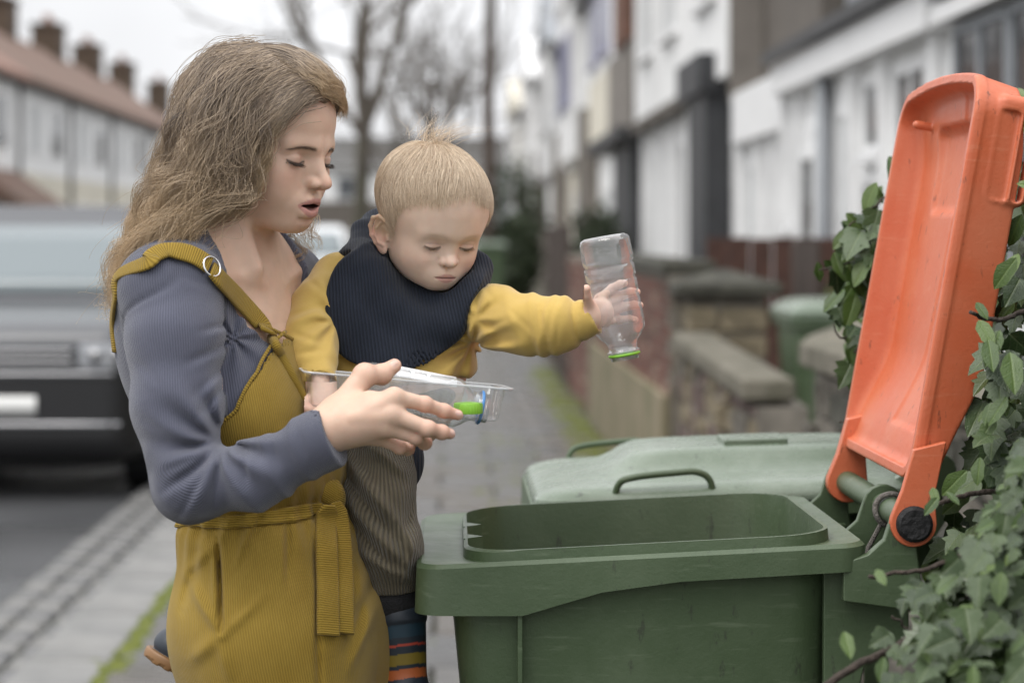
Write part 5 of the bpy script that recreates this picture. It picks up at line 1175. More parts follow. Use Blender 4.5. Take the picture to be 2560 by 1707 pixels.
def woman_arms(p, o=0.0):
    d = s_chain(p, [SH, SH*.45+EL*.55, EL], [.052+o, .045+o, .039+o], .02)
    d = smin(d, s_chain(p, [EL, P(640, 1180, 2.640), WRI], [.037+o, .030+o, .0235+o], .01), .02)
    e = smin(s_chain(p, [SH2, EL2], [.050+o, .040+o]), s_chain(p, [EL2, WRI2], [.039+o, .026+o]), .02)
    return np.minimum(d, e)
HIP = P(672, 1420, 2.85)
def woman_legs(p):
    q = w_loc(p); a = q.copy(); a[:, 0] = np.abs(a[:, 0])
    d = s_chain(a, [(.085, .015, .88), (.085, .03, .48), (.085, .01, .09)], [.090, .058, .036], .03)
    return smin(d, s_cap(a, (.085, .0, .035), (.09, .15, .025), .035, .028), .03)
def woman_body(p):
    d = smin(woman_torso(p), woman_arms(p), .04); d = smin(d, woman_neck(p), .035)
    h = np.full(len(p), 1.0, f32); m = np.sqrt(((p - W_HO.astype(f32))**2).sum(1)) < .26
    if m.any(): h[m] = head_adult(((p[m] - W_HO.astype(f32)) @ W_HR.astype(f32)).astype(f32))
    d = smin(d, h, .015)
    m = np.sqrt(((p - P(930, 1030, 2.64).astype(f32))**2).sum(1)) < .26
    h = np.full(len(p), 1.0, f32)
    if m.any(): h[m] = woman_hand(p[m])
    return smin(d, h, .012)
def neckline(p):
    q = w_loc(p); d = s_ell(q, (0, .085, 1.410), (.112, .150, .150)); return np.minimum(d, s_ell(q, (0, -.03, 1.49), (.092, .10, .122)))
def woman_skin(p):                                                   # drawn in a little under the clothes
    o = f32(.009)*smoothstep(.004, .020, neckline(p))*smoothstep(1.45, 1.43, p[:, 2])
    far = np.sqrt(((p - P(930, 1030, 2.64).astype(f32))**2).sum(1)) > .15
    return woman_body(p) + np.where(far, o, 0).astype(f32)
def woman_color(V):
    q = ((V - W_HO.astype(f32)) @ W_HR.astype(f32)).astype(f32)
    c = np.tile(A3(.66, .455, .345), (len(V), 1)); m = np.sqrt((q*q).sum(1)) < .17
    c[m] = color_adult(q[m])
    hm = np.zeros(len(V), f32)
    for k in HP:
        for j in (1, 2, 3): hm += .55*gauss(V, HP[k][j], (.011, .011, .011))
    hm = np.clip(hm*1.4, 0, .9)[:, None]; c = c*(1-hm) + A3(.66, .375, .285)*hm
    nm = nail_mask(V)[:, None]*.8; return c*(1-nm) + A3(.72, .52, .45)*nm
def merge(parts):
    Vs, Fs, n = [], [], 0
    for V, F in parts: Vs.append(V); Fs.append(F + n); n += len(V)
    return np.vstack(Vs), np.vstack(Fs)
woman = thing('person', 'woman with long wavy brown hair, grey ribbed top and mustard corduroy dungarees holding the toddler', 'person', (float(WC[0]), float(WC[1]), 0))
WOFF = np.array([WC[0], WC[1], 0.0])
def put(name, V, F, m, parent, off, **k): return mesh_np(name, V - off, F, m, parent, **k)
skin_w = skin_mat('woman_skin')
hd = sdf_mesh(woman_skin, W_HO + np.array([-.15, -.19, -.26]), W_HO + np.array([.16, .15, .15]), .0016, 1)
hn = sdf_mesh(woman_skin, P(775, 1160, 2.58), P(1165, 895, 2.72) + np.array([0, 0, 0]), .0015, 1)
bd = sdf_mesh(lambda p: np.minimum(smin(smin(woman_torso(p), woman_arms(p), .04), woman_legs(p), .05) + f32(.007), 9), (-.60, 2.52, -.02), (.02, 3.25, 1.36), .016, 1)
V, F = merge([hd, hn, bd])
put('body', V, F, skin_w, woman, WOFF, attrs={'Col': woman_color(V)})

# ---------------------------------------------------------------- woman: ribbed top
def groove2(p, a, b, w, amp, near=2.86):
    """a fold drawn on the near side: distance measured across the picture plane only"""
    a = np.asarray(a, f32)[[0, 2]]; b = np.asarray(b, f32)[[0, 2]]; x = p[:, [0, 2]] - a; ab = b - a
    t = np.clip(x @ ab / (ab @ ab), 0, 1); x = x - t[:, None]*ab; e2 = (x*x).sum(1)/f32(w*w)
    return f32(amp)*np.exp(-e2)*(p[:, 1] < near)*np.sin(np.clip(t, .04, .96)*f32(math.pi))**f32(.5)
SFOLD = [((548, 1112), (425, 1168), .0045, .0034), ((545, 1128), (415, 1222), .0045, .0038), ((540, 1140), (455, 1285), .0045, .0034), ((556, 1140), (540, 1270), .0045, .0028), ((540, 1098), (440, 1118), .0040, .0028), ((620, 1128), (628, 1200), .0040, .0030), ((690, 1098), (706, 1160), .0040, .0026), ((755, 1066), (775, 1130), .004, .0018),
         ((566, 812), (500, 828), .0045, .0026), ((568, 862), (470, 905), .0050, .0028), ((566, 905), (490, 985), .0050, .0024), ((556, 965), (500, 1040), .005, .0022), ((335, 900), (400, 960), .006, .0016), ((350, 1040), (420, 1080), .006, .0018), ((440, 690), (520, 720), .005, .0014)]
CROOK = P(548, 1108, 2.64)
def arm_frame(p, A, B):
    ab = (B-A); L = np.linalg.norm(ab); u = ab/L; q = p - A.astype(f32); t = q @ u.astype(f32)
    n = np.array([0, -1.0, 0]); n = n - u*n.dot(u); n /= np.linalg.norm(n); b = np.cross(u, n)
    return t, q @ n.astype(f32), q @ b.astype(f32), L
def sleeve(p):
    d = s_chain(p, [SH + np.array([0, .01, .012]), P(436, 850, 2.715), P(438, 1010, 2.69), EL], [.0550, .0560, .0500, .0425], .02)
    d = smin(d, s_chain(p, [EL, P(640, 1190, 2.640), P(790, 1106, 2.624), P(828, 1092, 2.620)], [.0430, .0350, .0325, .0345], .02), .018)
    r = p - CROOK.astype(f32); rr = np.sqrt(r[:, 0]**2 + r[:, 2]**2); th = np.arctan2(r[:, 2], r[:, 0])
    w = np.exp(-((rr - .035)/.045)**2) * smoothstep(.008, .032, rr) * smoothstep(2.86, 2.70, p[:, 1])
    d = d - f32(.0050)*w*np.sin(th*9.0 + 2.2*noise3(p, 14, 3) + .7) * (1 - .5*smoothstep(.06, .11, rr))
    d = d - f32(.0009)*noise3(p*A3(1, 1, .55), 42, 5)
    for a_, b_, ww, am in SFOLD:
        d = d + groove2(p, P(*a_, 2.66), P(*b_, 2.66), ww, am, 2.78) - groove2(p, P(a_[0]+9, a_[1]+16, 2.66), P(b_[0]+9, b_[1]+16, 2.66), ww*1.5, am*.6, 2.78)
    for px, py, aa, bb in ((690, 1150, .006, .0030), (610, 1180, .007, .0026), (760, 1115, .006, .002)):     # rings on the forearm
        c = P(px, py, 2.63); t = (p - c.astype(f32)) @ (((WRI-EL)/np.linalg.norm(WRI-EL)).astype(f32)); d = d - f32(bb)*np.exp(-(t/f32(aa))**2)*smoothstep(.05, .0, np.sqrt(((p-c.astype(f32))**2).sum(1))-.04)
    return d
ARMPIT = P(572, 850, 2.70)
def w_top(p):
    q = w_loc(p)
    t = woman_torso(p) - f32(.0065)
    t = smin(t, woman_neck(p) - f32(.004), .035)
    r = p - ARMPIT.astype(f32); rr = np.sqrt(r[:, 0]**2 + r[:, 2]**2); th = np.arctan2(r[:, 2], r[:, 0])
    t = t - f32(.0028)*np.exp(-(rr/.09)**2)*np.sin(th*8 + 1.5*noise3(p, 12, 9))
    neck = neckline(p)                                                           # scooped neckline
    t = smax(t, -neck, .004)
    t = smax(t, f32(1.097) - p[:, 2], .004)
    s = sleeve(p); s2 = smin(s_chain(p, [SH2, EL2], [.0555, .046]), s_chain(p, [EL2, WRI2], [.045, .034]), .02)
    d = smin(t, s, .016)
    d = d + f32(.0022)*np.exp(-((s - t)/f32(.0035))**2) * (p[:, 2] > 1.22)        # arm-hole seam
    cuff = (p - P(836, 1088, 2.62).astype(f32)) @ (((WRI-EL)/np.linalg.norm(WRI-EL)).astype(f32))
    d = smax(d, np.where(p[:, 1] < 2.80, cuff, f32(-1)), .002)
    d = np.minimum(d, s2)
    hole = s_cap(p, WRI + (WRI-EL)*.02, WRI + (WRI-EL)*.4, .0275)
    return smax(d, -hole, .002)
V, F = sdf_mesh(w_top, (-.50, 2.56, .98), (.06, 3.24, 1.43), .0032, 1)
def top_rib(V):
    t1, n1, b1, L1 = arm_frame(V, SH, EL); t2, n2, b2, L2 = arm_frame(V, EL, WRI)
    up = s_cap(V, SH, EL, 0) <= s_cap(V, EL, WRI, 0)
    wu = smoothstep(-.02, .02, s_cap(V, EL, WRI, 0) - s_cap(V, SH, EL, 0)); ang = .056*np.arctan2(b1*wu + b2*(1-wu), n1*wu + n2*(1-wu))
    q = w_loc(V); tor = np.arctan2(q[:, 0], q[:, 1]+.02)*.125
    isarm = sleeve(V) < woman_torso(V) - .006
    isarm |= V[:, 1] < 2.72
    return np.where(isarm, ang, tor).astype(f32)
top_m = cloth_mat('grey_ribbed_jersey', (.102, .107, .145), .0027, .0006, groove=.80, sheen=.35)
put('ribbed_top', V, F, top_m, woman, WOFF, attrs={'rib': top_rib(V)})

# ---------------------------------------------------------------- woman: corduroy dungarees
def L(*pts, d=2.70): return [P(x, y, d) for x, y in pts]
FOLDS = [((534, 1360), (552, 1580), .0040, .0085), ((524, 1385), (536, 1560), .006, -.0022), ((552, 1585), (462, 1470), .009, -.0045), ((552, 1590), (660, 1490), .008, -.0030), ((545, 1590), (470, 1660), .012, -.004), ((548, 1600), (575, 1707), .010, -.003),
         ((530, 1365), (450, 1455), .009, -.0035), ((480, 1400), (440, 1540), .009, .0035), ((650, 1285), (598, 1420), .0055, .0032), ((640, 1285), (585, 1420), .006, -.0028), ((710, 1282), (716, 1460), .0050, .0032), ((698, 1282), (700, 1480), .006, -.0028),
         ((770, 1275), (795, 1560), .0045, .0030), ((790, 1500), (798, 1790), .005, .0045), ((930, 1480), (860, 1640), .010, .0045), ((890, 1450), (915, 1600), .010, -.004), ((870, 1690), (930, 1560), .008, -.0035), ((575, 1300), (540, 1362), .007, -.0028), ((470, 1340), (530, 1370), .008, .0025), ((830, 1110), (855, 1190), .008, -.003), ((700, 1080), (730, 1230), .010, -.003), ((780, 1120), (790, 1225), .008, .003)]
def waist_z(p): return f32(1.0745) + (p[:, 0] + f32(.17))*f32(.10)
def w_jump(p):
    q = w_loc(p); a = q.copy(); a[:, 0] = np.abs(a[:, 0])
    t = woman_torso(p) - f32(.0125)
    leg = s_chain(a, [(.068, .014, .90), (.078, .030, .55), (.082, .01, .12)], [.096, .090, .072], .03)
    t = smin(t, leg, .05)
    w = p[:, 2] - waist_z(p)
    t = t + f32(.0075)*np.exp(-(w/f32(.013))**2) - f32(.0050)*np.exp(-((w - f32(.035))/f32(.022))**2) - f32(.003)*np.exp(-((w + f32(.04))/f32(.025))**2)
    ang = np.arctan2(q[:, 0], q[:, 1]); t = t - f32(.0022)*np.sin(ang*26 + 3*noise3(p, 7, 2))*np.exp(-((w+.012)/.04)**2)
    t = t - f32(.0013)*noise3(p*A3(1, 1, .45), 34, 11)*smoothstep(1.06, .98, p[:, 2])
    for a_, b_, ww, am in FOLDS: t = t + groove2(p, P(*a_, 2.70), P(*b_, 2.70), ww*.75, am*1.35)
    # arm holes and neckline: everything behind the edge is cut away
    z = q[:, 2]; edge = np.interp(z, [1.05, 1.12, 1.145, 1.165, 1.20, 1.245, 1.30, 1.40], [-.30, -.20, -.06, .020, .064, .082, .084, .10]).astype(f32)
    t = smax(t, edge - q[:, 1], .003)
    t = smax(t, (z - f32(1.277)) - np.minimum(np.abs(q[:, 0]), .10)*f32(.36), .003)
    inner = woman_torso(p) - f32(.0040)
    t = np.where(p[:, 2] > 1.10, smax(t, -inner, .002), t)
    return smax(t, f32(.10) - p[:, 2], .004)
def jump_rib(V):
    q = w_loc(V.astype(f32)); return (np.arctan2(q[:, 0], q[:, 1] + .01)*.128 + .0025*noise3(V.astype(f32), 9, 4)).astype(f32)
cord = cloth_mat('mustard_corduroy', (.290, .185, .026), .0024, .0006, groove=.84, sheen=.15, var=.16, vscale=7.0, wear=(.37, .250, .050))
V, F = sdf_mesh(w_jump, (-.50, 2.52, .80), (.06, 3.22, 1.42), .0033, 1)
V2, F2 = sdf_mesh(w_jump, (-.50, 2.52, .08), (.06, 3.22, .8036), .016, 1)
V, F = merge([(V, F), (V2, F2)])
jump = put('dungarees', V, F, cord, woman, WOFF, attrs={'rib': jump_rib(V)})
def hit(px, py, f, d0=2.3, d1=3.4, off=0.0):
    """where the sight line through (px, py) meets a surface"""
    o = np.array([0, 0, EYE]); u = P(px, py, 1.0) - o; t = d0
    for _ in range(200):
        v = float(f((o + u*t)[None].astype(f32))[0]) - off
        if v < 2e-4: break
        t += max(v*.6, 1e-4)
        if t > d1: break
    return o + u*t
def normal(f, x, e=.003):
    x = np.asarray(x, f32); g = np.array([float(f((x + A3(*(e*np.eye(3)[i])))[None])[0] - f((x - A3(*(e*np.eye(3)[i])))[None])[0]) for i in range(3)]); return g/np.linalg.norm(g)
def ribbon(name, pts, nrms, width, thick, m, parent, off, n=60, rib_along=True, wprof=None):
    pts = spline(pts, n); nr = spline(nrms, n); T = np.gradient(pts, axis=0); T /= np.linalg.norm(T, axis=1)[:, None]
    nr = nr - T*(nr*T).sum(1)[:, None]; nr /= np.linalg.norm(nr, axis=1)[:, None]; S = np.cross(T, nr)
    prof = [(-.5, 0), (-.47, .8), (-.40, 1), (-.2, 1.05), (0, 1.06), (.2, 1.05), (.40, 1), (.47, .8), (.5, 0), (.45, -.3), (0, -.3), (-.45, -.3)]
    w = np.full(n, width) if wprof is None else np.interp(np.linspace(0, 1, n), *zip(*wprof))*width
    V = np.stack([pts + S*(a*w)[:, None] + nr*(b*thick) for a, b in prof], 1)
    s = np.concatenate([[0], np.cumsum(np.linalg.norm(np.diff(pts, axis=0), axis=1))])
    rib = np.repeat(s[:, None], len(prof), 1) if rib_along else np.array([a for a, b in prof])[None, :]*width + 0*s[:, None]
    F = [list(map(int, f)) for f in grid_faces(n, len(prof), True)]; k = len(prof); F += [list(range(k))[::-1], [(n-1)*k+i for i in range(k)]]
    o = mesh_np(name, V.reshape(-1, 3) - off, F, m, parent, True, {'rib': rib.ravel()}); return o
cord2 = cloth_mat('mustard_corduroy_trim', (.320, .210, .032), .0028, .0008, groove=.74, sheen=.15, var=.12)
both = lambda p: np.minimum(w_top(p), w_jump(p))
SP = [(524, 664), (490, 642), (455, 630), (418, 626), (386, 638), (364, 658)]
sp = [hit(x, y, w_top, off=.004) for x, y in SP]
sn = [normal(w_top, x) for x in sp]
for y_ in (690, 745, 805, 880):                                   # down the back edge of the shoulder
    for x_ in range(262, 420, 3):
        q_ = hit(x_, y_, w_top, off=.002)
        if q_[1] < 3.2: sp.append(q_ + np.array([.003, -.002, 0])); break
sn += [np.array([-.75, -.50, .40]), np.array([-.84, -.5, .2]), np.array([-.87, -.5, 0]), np.array([-.87, -.5, -.05])]
ribbon('strap', sp, sn, .026, .003, cord2, woman, WOFF, 80, wprof=[(0, 1), (.5, .95), (.66, .60), (1, .42)])
fr = [(528, 674), (552, 700), (585, 735), (622, 775), (655, 812), (672, 832)]
fp = [hit(x, y, lambda p: np.minimum(both(p), woman_skin(p)), off=.004) for x, y in fr]
ribbon('strap', fp, [normal(woman_torso, x) for x in fp], .026, .0035, cord2, woman, WOFF, 60)
el = [hit(x, y, both, off=.001) for x, y in ((662, 816), (684, 852), (705, 890), (735, 945), (765, 1002))]
V, F = tube_mesh(spline(el, 60), np.interp(np.linspace(0, 1, 60), [0, .5, 1], [.0060, .0062, .0050]), 10)
s_ = np.repeat(np.linspace(0, .2, 60), 10); put('neckline_edge', V, F, cord2, woman, WOFF, attrs={'rib': s_})
def w_world(q): x = WC + WR.astype(float) @ np.asarray(q, float); x[0] += .17*np.clip(1.30 - q[2], 0, .5); return x
def edge_path(qs, axis, lo, hi):
    """slide along one local axis until the dungaree surface is met"""
    out = []
    for q in qs:
        s = np.linspace(lo, hi, 400); Q = np.repeat(np.array(q, float)[None], 400, 0); Q[:, axis] = s; X = np.array([w_world(r) for r in Q]).astype(f32); d = woman_torso(X) - f32(.0125); k = int(np.argmax(d < 0))
        if (d < 0).any() and k > 0: out.append(X[k].astype(float))
    return out
zz_ = np.linspace(1.15, 1.297, 26); ee = np.interp(zz_, [1.05, 1.12, 1.145, 1.165, 1.20, 1.245, 1.30, 1.40], [-.30, -.20, -.06, .020, .064, .082, .084, .10])
el = [x for x in edge_path([(0, e, z) for e, z in zip(ee, zz_)], 0, -.26, .02)]
V, F = tube_mesh(spline(el, 70), .0024, 8); put('arm_hole_edge', V, F, cord2, woman, WOFF, attrs={'rib': np.repeat(np.linspace(0, .15, 70), 8)})
el = edge_path([(u, 0, 1.277 + abs(u)*.36) for u in np.linspace(-.060, .085, 24)], 1, .25, 0)
V, F = tube_mesh(spline(el, 70), .0024, 8); put('bib_top_edge', V, F, cord2, woman, WOFF, attrs={'rib': np.repeat(np.linspace(0, .15, 70), 8)})
chrome = mat('polished_metal', (.75, .75, .76), .18, 1.0)
rc = hit(526, 668, both, off=.004); rn = normal(w_top, rc); e1 = np.cross(rn, [0, 0, 1]); e1 /= np.linalg.norm(e1); e2 = np.cross(rn, e1)
a_ = np.linspace(0, 2*math.pi, 40, endpoint=False)
V, F = tube_mesh([rc + rn*.003 + (e1*math.cos(t)+e2*math.sin(t))*.0125 for t in a_], .0013, 8, closed=True); put('strap_ring', V, F, chrome, woman, WOFF)
# belt with knot and hanging ends
def w_belt(p):
    w = p[:, 2] - waist_z(p) + f32(.002)
    return smax(w_jump(p) - f32(.0042) - f32(.0015)*noise3(p, 60, 8), np.abs(w) - f32(.0095) - f32(.003)*noise3(p*A3(1, 1, .1), 30, 6), .005)
V, F = sdf_mesh(w_belt, (-.50, 2.52, 1.02), (.06, 3.22, 1.14), .0030, 1)
belt = put('belt', V, F, cord2, woman, WOFF, attrs={'rib': (V[:, 2]).astype(f32)})
kc = hit(822, 1240, w_belt, off=.002) + np.array([-.004, -.014, .002])
def w_knot(p):
    d = s_ell(p, kc + np.array([-.004, -.004, .004]), (.024, .017, .017))
    d = smin(d, s_ell(p, kc + np.array([.012, -.006, -.001]), (.014, .016, .022)), .004)
    return d - f32(.0014)*noise3(p, 110, 3)
V, F = sdf_mesh(w_knot, kc - .04, kc + .04, .0022, 1); put('knot', V, F, cord2, belt, WOFF, attrs={'rib': (V[:, 0]*.6 + V[:, 2]).astype(f32)})
def tail(xs, w, name):
    pts = [hit(x, y, lambda p: np.minimum(w_jump(p), w_belt(p)), off=.004 if i else .012) for i, (x, y) in enumerate(xs)]
    dmin = min(q[1] for q in pts[2:])
    pts = [P(xs[i][0], xs[i][1], min(q[1], 2.80)) for i, q in enumerate(pts)]
    return ribbon(name, pts, [np.array([.50, -.86, .05])]*len(pts), w, .0045, cord2, belt, WOFF, 70, wprof=[(0, .55), (.12, .95), (1, 1)])
tail([(822, 1262), (815, 1300), (816, 1370), (818, 1450), (819, 1520), (820, 1588)], .031, 'belt_end')
tail([(838, 1255), (848, 1300), (856, 1370), (859, 1450), (860, 1520), (860, 1584)], .026, 'belt_end')
# ---------------------------------------------------------------- woman: hair
rng = np.random.RandomState(11)
def gl(pts): return spline(np.array([P(*q) for q in pts]), 38)
GUIDES = [gl(g) for g in (
    [(776,239,2.79),(707,264,2.770),(654,308,2.757),(633,374,2.752),(605,431,2.752),(589,480,2.757),(536,525,2.757),(446,586,2.745),(364,659,2.755),(323,716,2.775)],
    [(740,202,2.80),(666,223,2.765),(609,284,2.75),(576,366,2.745),(552,447,2.745),(495,508,2.745),(413,582,2.745),(340,659,2.765),(295,725,2.79)],
    [(682,170,2.81),(601,186,2.77),(536,264,2.75),(506,366,2.748),(484,447,2.755),(432,521,2.76),(386,602,2.765),(338,684,2.79),(312,735,2.81)],
    [(642,153,2.83),(560,168,2.80),(498,245,2.785),(468,345,2.785),(440,427,2.795),(408,521,2.80),(366,610,2.81),(336,692,2.83),(318,760,2.84)],
    [(629,138,2.865),(546,146,2.855),(486,218,2.85),(460,325,2.855),(430,415,2.86),(398,521,2.87),(362,623,2.875),(336,700,2.88),(318,775,2.88)],
    [(640,128,2.90),(537,152,2.92),(480,255,2.935),(455,390,2.945),(424,520,2.945),(376,640,2.94),(336,760,2.93)])]
FRONT = [gl(g) for g in (
    [(700,168,2.805),(745,182,2.785),(790,204,2.778),(816,228,2.785),(830,254,2.81)],
    [(672,148,2.83),(740,160,2.805),(795,188,2.797),(824,220,2.80),(837,248,2.825),(834,274,2.85)],
    [(655,134,2.865),(730,140,2.85),(795,170,2.845),(830,212,2.85),(842,252,2.875),(838,292,2.90)])]
SIDE = [gl(g) for g in (
    [(770,228,2.785),(738,246,2.775),(700,282,2.763),(668,330,2.756),(650,385,2.753),(640,430,2.755),(618,470,2.757),(590,505,2.762)],
    [(790,232,2.79),(745,236,2.778),(690,255,2.765),(640,300,2.755),(610,370,2.748),(590,440,2.748),(560,500,2.75),(500,545,2.75)])]
FARL = [gl(g) for g in (
    [(800,260,2.93),(770,400,2.985),(752,500,2.985),(742,560,2.975),(728,620,2.96),(750,660,2.95),(790,640,2.945),(796,590,2.945)],
    [(790,260,2.94),(750,400,2.985),(728,500,2.985),(708,560,2.975),(694,610,2.97),(704,640,2.96),(726,655,2.955)],
    [(780,260,2.94),(730,400,2.985),(706,500,2.985),(694,560,2.975),(686,600,2.965),(700,630,2.96),(716,622,2.96)],
    [(805,270,2.93),(790,420,2.985),(792,500,2.985),(800,540,2.98),(812,590,2.975),(822,640,2.97)])]
def head_w_local(X): return head_adult(((X - W_HO.astype(f32)) @ W_HR.astype(f32)).astype(f32))
def push_out(X, margin):
    """keep strands outside the skull"""
    X = X.astype(f32); m = np.sqrt(((X - W_HO.astype(f32))**2).sum(1)) < .16; Y = X[m]
    for _ in range(2):
        d = par(head_w_local, Y); e = f32(.003); g = np.stack([par(head_w_local, Y + A3(*(e*np.eye(3)[i]))) - d for i in range(3)], 1); g /= np.linalg.norm(g, axis=1)[:, None] + 1e-6
        mg = margin[m] if not np.isscalar(margin) else margin
        Y = Y + g*np.maximum(mg - d, 0)[:, None]
    X[m] = Y; return X
def strands_from(guides, n, clumps, spread, wave, frizz, tipvar=.25, root_spread=.006):
    G = np.array(guides); k = len(G); m = G.shape[1]; t = np.linspace(0, 1, m)
    cs = np.sort(rng.rand(clumps))*(k-1); cph = rng.rand(clumps, 3)*6.28; cfr = 2.2 + rng.rand(clumps)*2.2; coff = rng.randn(clumps, 3)*spread
    camp = .5 + rng.rand(clumps)
    S = []; ctone = rng.rand(clumps)**1.3
    ci = rng.randint(0, clumps, n)
    for j in range(n):
        c = ci[j]; s = np.clip(cs[c] + rng.randn()*.16, 0, k-1.001); i = int(s); u = s - i
        base = G[i]*(1-u) + G[min(i+1, k-1)]*u
        sc_ = cs[c]; i2 = min(int(sc_), k-2) if k > 1 else 0; u2 = sc_ - i2
        cb = G[i2]*(1-u2) + G[min(i2+1, k-1)]*u2
        w = (t**1.3)[:, None]*.75; path = base*(1-w) + cb*w
        path = path + coff[c][None]*(t[:, None]**.8) + (rng.randn(3)*root_spread)[None]*(1-.5*t[:, None]) + (rng.randn(3)*spread*.38)[None]*t[:, None]
        ph = cph[c] + rng.randn(3)*.35
        amp = wave*camp[c]*np.clip(t*1.8, 0, 1)
        path = path + np.stack([amp*np.sin(6.28*cfr[c]*t + ph[0]), amp*.7*np.sin(6.28*cfr[c]*t + ph[1]), amp*.7*np.sin(6.28*cfr[c]*1.1*t + ph[2])], 1)
        f = np.cumsum(rng.randn(m, 3)*frizz, axis=0)*t[:, None]; path = path + f
        L_ = 1 - rng.rand()*tipvar; TONE.append(np.clip(.62*ctone[c] + .38*rng.rand() + (.25 if rng.rand() < .04 else 0), 0, 1)); S.append(np.stack([np.interp(np.linspace(0, L_, m), t, path[:, a]) for a in range(3)], 1))
    return S
TONE = []
S = strands_from(GUIDES, 9800, 130, .0085, .0145, .00045)
S += strands_from(SIDE, 1900, 30, .006, .0055, .0004, .2, .005)
S += strands_from(FRONT, 2400, 46, .0038, .0028, .0003, .3, .005)
S += strands_from(FARL, 420, 14, .0040, .0035, .0002, .2, .004)
S += strands_from(GUIDES, 420, 160, .016, .014, .0013, .15, .012)           # flyaways
S += strands_from(FRONT, 60, 50, .006, .003, .0008, .3, .008)
allp = np.vstack(S); n_ = S[0].shape[0]
tt = np.tile(np.linspace(0, 1, n_), len(S)); mg = (.004 + .006*np.repeat(rng.rand(len(S)), n_) + .006*np.minimum(tt*4, 1)).astype(f32)
allp = push_out(allp, mg); S = list(allp.reshape(len(S), n_, 3) - WOFF)
hair_w = hair_mat('ash_brown_hair', (.074, .048, .031), (.52, .40, .28), (.64, .46, .265))
woman_hair = hair_obj('hair', S, .00029, hair_w, woman, .25, TONE)
# the mass under the strands
def hair_cap(p):
    q = ((p - W_HO.astype(f32)) @ W_HR.astype(f32)).astype(f32)
    line = q[:, 2] - np.interp(q[:, 1], [-.10, -.03, .01, .035, .055, .075, .10], [-.12, -.10, -.03, .014, .044, .070, .080]).astype(f32)
    d = head_adult(q) - f32(.0055) - f32(.0015)*noise3(q, 120, 4)
    d = smax(d, -line - f32(.003)*noise3(q, 160, 2), .006)
    for a, o in ((1, .014), (2, .017), (3, .022), (4, .016)):
        g = GUIDES[a][::4]; g = g[2:] + np.array([.012, o, 0]); r = np.interp(np.linspace(0, 1, len(g)), [0, .5, .85, 1], [.022, .022, .016, .006])
        d = smin(d, s_chain(p, list(g), list(r)) - f32(.003)*noise3(p*A3(1, 1, .3), 120, 5), .02)
    return d
V, F = sdf_mesh(hair_cap, W_HO + np.array([-.25, -.16, -.22]), W_HO + np.array([.13, .15, .15]), .0035, 1)
cap_m = mat('hair_under_mass', (.15, .108, .074), .6, 0, .35, 70, .6, 220, stretch=(1, 1, .25))
put('hair_mass', V, F, cap_m, woman, WOFF)
# lashes and brows
def lashes(o, R, ex, ey, ez, er, curv, lx, length, n, up=.0):
    out = []
    for side in (1, -1):
        for i in range(n):
            u = -1 + 2*(i + rng.rand()*.6)/n; x = ex + u*lx; z = ez + curv*(x-ex)**2
            y = ey + math.sqrt(max(er**2 - (x-ex)**2 - (z+.001)**2, 1e-6)); y0 = np.array([side*x, y, z])
            dr = np.array([side*u*.45, 1.0, -.70 + up]); dr /= np.linalg.norm(dr)
            tt_ = np.linspace(0, 1, 5)[:, None]; c = y0 + dr*tt_*length*(.7+.5*rng.rand()) + np.array([0, 0, .35])*tt_**2*length*.9
            out.append(c @ R.T + o)
    return out
dark_h = hair_mat('dark_lash_hair', (.02, .014, .010), (.05, .035, .025))
hair_obj('eyelashes', [s - WOFF for s in lashes(W_HO, W_HR, .0315, .0660, -.0068, .0134, 14.0, .0130, .0105, 60)], .00028, dark_h, woman)
def brows(o, R, f, x0, x1, z0, arch, n, thick, ln, y0):
    out = []
    for side in (1, -1):
        for i in range(n):
            u = rng.rand(); x = x0 + u*(x1-x0); z = z0 + arch*math.sin(u*2.4) - .0065*u + rng.randn()*thick*(1.1-u*.6)
            lo_, hi_ = y0-.03, y0+.03                                 # find the skin
            ys = np.linspace(hi_, lo_, 60); d = f(np.stack([np.full(60, x), ys, np.full(60, z)], 1).astype(f32)); k = int(np.argmax(d < 0)); y = ys[k] + .0004
            dr = np.array([.95, -.5*u - .15, .22*(1-u) - .15*u]); tt_ = np.linspace(0, 1, 4)[:, None]
            c = np.array([x, y, z]) + dr*tt_*ln*(.6 + .6*rng.rand()) + np.array([0, .0008, 0])*np.sin(tt_*3.1)
            c = c*np.array([side, 1, 1]); out.append(c @ R.T + o)
    return out
brow_h = hair_mat('brow_hair', (.08, .05, .032), (.16, .105, .07))
hair_obj('eyebrows', [s - WOFF for s in brows(W_HO, W_HR, head_adult, .012, .046, .0128, .0045, 150, .0011, .0052, .075)], .00015, brow_h, woman)
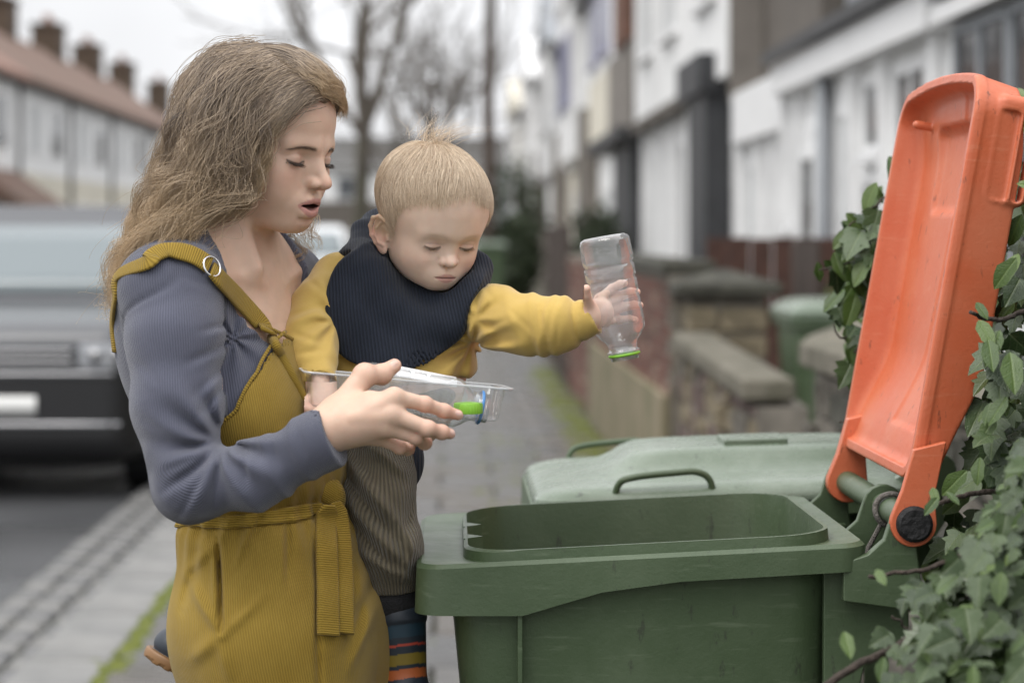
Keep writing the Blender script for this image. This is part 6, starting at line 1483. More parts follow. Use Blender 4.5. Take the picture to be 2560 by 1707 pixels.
# ---------------------------------------------------------------- toddler
CC = np.array([-.076, 2.95, 1.05]); CF = np.array([math.sin(.45), -math.cos(.45), 0]); CL = np.array([math.cos(.45), math.sin(.45), 0])
CRM = np.stack([CL, CF, [0, 0, 1.0]], 1).astype(f32); COFF = np.array([CC[0], CC[1], 0.0])
child = thing('person', 'blond toddler in yellow sweatshirt, navy knitted bib and brown corduroy trousers carried on the hip', 'person', (float(CC[0]), float(CC[1]), 0))
cS1, cE1, cW1 = P(1176, 768, 2.945), P(1310, 800, 2.865), P(1478, 788, 2.845)       # arm with the bottle
cS2, cE2, cW2 = P(828, 700, 2.935), P(776, 838, 2.86), P(802, 962, 2.80)
BA, BB = P(1509, 590, 2.85), P(1561, 888, 2.85)                                      # bottle axis, base to mouth
C1 = dict(index=[(1500, 748, 2.880), (1530, 722, 2.892), (1550, 711, 2.888), (1561, 708, 2.880)], middle=[(1510, 765, 2.885), (1550, 740, 2.896), (1578, 730, 2.886), (1592, 730, 2.872)],
          ring=[(1514, 784, 2.885), (1556, 768, 2.896), (1585, 762, 2.886), (1600, 763, 2.872)], pinky=[(1512, 803, 2.880), (1548, 800, 2.892), (1574, 797, 2.886), (1588, 799, 2.876)],
          thumb=[(1488, 792, 2.845), (1471, 762, 2.830), (1464, 738, 2.818), (1466, 722, 2.812)])
C2 = dict(index=[(800, 1005, 2.775), (786, 1025, 2.762), (776, 1032, 2.770), (772, 1022, 2.782)], middle=[(815, 1012, 2.775), (803, 1034, 2.760), (792, 1038, 2.772), (786, 1028, 2.786)],
          ring=[(828, 1010, 2.780), (820, 1032, 2.766), (808, 1036, 2.780), (802, 1026, 2.79)], thumb=[(788, 990, 2.785), (770, 1005, 2.770), (764, 1020, 2.765), (766, 1030, 2.768)])
CR = dict(index=[.0068, .0060, .0054, .0046], middle=[.0070, .0062, .0055, .0047], ring=[.0068, .0060, .0053, .0045], pinky=[.0060, .0054, .0048, .0042], thumb=[.0095, .0074, .0064, .0052])
C1 = {k: [P(*q) for q in v] for k, v in C1.items()}; C2 = {k: [P(*q) for q in v] for k, v in C2.items()}
def c_hand(p, W, H, palm):
    d = s_cap(p, W, palm, .0175, .0170)
    for k in H:
        if k != 'thumb': d = smin(d, s_cap(p, palm, H[k][0], .0125, CR[k][0]*1.1), .008)
        d = smin(d, s_chain(p, H[k], CR[k], .002), .004 if k != 'thumb' else .006)
    return d
cPALM1, cPALM2 = P(1500, 782, 2.868), P(808, 990, 2.790)
def c_torso(p):
    q = (p - COFF.astype(f32)) @ CRM; a = q.copy(); a[:, 0] = np.abs(a[:, 0] - .012)
    d = s_ell(q, (.010, -.006, 1.245), (.094, .070, .090))
    d = smin(d, s_ell(q, (0, -.005, 1.205), (.088, .078, .085)), .05)
    return smin(d, s_cap(a, (.02, -.008, 1.312), (.085, -.008, 1.312), .032, .038), .035)
def c_arms(p, o=0.0):
    d = s_chain(p, [cS1, cE1, cW1], [.032+o, .027+o, .0185+o], .015)
    return np.minimum(d, s_chain(p, [cS2, cE2, cW2], [.032+o, .027+o, .0185+o], .015))
def c_body(p):
    d = smin(c_torso(p), c_arms(p), .02)
    d = smin(d, s_cap(p, C_HO + C_HR @ np.array([0, -.022, -.035]), P(1010, 735, 2.965), .034, .038), .02)
    m = np.sqrt(((p - C_HO.astype(f32))**2).sum(1)) < .2; h = np.full(len(p), 1.0, f32)
    if m.any(): h[m] = head_child(((p[m] - C_HO.astype(f32)) @ C_HR.astype(f32)).astype(f32))
    d = smin(d, h, .012)
    for W, H, pm in ((cW1, C1, cPALM1), (cW2, C2, cPALM2)):
        m = np.sqrt(((p - pm.astype(f32))**2).sum(1)) < .12; h = np.full(len(p), 1.0, f32)
        if m.any(): h[m] = c_hand(p[m], W, H, pm)
        d = smin(d, h, .008)
    return d
def c_color(V):
    q = ((V - C_HO.astype(f32)) @ C_HR.astype(f32)).astype(f32); c = np.tile(A3(.74, .52, .41), (len(V), 1)); m = np.sqrt((q*q).sum(1)) < .14
    c[m] = color_child(q[m])
    sc_ = scalp(q)[:, None]*.75*m[:, None]; c = c*(1-sc_) + A3(.60, .46, .31)*sc_
    hm = np.zeros(len(V), f32)
    for H in (C1, C2):
        for k in H:
            for j in (1, 2, 3): hm += .5*gauss(V, H[k][j], (.008, .008, .008))
    hm = np.clip(hm, 0, .6)[:, None]; return c*(1-hm) + A3(.74, .42, .32)*hm
def scalp(q, raw=False):
    """1 where the toddler's hair grows"""
    line = np.interp(q[:, 1], [-.09, -.03, -.012, .004, .020, .032, .046, .062, .08], [-.06, -.045, -.005, -.012, -.006, .022, .043, .050, .052])
    line = line + .015*np.exp(-((q[:, 0] + .004)/.026)**2)*(q[:, 1] > .03) - .0015*np.sin(q[:, 0]*70 + 1)*(q[:, 1] > .03)
    return smoothstep(-.006, .006, q[:, 2] - line) if not raw else q[:, 2] - line
skin_c = skin_mat('toddler_skin')
ch = sdf_mesh(c_body, C_HO + np.array([-.10, -.11, -.085]), C_HO + np.array([.10, .11, .13]), .0015, 1)
c1 = sdf_mesh(c_body, P(1462, 850, 2.79), P(1612, 690, 2.915), .0015, 1)
c2 = sdf_mesh(c_body, P(755, 1050, 2.73), P(850, 950, 2.84), .0018, 1)
cb = sdf_mesh(lambda p: smin(smin(smin(c_torso(p), c_arms(p), .02), s_chain(p, [P(950, 1020, 2.99), P(943, 1240, 2.86), P(995, 1640, 2.872)], [.048, .026, .021], .02), .03), s_chain(p, [P(930, 1040, 3.02), P(650, 1250, 3.14), P(470, 1540, 3.06)], [.055, .036, .024], .02), .03) + f32(.006), (-.38, 2.76, .84), (.20, 3.20, 1.40), .010, 1)
V, F = merge([ch, c1, c2, cb]); put('body', V, F, skin_c, child, COFF, attrs={'Col': c_color(V)})

# sweatshirt
ARMP = P(1180, 868, 2.87)
def radial(p, c, n, w, amp, seed, ph=0.0):
    r = p - c.astype(f32); rr = np.sqrt(r[:, 0]**2 + r[:, 2]**2); th = np.arctan2(r[:, 2], r[:, 0])
    return f32(amp)*np.exp(-(rr/w)**2)*smoothstep(.004, .02, rr)*np.sin(th*n + 2.0*noise3(p, 18, seed) + ph)
CSF = [((1178, 800), (1245, 752), .0045, .0030), ((1180, 836), (1265, 798), .0045, .0032), ((1185, 868), (1290, 850), .0045, .0026), ((1270, 770), (1335, 832), .0045, .0024), ((1345, 768), (1362, 858), .0040, .0030), ((1392, 778), (1388, 866), .0040, .0028), ((1425, 776), (1440, 850), .0040, .0026), ((1195, 690), (1240, 760), .0050, .0026), ((1100, 905), (1170, 880), .0045, .0028), ((730, 790), (800, 765), .0045, .0028), ((735, 830), (800, 850), .0045, .0026), ((745, 880), (815, 870), .004, .0026), ((770, 700), (820, 740), .005, .0026)]
def c_sweat(p):
    t = c_torso(p) - f32(.010)
    t = smax(t, f32(1.226) + (p[:, 0] - f32(.0))*f32(.10) - p[:, 2], .012)
    s1 = s_chain(p, [cS1 + np.array([-.01, 0, 0]), P(1240, 792, 2.900), P(1320, 812, 2.868), P(1400, 812, 2.855), P(1452, 800, 2.85)], [.0400, .0360, .0335, .0300, .0255], .02)
    s1 = smin(s1, s_cap(p, P(1452, 800, 2.85), P(1486, 792, 2.846), .0245, .0235), .004)
    s2 = s_chain(p, [cS2 + np.array([.01, .01, 0]), P(792, 775, 2.89), P(770, 850, 2.855), P(785, 905, 2.83)], [.0360, .0330, .0310, .0285], .02)
    s2 = smin(s2, s_cap(p, P(786, 912, 2.825), P(800, 962, 2.805), .0255, .0225), .003)
    d = smin(smin(t, s1, .022), s2, .018)
    d = d - radial(p, ARMP, 8, .055, .0042, 3) - radial(p, P(1185, 800, 2.86), 7, .05, .0030, 8, 1.0) - radial(p, P(840, 800, 2.87), 7, .06, .0035, 12)
    for (x, y), w, am in (((1345, 800), .006, .0032), ((1375, 806), .005, .0026), ((1405, 808), .006, .003), ((1290, 800), .008, .0022), ((1448, 800), .004, -.0028)):
        c = P(x, y, 2.86); u = (cW1 - cE1)/np.linalg.norm(cW1 - cE1); u2 = u + np.array([0, 0, .35*math.sin(x)]); tt_ = (p - c.astype(f32)) @ u2.astype(f32)
        d = d - f32(am)*np.exp(-(tt_/f32(w))**2)*(p[:, 0] > .04)
    d = d - f32(.0011)*noise3(p, 55, 14) - f32(.0008)*noise3(p*A3(1.6, 1, .8), 120, 15)
    for a_, b_, ww, am in CSF: d = d + groove2(p, P(*a_, 2.86), P(*b_, 2.86), ww, am, 3.0) - groove2(p, P(a_[0]+8, a_[1]+10, 2.86), P(b_[0]+8, b_[1]+10, 2.86), ww*1.5, am*.6, 3.0)
    e1 = (p - P(1492, 792, 2.846).astype(f32)) @ ((cW1 - P(1400, 812, 2.855))/np.linalg.norm(cW1 - P(1400, 812, 2.855))).astype(f32)
    d = smax(d, np.where(p[:, 0] > .06, e1, f32(-1)), .002)
    e2 = (p - P(803, 970, 2.803).astype(f32)) @ ((cW2 - cE2)/np.linalg.norm(cW2 - cE2)).astype(f32)
    d = smax(d, np.where(p[:, 0] < -.11, e2, f32(-1)), .002)
    d = smax(d, -s_cap(p, cW1 + (cW1-cE1)*.02, cW1 + (cW1-cE1)*.3, .0190), .002)
    d = smax(d, -s_cap(p, cW2 + (cW2-cE2)*.0, cW2 + (cW2-cE2)*.3, .0190), .002)
    return smax(d, -s_sph(p, C_HO + np.array([0, 0, -.02]), .085), .004)
yel = cloth_mat('yellow_sweatshirt_jersey', (.560, .385, .108), .0016, .00025, groove=.96, sheen=.35, var=.07, vscale=14, fuzz=1400)
V, F = sdf_mesh(c_sweat, (-.24, 2.73, 1.18), (.21, 3.06, 1.41), .0028, 1)
put('sweatshirt', V, F, yel, child, COFF, attrs={'rib': V[:, 0] + V[:, 2]})

# knitted bib with a rolled collar
def poly2(x, z, pts):
    """signed distance to a polygon in the x-z plane"""
    pts = np.asarray(pts, f32); d = np.full(len(x), 1e9, f32); s = np.ones(len(x), f32); n = len(pts)
    for i in range(n):
        a, b = pts[i], pts[i-1]; e = b - a; wx, wz = x - a[0], z - a[1]; t = np.clip((wx*e[0] + wz*e[1])/(e @ e), 0, 1)
        bx, bz = wx - e[0]*t, wz - e[1]*t; d = np.minimum(d, bx*bx + bz*bz)
        c1_, c2_, c3_ = z >= a[1], z < b[1], e[0]*wz > e[1]*wx
        fl = (c1_ & c2_ & c3_) | (~c1_ & ~c2_ & ~c3_); s = np.where(fl, -s, s)
    return s*np.sqrt(d)
BIB = spline(np.array([(905, 610), (845, 655), (818, 715), (812, 790), (826, 852), (868, 900), (945, 924), (1015, 928), (1088, 902), (1140, 838), (1178, 756), (1212, 690), (1190, 655), (1100, 640), (1000, 600), (905, 610)], float), 60)[:-1]
BIBW = np.array([P(x, y, 2.86)[[0, 2]] for x, y in BIB])
COLR = [P(915, 585, 3.00), P(893, 640, 2.95), P(925, 692, 2.895), P(970, 762, 2.890), P(1040, 815, 2.890), P(1122, 812, 2.892), P(1180, 748, 2.914), P(1192, 668, 2.955), P(1120, 610, 3.02), P(1010, 570, 3.04), P(940, 565, 3.03)]
def c_bib(p):
    o = np.minimum(c_torso(p) - f32(.010), smin(c_torso(p) - f32(.010), s_cap(p, cS1 + np.array([-.012, 0, 0]), P(1240, 792, 2.900), .0405, .0370), .03))
    o = smin(o, s_cap(p, P(860, 700, 2.92), P(842, 790, 2.90), .030), .05)
    o = smin(o, s_cap(p, P(915, 615, 2.97), P(868, 700, 2.93), .030), .04)
    shell = np.abs(o - f32(.0075)) - f32(.0038)
    shell = shell - f32(.0022)*noise3(p*A3(1, 1, .5), 30, 21)
    d = smax(shell, poly2(p[:, 0], p[:, 2], BIBW), .004)
    d = smax(d, p[:, 1] - f32(3.02), .01)
    c = s_chain(p, COLR + [COLR[0]], [.0215, .020, .019, .018, .018, .018, .0185, .019, .021, .023, .023, .0215], .008)
    c = c - f32(.003)*np.sin((p[:, 2]*.8 - p[:, 0]*.5)*160 + 2*noise3(p, 25, 5))*smoothstep(-.07, -.12, p[:, 0])
    d = smin(d, c, .022)
    m = np.sqrt(((p - C_HO.astype(f32))**2).sum(1)) < .14; hh = np.full(len(p), 1.0, f32)
    if m.any(): hh[m] = head_child(((p[m] - C_HO.astype(f32)) @ C_HR.astype(f32)).astype(f32))
    return smax(d, f32(.0025) - hh, .004)
navy = cloth_mat('navy_rib_knit', (.020, .025, .038), .0042, .0010, groove=.68, sheen=.10, var=.15, vscale=30, fuzz=700)
V, F = sdf_mesh(c_bib, (-.20, 2.76, 1.215), (.10, 3.10, 1.46), .0026, 1)
rx = V[:, 0] + .22*V[:, 2] - .25*np.clip(V[:, 0], -.3, .3)*np.clip(1.32 - V[:, 2], -.2, .2)*4
put('bib', V, F, navy, child, COFF, attrs={'rib': rx.astype(f32), 'along': V[:, 2].astype(f32)})

# trousers
CFOLD = [((870, 1150), (985, 1290), .007, -.0050), ((865, 1195), (990, 1345), .006, .0040), ((880, 1265), (1010, 1400), .007, -.0048), ((890, 1310), (1000, 1440), .005, .0036), ((905, 1375), (1030, 1450), .007, -.0045), ((940, 1120), (1020, 1190), .007, -.0035), ((1030, 1240), (1010, 1340), .006, .0030), ((1040, 1330), (1015, 1440), .006, -.0035), ((880, 1090), (960, 1140), .007, -.004), ((1000, 1300), (1045, 1390), .006, -.0035)]
def c_trous(p):
    q = (p - COFF.astype(f32)) @ CRM
    hip = s_ell(p, P(972, 975, 2.955), (.092, .078, .058))
    leg = s_chain(p, [P(955, 1010, 2.985), P(942, 1150, 2.90), P(948, 1250, 2.868), P(968, 1370, 2.864), P(980, 1475, 2.868)], [.066, .048, .0435, .0415, .0350], .02)
    leg2 = s_chain(p, [P(930, 1030, 3.03), P(660, 1240, 3.15), P(560, 1400, 3.10)], [.064, .045, .035], .02)
    d = smin(smin(hip, leg, .03), leg2, .03)
    for a_, b_, w, am in CFOLD: d = d + groove2(p, P(*a_, 2.84), P(*b_, 2.84), w, am*1.9, 2.95)
    d = d - f32(.0015)*noise3(p, 50, 31)
    d = smax(d, p[:, 2] - f32(1.250), .006)
    e = (p - P(981, 1478, 2.868).astype(f32)) @ (np.array([.07, 0, -1.0])).astype(f32)
    d = smax(d, np.where(p[:, 0] > -.17, e, f32(-1)), .003)
    d = smax(d, -s_cap(p, P(980, 1465, 2.868), P(985, 1600, 2.868), .0315), .002)
    return d
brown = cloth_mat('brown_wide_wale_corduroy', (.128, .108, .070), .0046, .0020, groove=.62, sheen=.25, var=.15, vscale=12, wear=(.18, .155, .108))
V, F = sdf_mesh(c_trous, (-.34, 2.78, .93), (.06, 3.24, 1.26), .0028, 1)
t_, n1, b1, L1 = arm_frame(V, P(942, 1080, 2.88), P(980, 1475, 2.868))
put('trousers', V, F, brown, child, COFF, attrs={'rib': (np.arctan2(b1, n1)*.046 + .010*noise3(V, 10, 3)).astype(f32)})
patchx = P(1010, 1150, 2.90)
V, F = sdf_mesh(lambda p: s_ell(p, patchx, (.026, .03, .040)), patchx - .06, patchx + .06, .003, 1)
put('dark_navy_patch', V, F, navy, child, COFF, attrs={'rib': V[:, 0], 'along': V[:, 2]})  # dark navy lump standing in for an unidentified dark patch below the hand
black = mat('black_sock_knit', (.012, .012, .014), .9, 0, .2, 40, .3, 300)
V, F = sdf_mesh(lambda p: s_chain(p, [P(975, 1380, 2.868), P(985, 1500, 2.868), P(1000, 1700, 2.872)], [.030, .0285, .024], .02) - f32(.001)*noise3(p, 70, 2), (-.13, 2.80, .80), (-.02, 2.94, 1.03), .003, 1)
put('sock', V, F, black, child, COFF)

# wellington boots, striped
def boot_sdf(p):
    d = s_cap(p, (0, -.004, .045), (0, 0, .150), .0315, .0350)
    d = smin(d, s_ell(p, (0, .030, .030), (.033, .066, .030)), .03)
    d = smin(d, s_ell(p, (0, .075, .028), (.034, .034, .025)), .02)
    d = smax(d, p[:, 2] - f32(.156) - p[:, 1]*f32(.22) - np.abs(p[:, 0])*f32(.12), .003)
    for z in (.148,): d = d - f32(.0016)*smoothstep(.012, .006, np.abs(p[:, 2] - z - p[:, 1]*f32(.22)))
    d = smax(d, -s_cap(p, (0, 0, .09), (0, 0, .22), .0265, .0315), .002)
    sole = smax(smin(s_ell(p, (0, .020, .010), (.037, .075, .03)), s_ell(p, (0, .075, .010), (.038, .040, .03)), .02), np.abs(p[:, 2] - f32(.007)) - f32(.008), .003)
    sole = sole + f32(.0012)*(np.sin(p[:, 1]*420) > 0)*(p[:, 2] < .004)
    return np.minimum(smax(d, f32(.006) - p[:, 2], .003), sole)
def boot_col(V):
    c = np.tile(A3(.022, .030, .042), (len(V), 1)); x, y, z = V.T
    sh = (z > .052) & (y < .045); zz = z - .25*y
    for lo_, hi_, cc in ((.1085, .1115, (.42, .06, .035)), (.085, .099, (.21, .155, .022)), (.068, .080, (.42, .11, .03)), (.120, .136, (.022, .050, .075))): c[sh & (zz > lo_) & (zz < hi_)] = cc
    ft = ~sh; f_ = y*.8 + z*.6
    c[ft & (f_ > .066) & (f_ < .080)] = (.62, .13, .085)
    c[ft & (f_ > .030) & (f_ < .046)] = (.21, .155, .022)
    c[z < .0152] = (.24, .125, .048); return c
V, F = sdf_mesh(boot_sdf, (-.05, -.05, -.005), (.05, .13, .175), .0016, 1)
bm_ = bpy.data.materials.new('boot_rubber'); bm_.use_nodes = True; _n, _l, _b = nodes_of(bm_); _a = _n.new('ShaderNodeAttribute'); _a.attribute_name = 'Col'; _l.new(_a.outputs['Color'], _b.inputs['Base Color']); _b.inputs['Roughness'].default_value = .45
def boot(top, foot_dir, up):
    y = np.array(foot_dir, float); z = np.array(up, float); z /= np.linalg.norm(z); y = y - z*y.dot(z); y /= np.linalg.norm(y); x = np.cross(y, z)
    M = Matrix([[x[i], y[i], z[i], 0] for i in range(3)] + [[0, 0, 0, 1]])
    o = bpy.data.objects.new('boot', boot_me); link(o, child); M.translation = Vector(np.asarray(top) - z*.150 - COFF); o.matrix_local = M
    b = MB(); b.box((.0355, -.010, .112), (.041, .012, .127)).box((.040, -.013, .108), (.0425, .015, .111)).box((.040, -.013, .128), (.0425, .015, .131)).box((.040, .013, .108), (.0425, .016, .131))
    bk = b.build('buckle', mat('boot_buckle', (.05, .06, .07), .3, .6), o, bevel=.0008); return o
bo = mesh_np('boot', V, F, bm_, None, True, {'Col': boot_col(V)}); boot_me = bo.data; bpy.data.objects.remove(bo)
boot(P(996, 1538, 2.872), (.35, -.95, 0), (-.06, .0, 1.0))
boot(P(672, 1470, 3.045), (-.86, -.25, -.46), (.44, .1, .89))

# ---------------------------------------------------------------- toddler: hair combed down from the crown
def hair_child():
    n = 13000; r2 = np.random.RandomState(5)
    crown = np.array([.004, -.030, .104])
    a = r2.randn(n*4, 3); a /= np.linalg.norm(a, axis=1)[:, None]; q = (np.array([0, -.005, .035]) + a*.09).astype(f32)
    def proj(q, hgt):
        for _ in range(3):
            d = par(head_child_s, q); e = f32(.002); g = np.stack([par(head_child_s, q + A3(*(e*np.eye(3)[i]))) - d for i in range(3)], 1); g /= np.linalg.norm(g, axis=1)[:, None] + 1e-6
            q = q - g*(d - hgt)[:, None]
        return q.astype(f32), g
    z0 = np.zeros(len(q), f32); q, g = proj(q, z0); m = scalp(q) > .6; q, g = q[m][:n], g[m][:n]; n = len(q)
    ln = .046 + .016*r2.rand(n); st = 9; out = [q]; hgt = (.0018 + .003*r2.rand(n)).astype(f32); wob = r2.randn(n)*.22
    for s in range(1, st):
        v = q - crown.astype(f32); v = v + np.stack([.25*v[:, 1], .012 + 0*wob, -.030 + 0*wob], 1); v = v - g*(v*g).sum(1)[:, None]; v /= np.linalg.norm(v, axis=1)[:, None] + 1e-6
        sd = np.cross(g, v); v = v + sd*(wob + .35*np.sin(q[:, 0]*90 + q[:, 1]*60))[:, None]*.35
        q = q + (v*(ln/st)[:, None]).astype(f32); q, g = proj(q, hgt*min(1, s/2.5)); out.append(q)
    S = np.stack(out, 1)
    sc_ = np.stack([scalp(S[:, k], True) for k in range(st)], 1); cut = -.010 + .026*r2.rand(n)**.8
    for k in range(1, st):
        stop = (sc_[:, k] < cut) & (S[:, k, 1] > -.02)
        if stop.any():
            src = S[stop]; f = np.linspace(0, k - .6*r2.rand(), st); i0 = np.minimum(f.astype(int), st-2); w_ = (f - i0)[None, :, None]; S[stop] = src[:, i0]*(1-w_) + src[:, i0+1]*w_; sc_[stop, k:] = 1
    S = [s for s in S]
    for i in range(130):                                                        # tuft standing up at the crown
        b_ = crown + np.array([r2.randn()*.012, r2.randn()*.012, .002]); th = r2.rand()*6.28; dr = np.array([math.cos(th)*.8 - .3, math.sin(th)*.5, .75 + .4*r2.rand()]); L_ = .022 + .034*r2.rand(); t = np.linspace(0, 1, st)[:, None]
        S.append((b_ + dr*t*L_ + np.array([r2.randn()*.012 - .010, r2.randn()*.01, -.014])*t**2).astype(f32))
    return [s @ C_HR.T + C_HO - COFF for s in S]
def head_child_s(p):                                                             # skull only, quick
    d = s_ell(p, (0, -.012, .042), (.0670, .0810, .0640)); d = smin(d, s_ell(p, (0, .020, .030), (.0590, .0560, .0560)), .03); d = smin(d, s_ell(p, (0, .020, -.022), (.0500, .0460, .0480)), .03)
    return d
hair_c = hair_mat('blond_hair', (.42, .315, .215), (.85, .72, .55), (.62, .48, .34), .42)
hair_obj('hair', hair_child(), .00022, hair_c, child, .08)
blond = hair_mat('blond_lash', (.14, .085, .05), (.24, .155, .09))
hair_obj('eyelashes', [s - COFF for s in lashes(C_HO, C_HR, .0242, .0553, -.0046, .0119, 16.0, .0105, .0068, 44)], .00022, blond, child)
# ---------------------------------------------------------------- clear plastic: bottle in the toddler's hand, tray with rubbish
def clear_mat(name, tint=(1, 1, 1), edge=.75, rough=.06, refl_white=.07, wrinkle=0.0):
    m = bpy.data.materials.new(name); m.use_nodes = True; n, l = m.node_tree.nodes, m.node_tree.links; n.clear()
    out = n.new('ShaderNodeOutputMaterial'); tr = n.new('ShaderNodeBsdfTransparent'); tr.inputs[0].default_value = (*tint, 1)
    gl_ = n.new('ShaderNodeBsdfGlossy'); gl_.inputs['Roughness'].default_value = rough
    lw = n.new('ShaderNodeLayerWeight'); lw.inputs['Blend'].default_value = .42
    mr = n.new('ShaderNodeMapRange'); mr.inputs['From Min'].default_value = 0; mr.inputs['From Max'].default_value = 1; mr.inputs['To Min'].default_value = .07; mr.inputs['To Max'].default_value = edge
    pw = n.new('ShaderNodeMath'); pw.operation = 'POWER'; pw.inputs[1].default_value = 1.6; l.new(lw.outputs['Facing'], pw.inputs[0]); l.new(pw.outputs[0], mr.inputs['Value'])
    mx = n.new('ShaderNodeMixShader'); l.new(mr.outputs[0], mx.inputs[0]); l.new(tr.outputs[0], mx.inputs[1]); l.new(gl_.outputs[0], mx.inputs[2])
    df = n.new('ShaderNodeBsdfDiffuse'); df.inputs[0].default_value = (.9, .91, .92, 1); m2 = n.new('ShaderNodeMixShader'); m2.inputs[0].default_value = refl_white; l.new(mx.outputs[0], m2.inputs[1]); l.new(df.outputs[0], m2.inputs[2]); l.new(m2.outputs[0], out.inputs['Surface'])  # diffuse white stands in for bright reflections on the plastic
    if wrinkle:
        tc = n.new('ShaderNodeTexCoord'); nz = n.new('ShaderNodeTexNoise'); nz.inputs['Scale'].default_value = 45; nz.inputs['Detail'].default_value = 3; l.new(tc.outputs['Object'], nz.inputs['Vector'])
        bp = n.new('ShaderNodeBump'); bp.inputs['Strength'].default_value = wrinkle; bp.inputs['Distance'].default_value = .01; l.new(nz.outputs['Fac'], bp.inputs['Height'])
        for x in (gl_, lw): l.new(bp.outputs[0], x.inputs['Normal'])
    return m
pet = clear_mat('clear_bottle_plastic', (.945, .955, .96), .90, .07, .11, wrinkle=.25)
lime = mat('lime_green_plastic', (.25, .55, .05), .4, 0, .06, 40)
def make_bottle(root, S=1.0, mirror=False):
    """axis +z from base (0) to mouth, 155 mm"""
    prof = [(0, .008, .5), (.0005, .024, .5), (.003, .0285, .55), (.008, .0300, .6), (.030, .0305, .6), (.0345, .0300, .6), (.0375, .0278, .6), (.0405, .0300, .6), (.053, .0300, .6), (.056, .0278, .6), (.059, .0300, .6), (.073, .0300, .6), (.076, .0280, .6), (.079, .0300, .6),
            (.112, .0308, .6), (.120, .0302, .55), (.128, .0255, .4), (.134, .0205, .2), (.139, .0182, 0), (.146, .0180, 0), (.1465, .0205, 0), (.1485, .0205, 0), (.149, .0180, 0), (.158, .0178, 0), (.158, .0160, 0), (.140, .0160, 0)]
    n = 48; a = np.linspace(0, 2*math.pi, n, endpoint=False); R = []
    for z, r, sq in prof:
        k = (np.abs(np.cos(a))**4.5 + np.abs(np.sin(a))**4.5)**(-1/4.5); rr = r*((1-sq) + sq*k*.98)
        wv = .0012*np.cos(2*a) if .034 < z < .08 else 0
        R.append(np.stack([rr*np.cos(a), rr*np.sin(a), z + 0*a + wv], 1)*S)
    V, F = loft(R, cap0=True); o = mesh_np('bottle_shell', V, F, pet, root, True)
    return o
bw = BB - BA; bz = bw/np.linalg.norm(bw)
bx = np.array([0, -1.0, 0]); bx = bx - bz*bx.dot(bz); bx /= np.linalg.norm(bx); by = np.cross(bz, bx)
Mb = Matrix([[bx[i], by[i], bz[i], 0] for i in range(3)] + [[0, 0, 0, 1]]) @ Matrix.Rotation(math.radians(28), 4, 'Z'); Mb.translation = Vector(BA)
bottle = thing('plastic_bottle', 'empty clear plastic bottle with lime neck ring held upside down by the toddler', 'bottle'); bottle.matrix_world = Mb
make_bottle(bottle)
V, F = tube_mesh([(.0188*math.cos(t), .0188*math.sin(t), .1515) for t in np.linspace(0, 2*math.pi, 40, endpoint=False)], .0019, 8, closed=True); mesh_np('neck_ring', V, F, lime, bottle, True)

tray_m = clear_mat('clear_tray_plastic', (.96, .965, .97), .72, .06, wrinkle=.3)
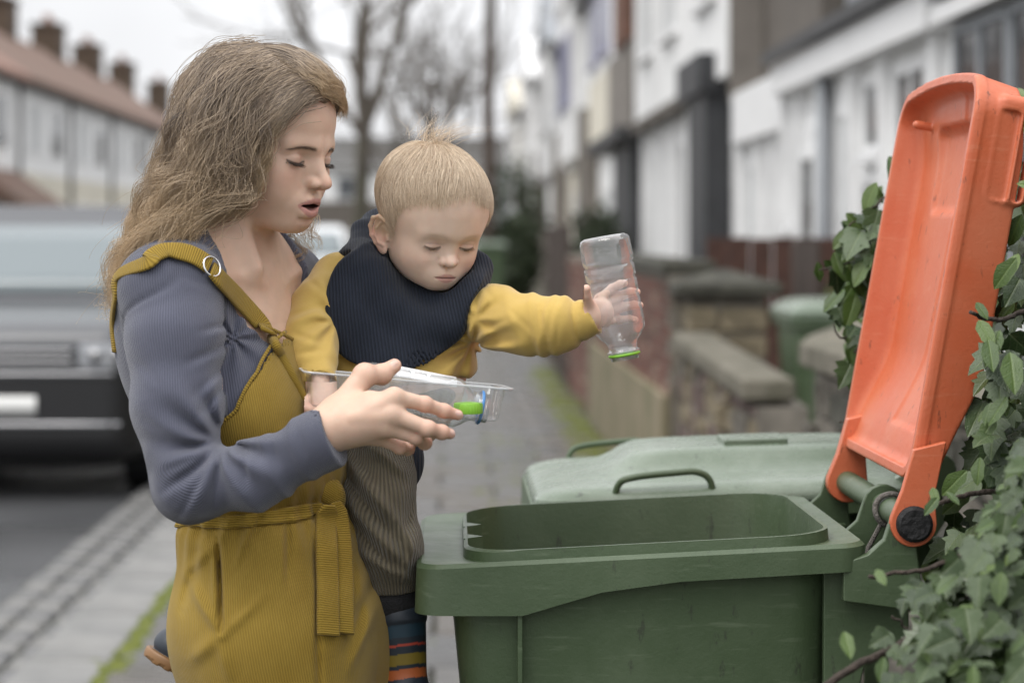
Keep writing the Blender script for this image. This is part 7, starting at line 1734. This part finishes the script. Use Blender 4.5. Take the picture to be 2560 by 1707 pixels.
# tray corners (top): C far left, D far right, B near right, A near left
TD, TB = P(1238, 962, 2.845), P(1270, 972, 2.735); TC_ = P(762, 922, 2.80); TA = TC_ + (TB - TD)*1.0
def tray():
    org = (TA + TB + TC_ + TD)/4; t = thing('plastic_tray', 'clear plastic food tray held in the woman\'s hand', 'tray', org)
    ux = (TD - TC_); lx = np.linalg.norm(ux); ux = ux/lx; uy = (TB - TD); ly = np.linalg.norm(uy); uy = uy/ly; uz = np.cross(uy, ux); uz /= np.linalg.norm(uz)
    if uz[2] < 0: uz = -uz
    def ring(x0, x1, y0, y1, r, z): a = rrect(x0, x1, y0, y1, r, z, n=6, sub=4); return a[:, :1]*ux + a[:, 1:2]*uy + a[:, 2:3]*uz + TC_ - org
    R = [ring(-.006, lx+.006, -.006, ly+.006, .014, -.003), ring(-.007, lx+.007, -.007, ly+.007, .014, 0), ring(.0, lx, .0, ly, .012, 0), ring(.001, lx-.001, .001, ly-.001, .012, -.002), ring(.006, lx-.006, .006, ly-.006, .012, -.038), ring(.009, lx-.009, .009, ly-.009, .011, -.041)]
    V, F = loft(R, cap1=True); mesh_np('tray_shell', V, F, tray_m, t, True)
    V, F = tube_mesh(R[1], .0013, 6, closed=True); mesh_np('tray_rim', V, F, clear_mat('tray_rim_plastic', (.9, .91, .92), .95, .12, .35), t, True)  # rim highlight put into its colour as extra diffuse white
    return t, ux, uy, uz, lx, ly
tr, tux, tuy, tuz, tlx, tly = tray()
def tp(x, y, z): return TC_ + tux*x + tuy*y + tuz*z
# bottle lying in the tray with a white label and blue ring
b0 = tp(.90*tlx - .149, .050, -.012); zz = tux*.97 + tuz*-.10 + tuy*.05; zz /= np.linalg.norm(zz); xx = tuz - zz*tuz.dot(zz); xx /= np.linalg.norm(xx); yy = np.cross(zz, xx)
M2 = Matrix([[xx[i], yy[i], zz[i], 0] for i in range(3)] + [[0, 0, 0, 1]]); M2.translation = Vector(b0)
bot2 = thing('plastic_bottle', 'clear bottle with white label and blue neck ring lying in the tray', 'bottle'); bot2.matrix_world = M2
make_bottle(bot2, 1.0)
a = np.linspace(-.9, .9, 16); R = [np.stack([.0312*np.cos(a), .0312*np.sin(a), np.full(16, z)], 1) for z in (.020, .065, .112)]
V = np.vstack(R); lab = mesh_np('label', V, grid_faces(3, 16), mat('white_label_paper', (.80, .80, .80), .6, 0, .04, 60), bot2, True); lab.modifiers.new('t', 'SOLIDIFY').thickness = .0004
V, F = tube_mesh([(.0190*math.cos(t), .0190*math.sin(t), .149) for t in np.linspace(0, 2*math.pi, 40, endpoint=False)], .0022, 8, closed=True); mesh_np('neck_ring', V, F, mat('blue_plastic', (.06, .25, .60), .4), bot2, True)
# green screw cap
gc = tp(tlx-.044, tly-.016, -.034); cap_o = thing('bottle_cap', 'lime green screw cap lying in the clear tray', 'bottle cap', gc)
n = 60; a = np.linspace(0, 2*math.pi, n, endpoint=False); rr = .0175*(1 + .018*np.sign(np.sin(a*30)))
R = [np.stack([r*np.cos(a), r*np.sin(a), np.full(n, z)], 1) for r, z in ((rr*.97, 0), (rr, .001), (rr, .0105), (rr*.95, .0125), (rr*.80, .0128))]
o = mesh_np('cap_shell', *loft(R, cap0=True, cap1=True), lime, cap_o, True); finish(o, 30)
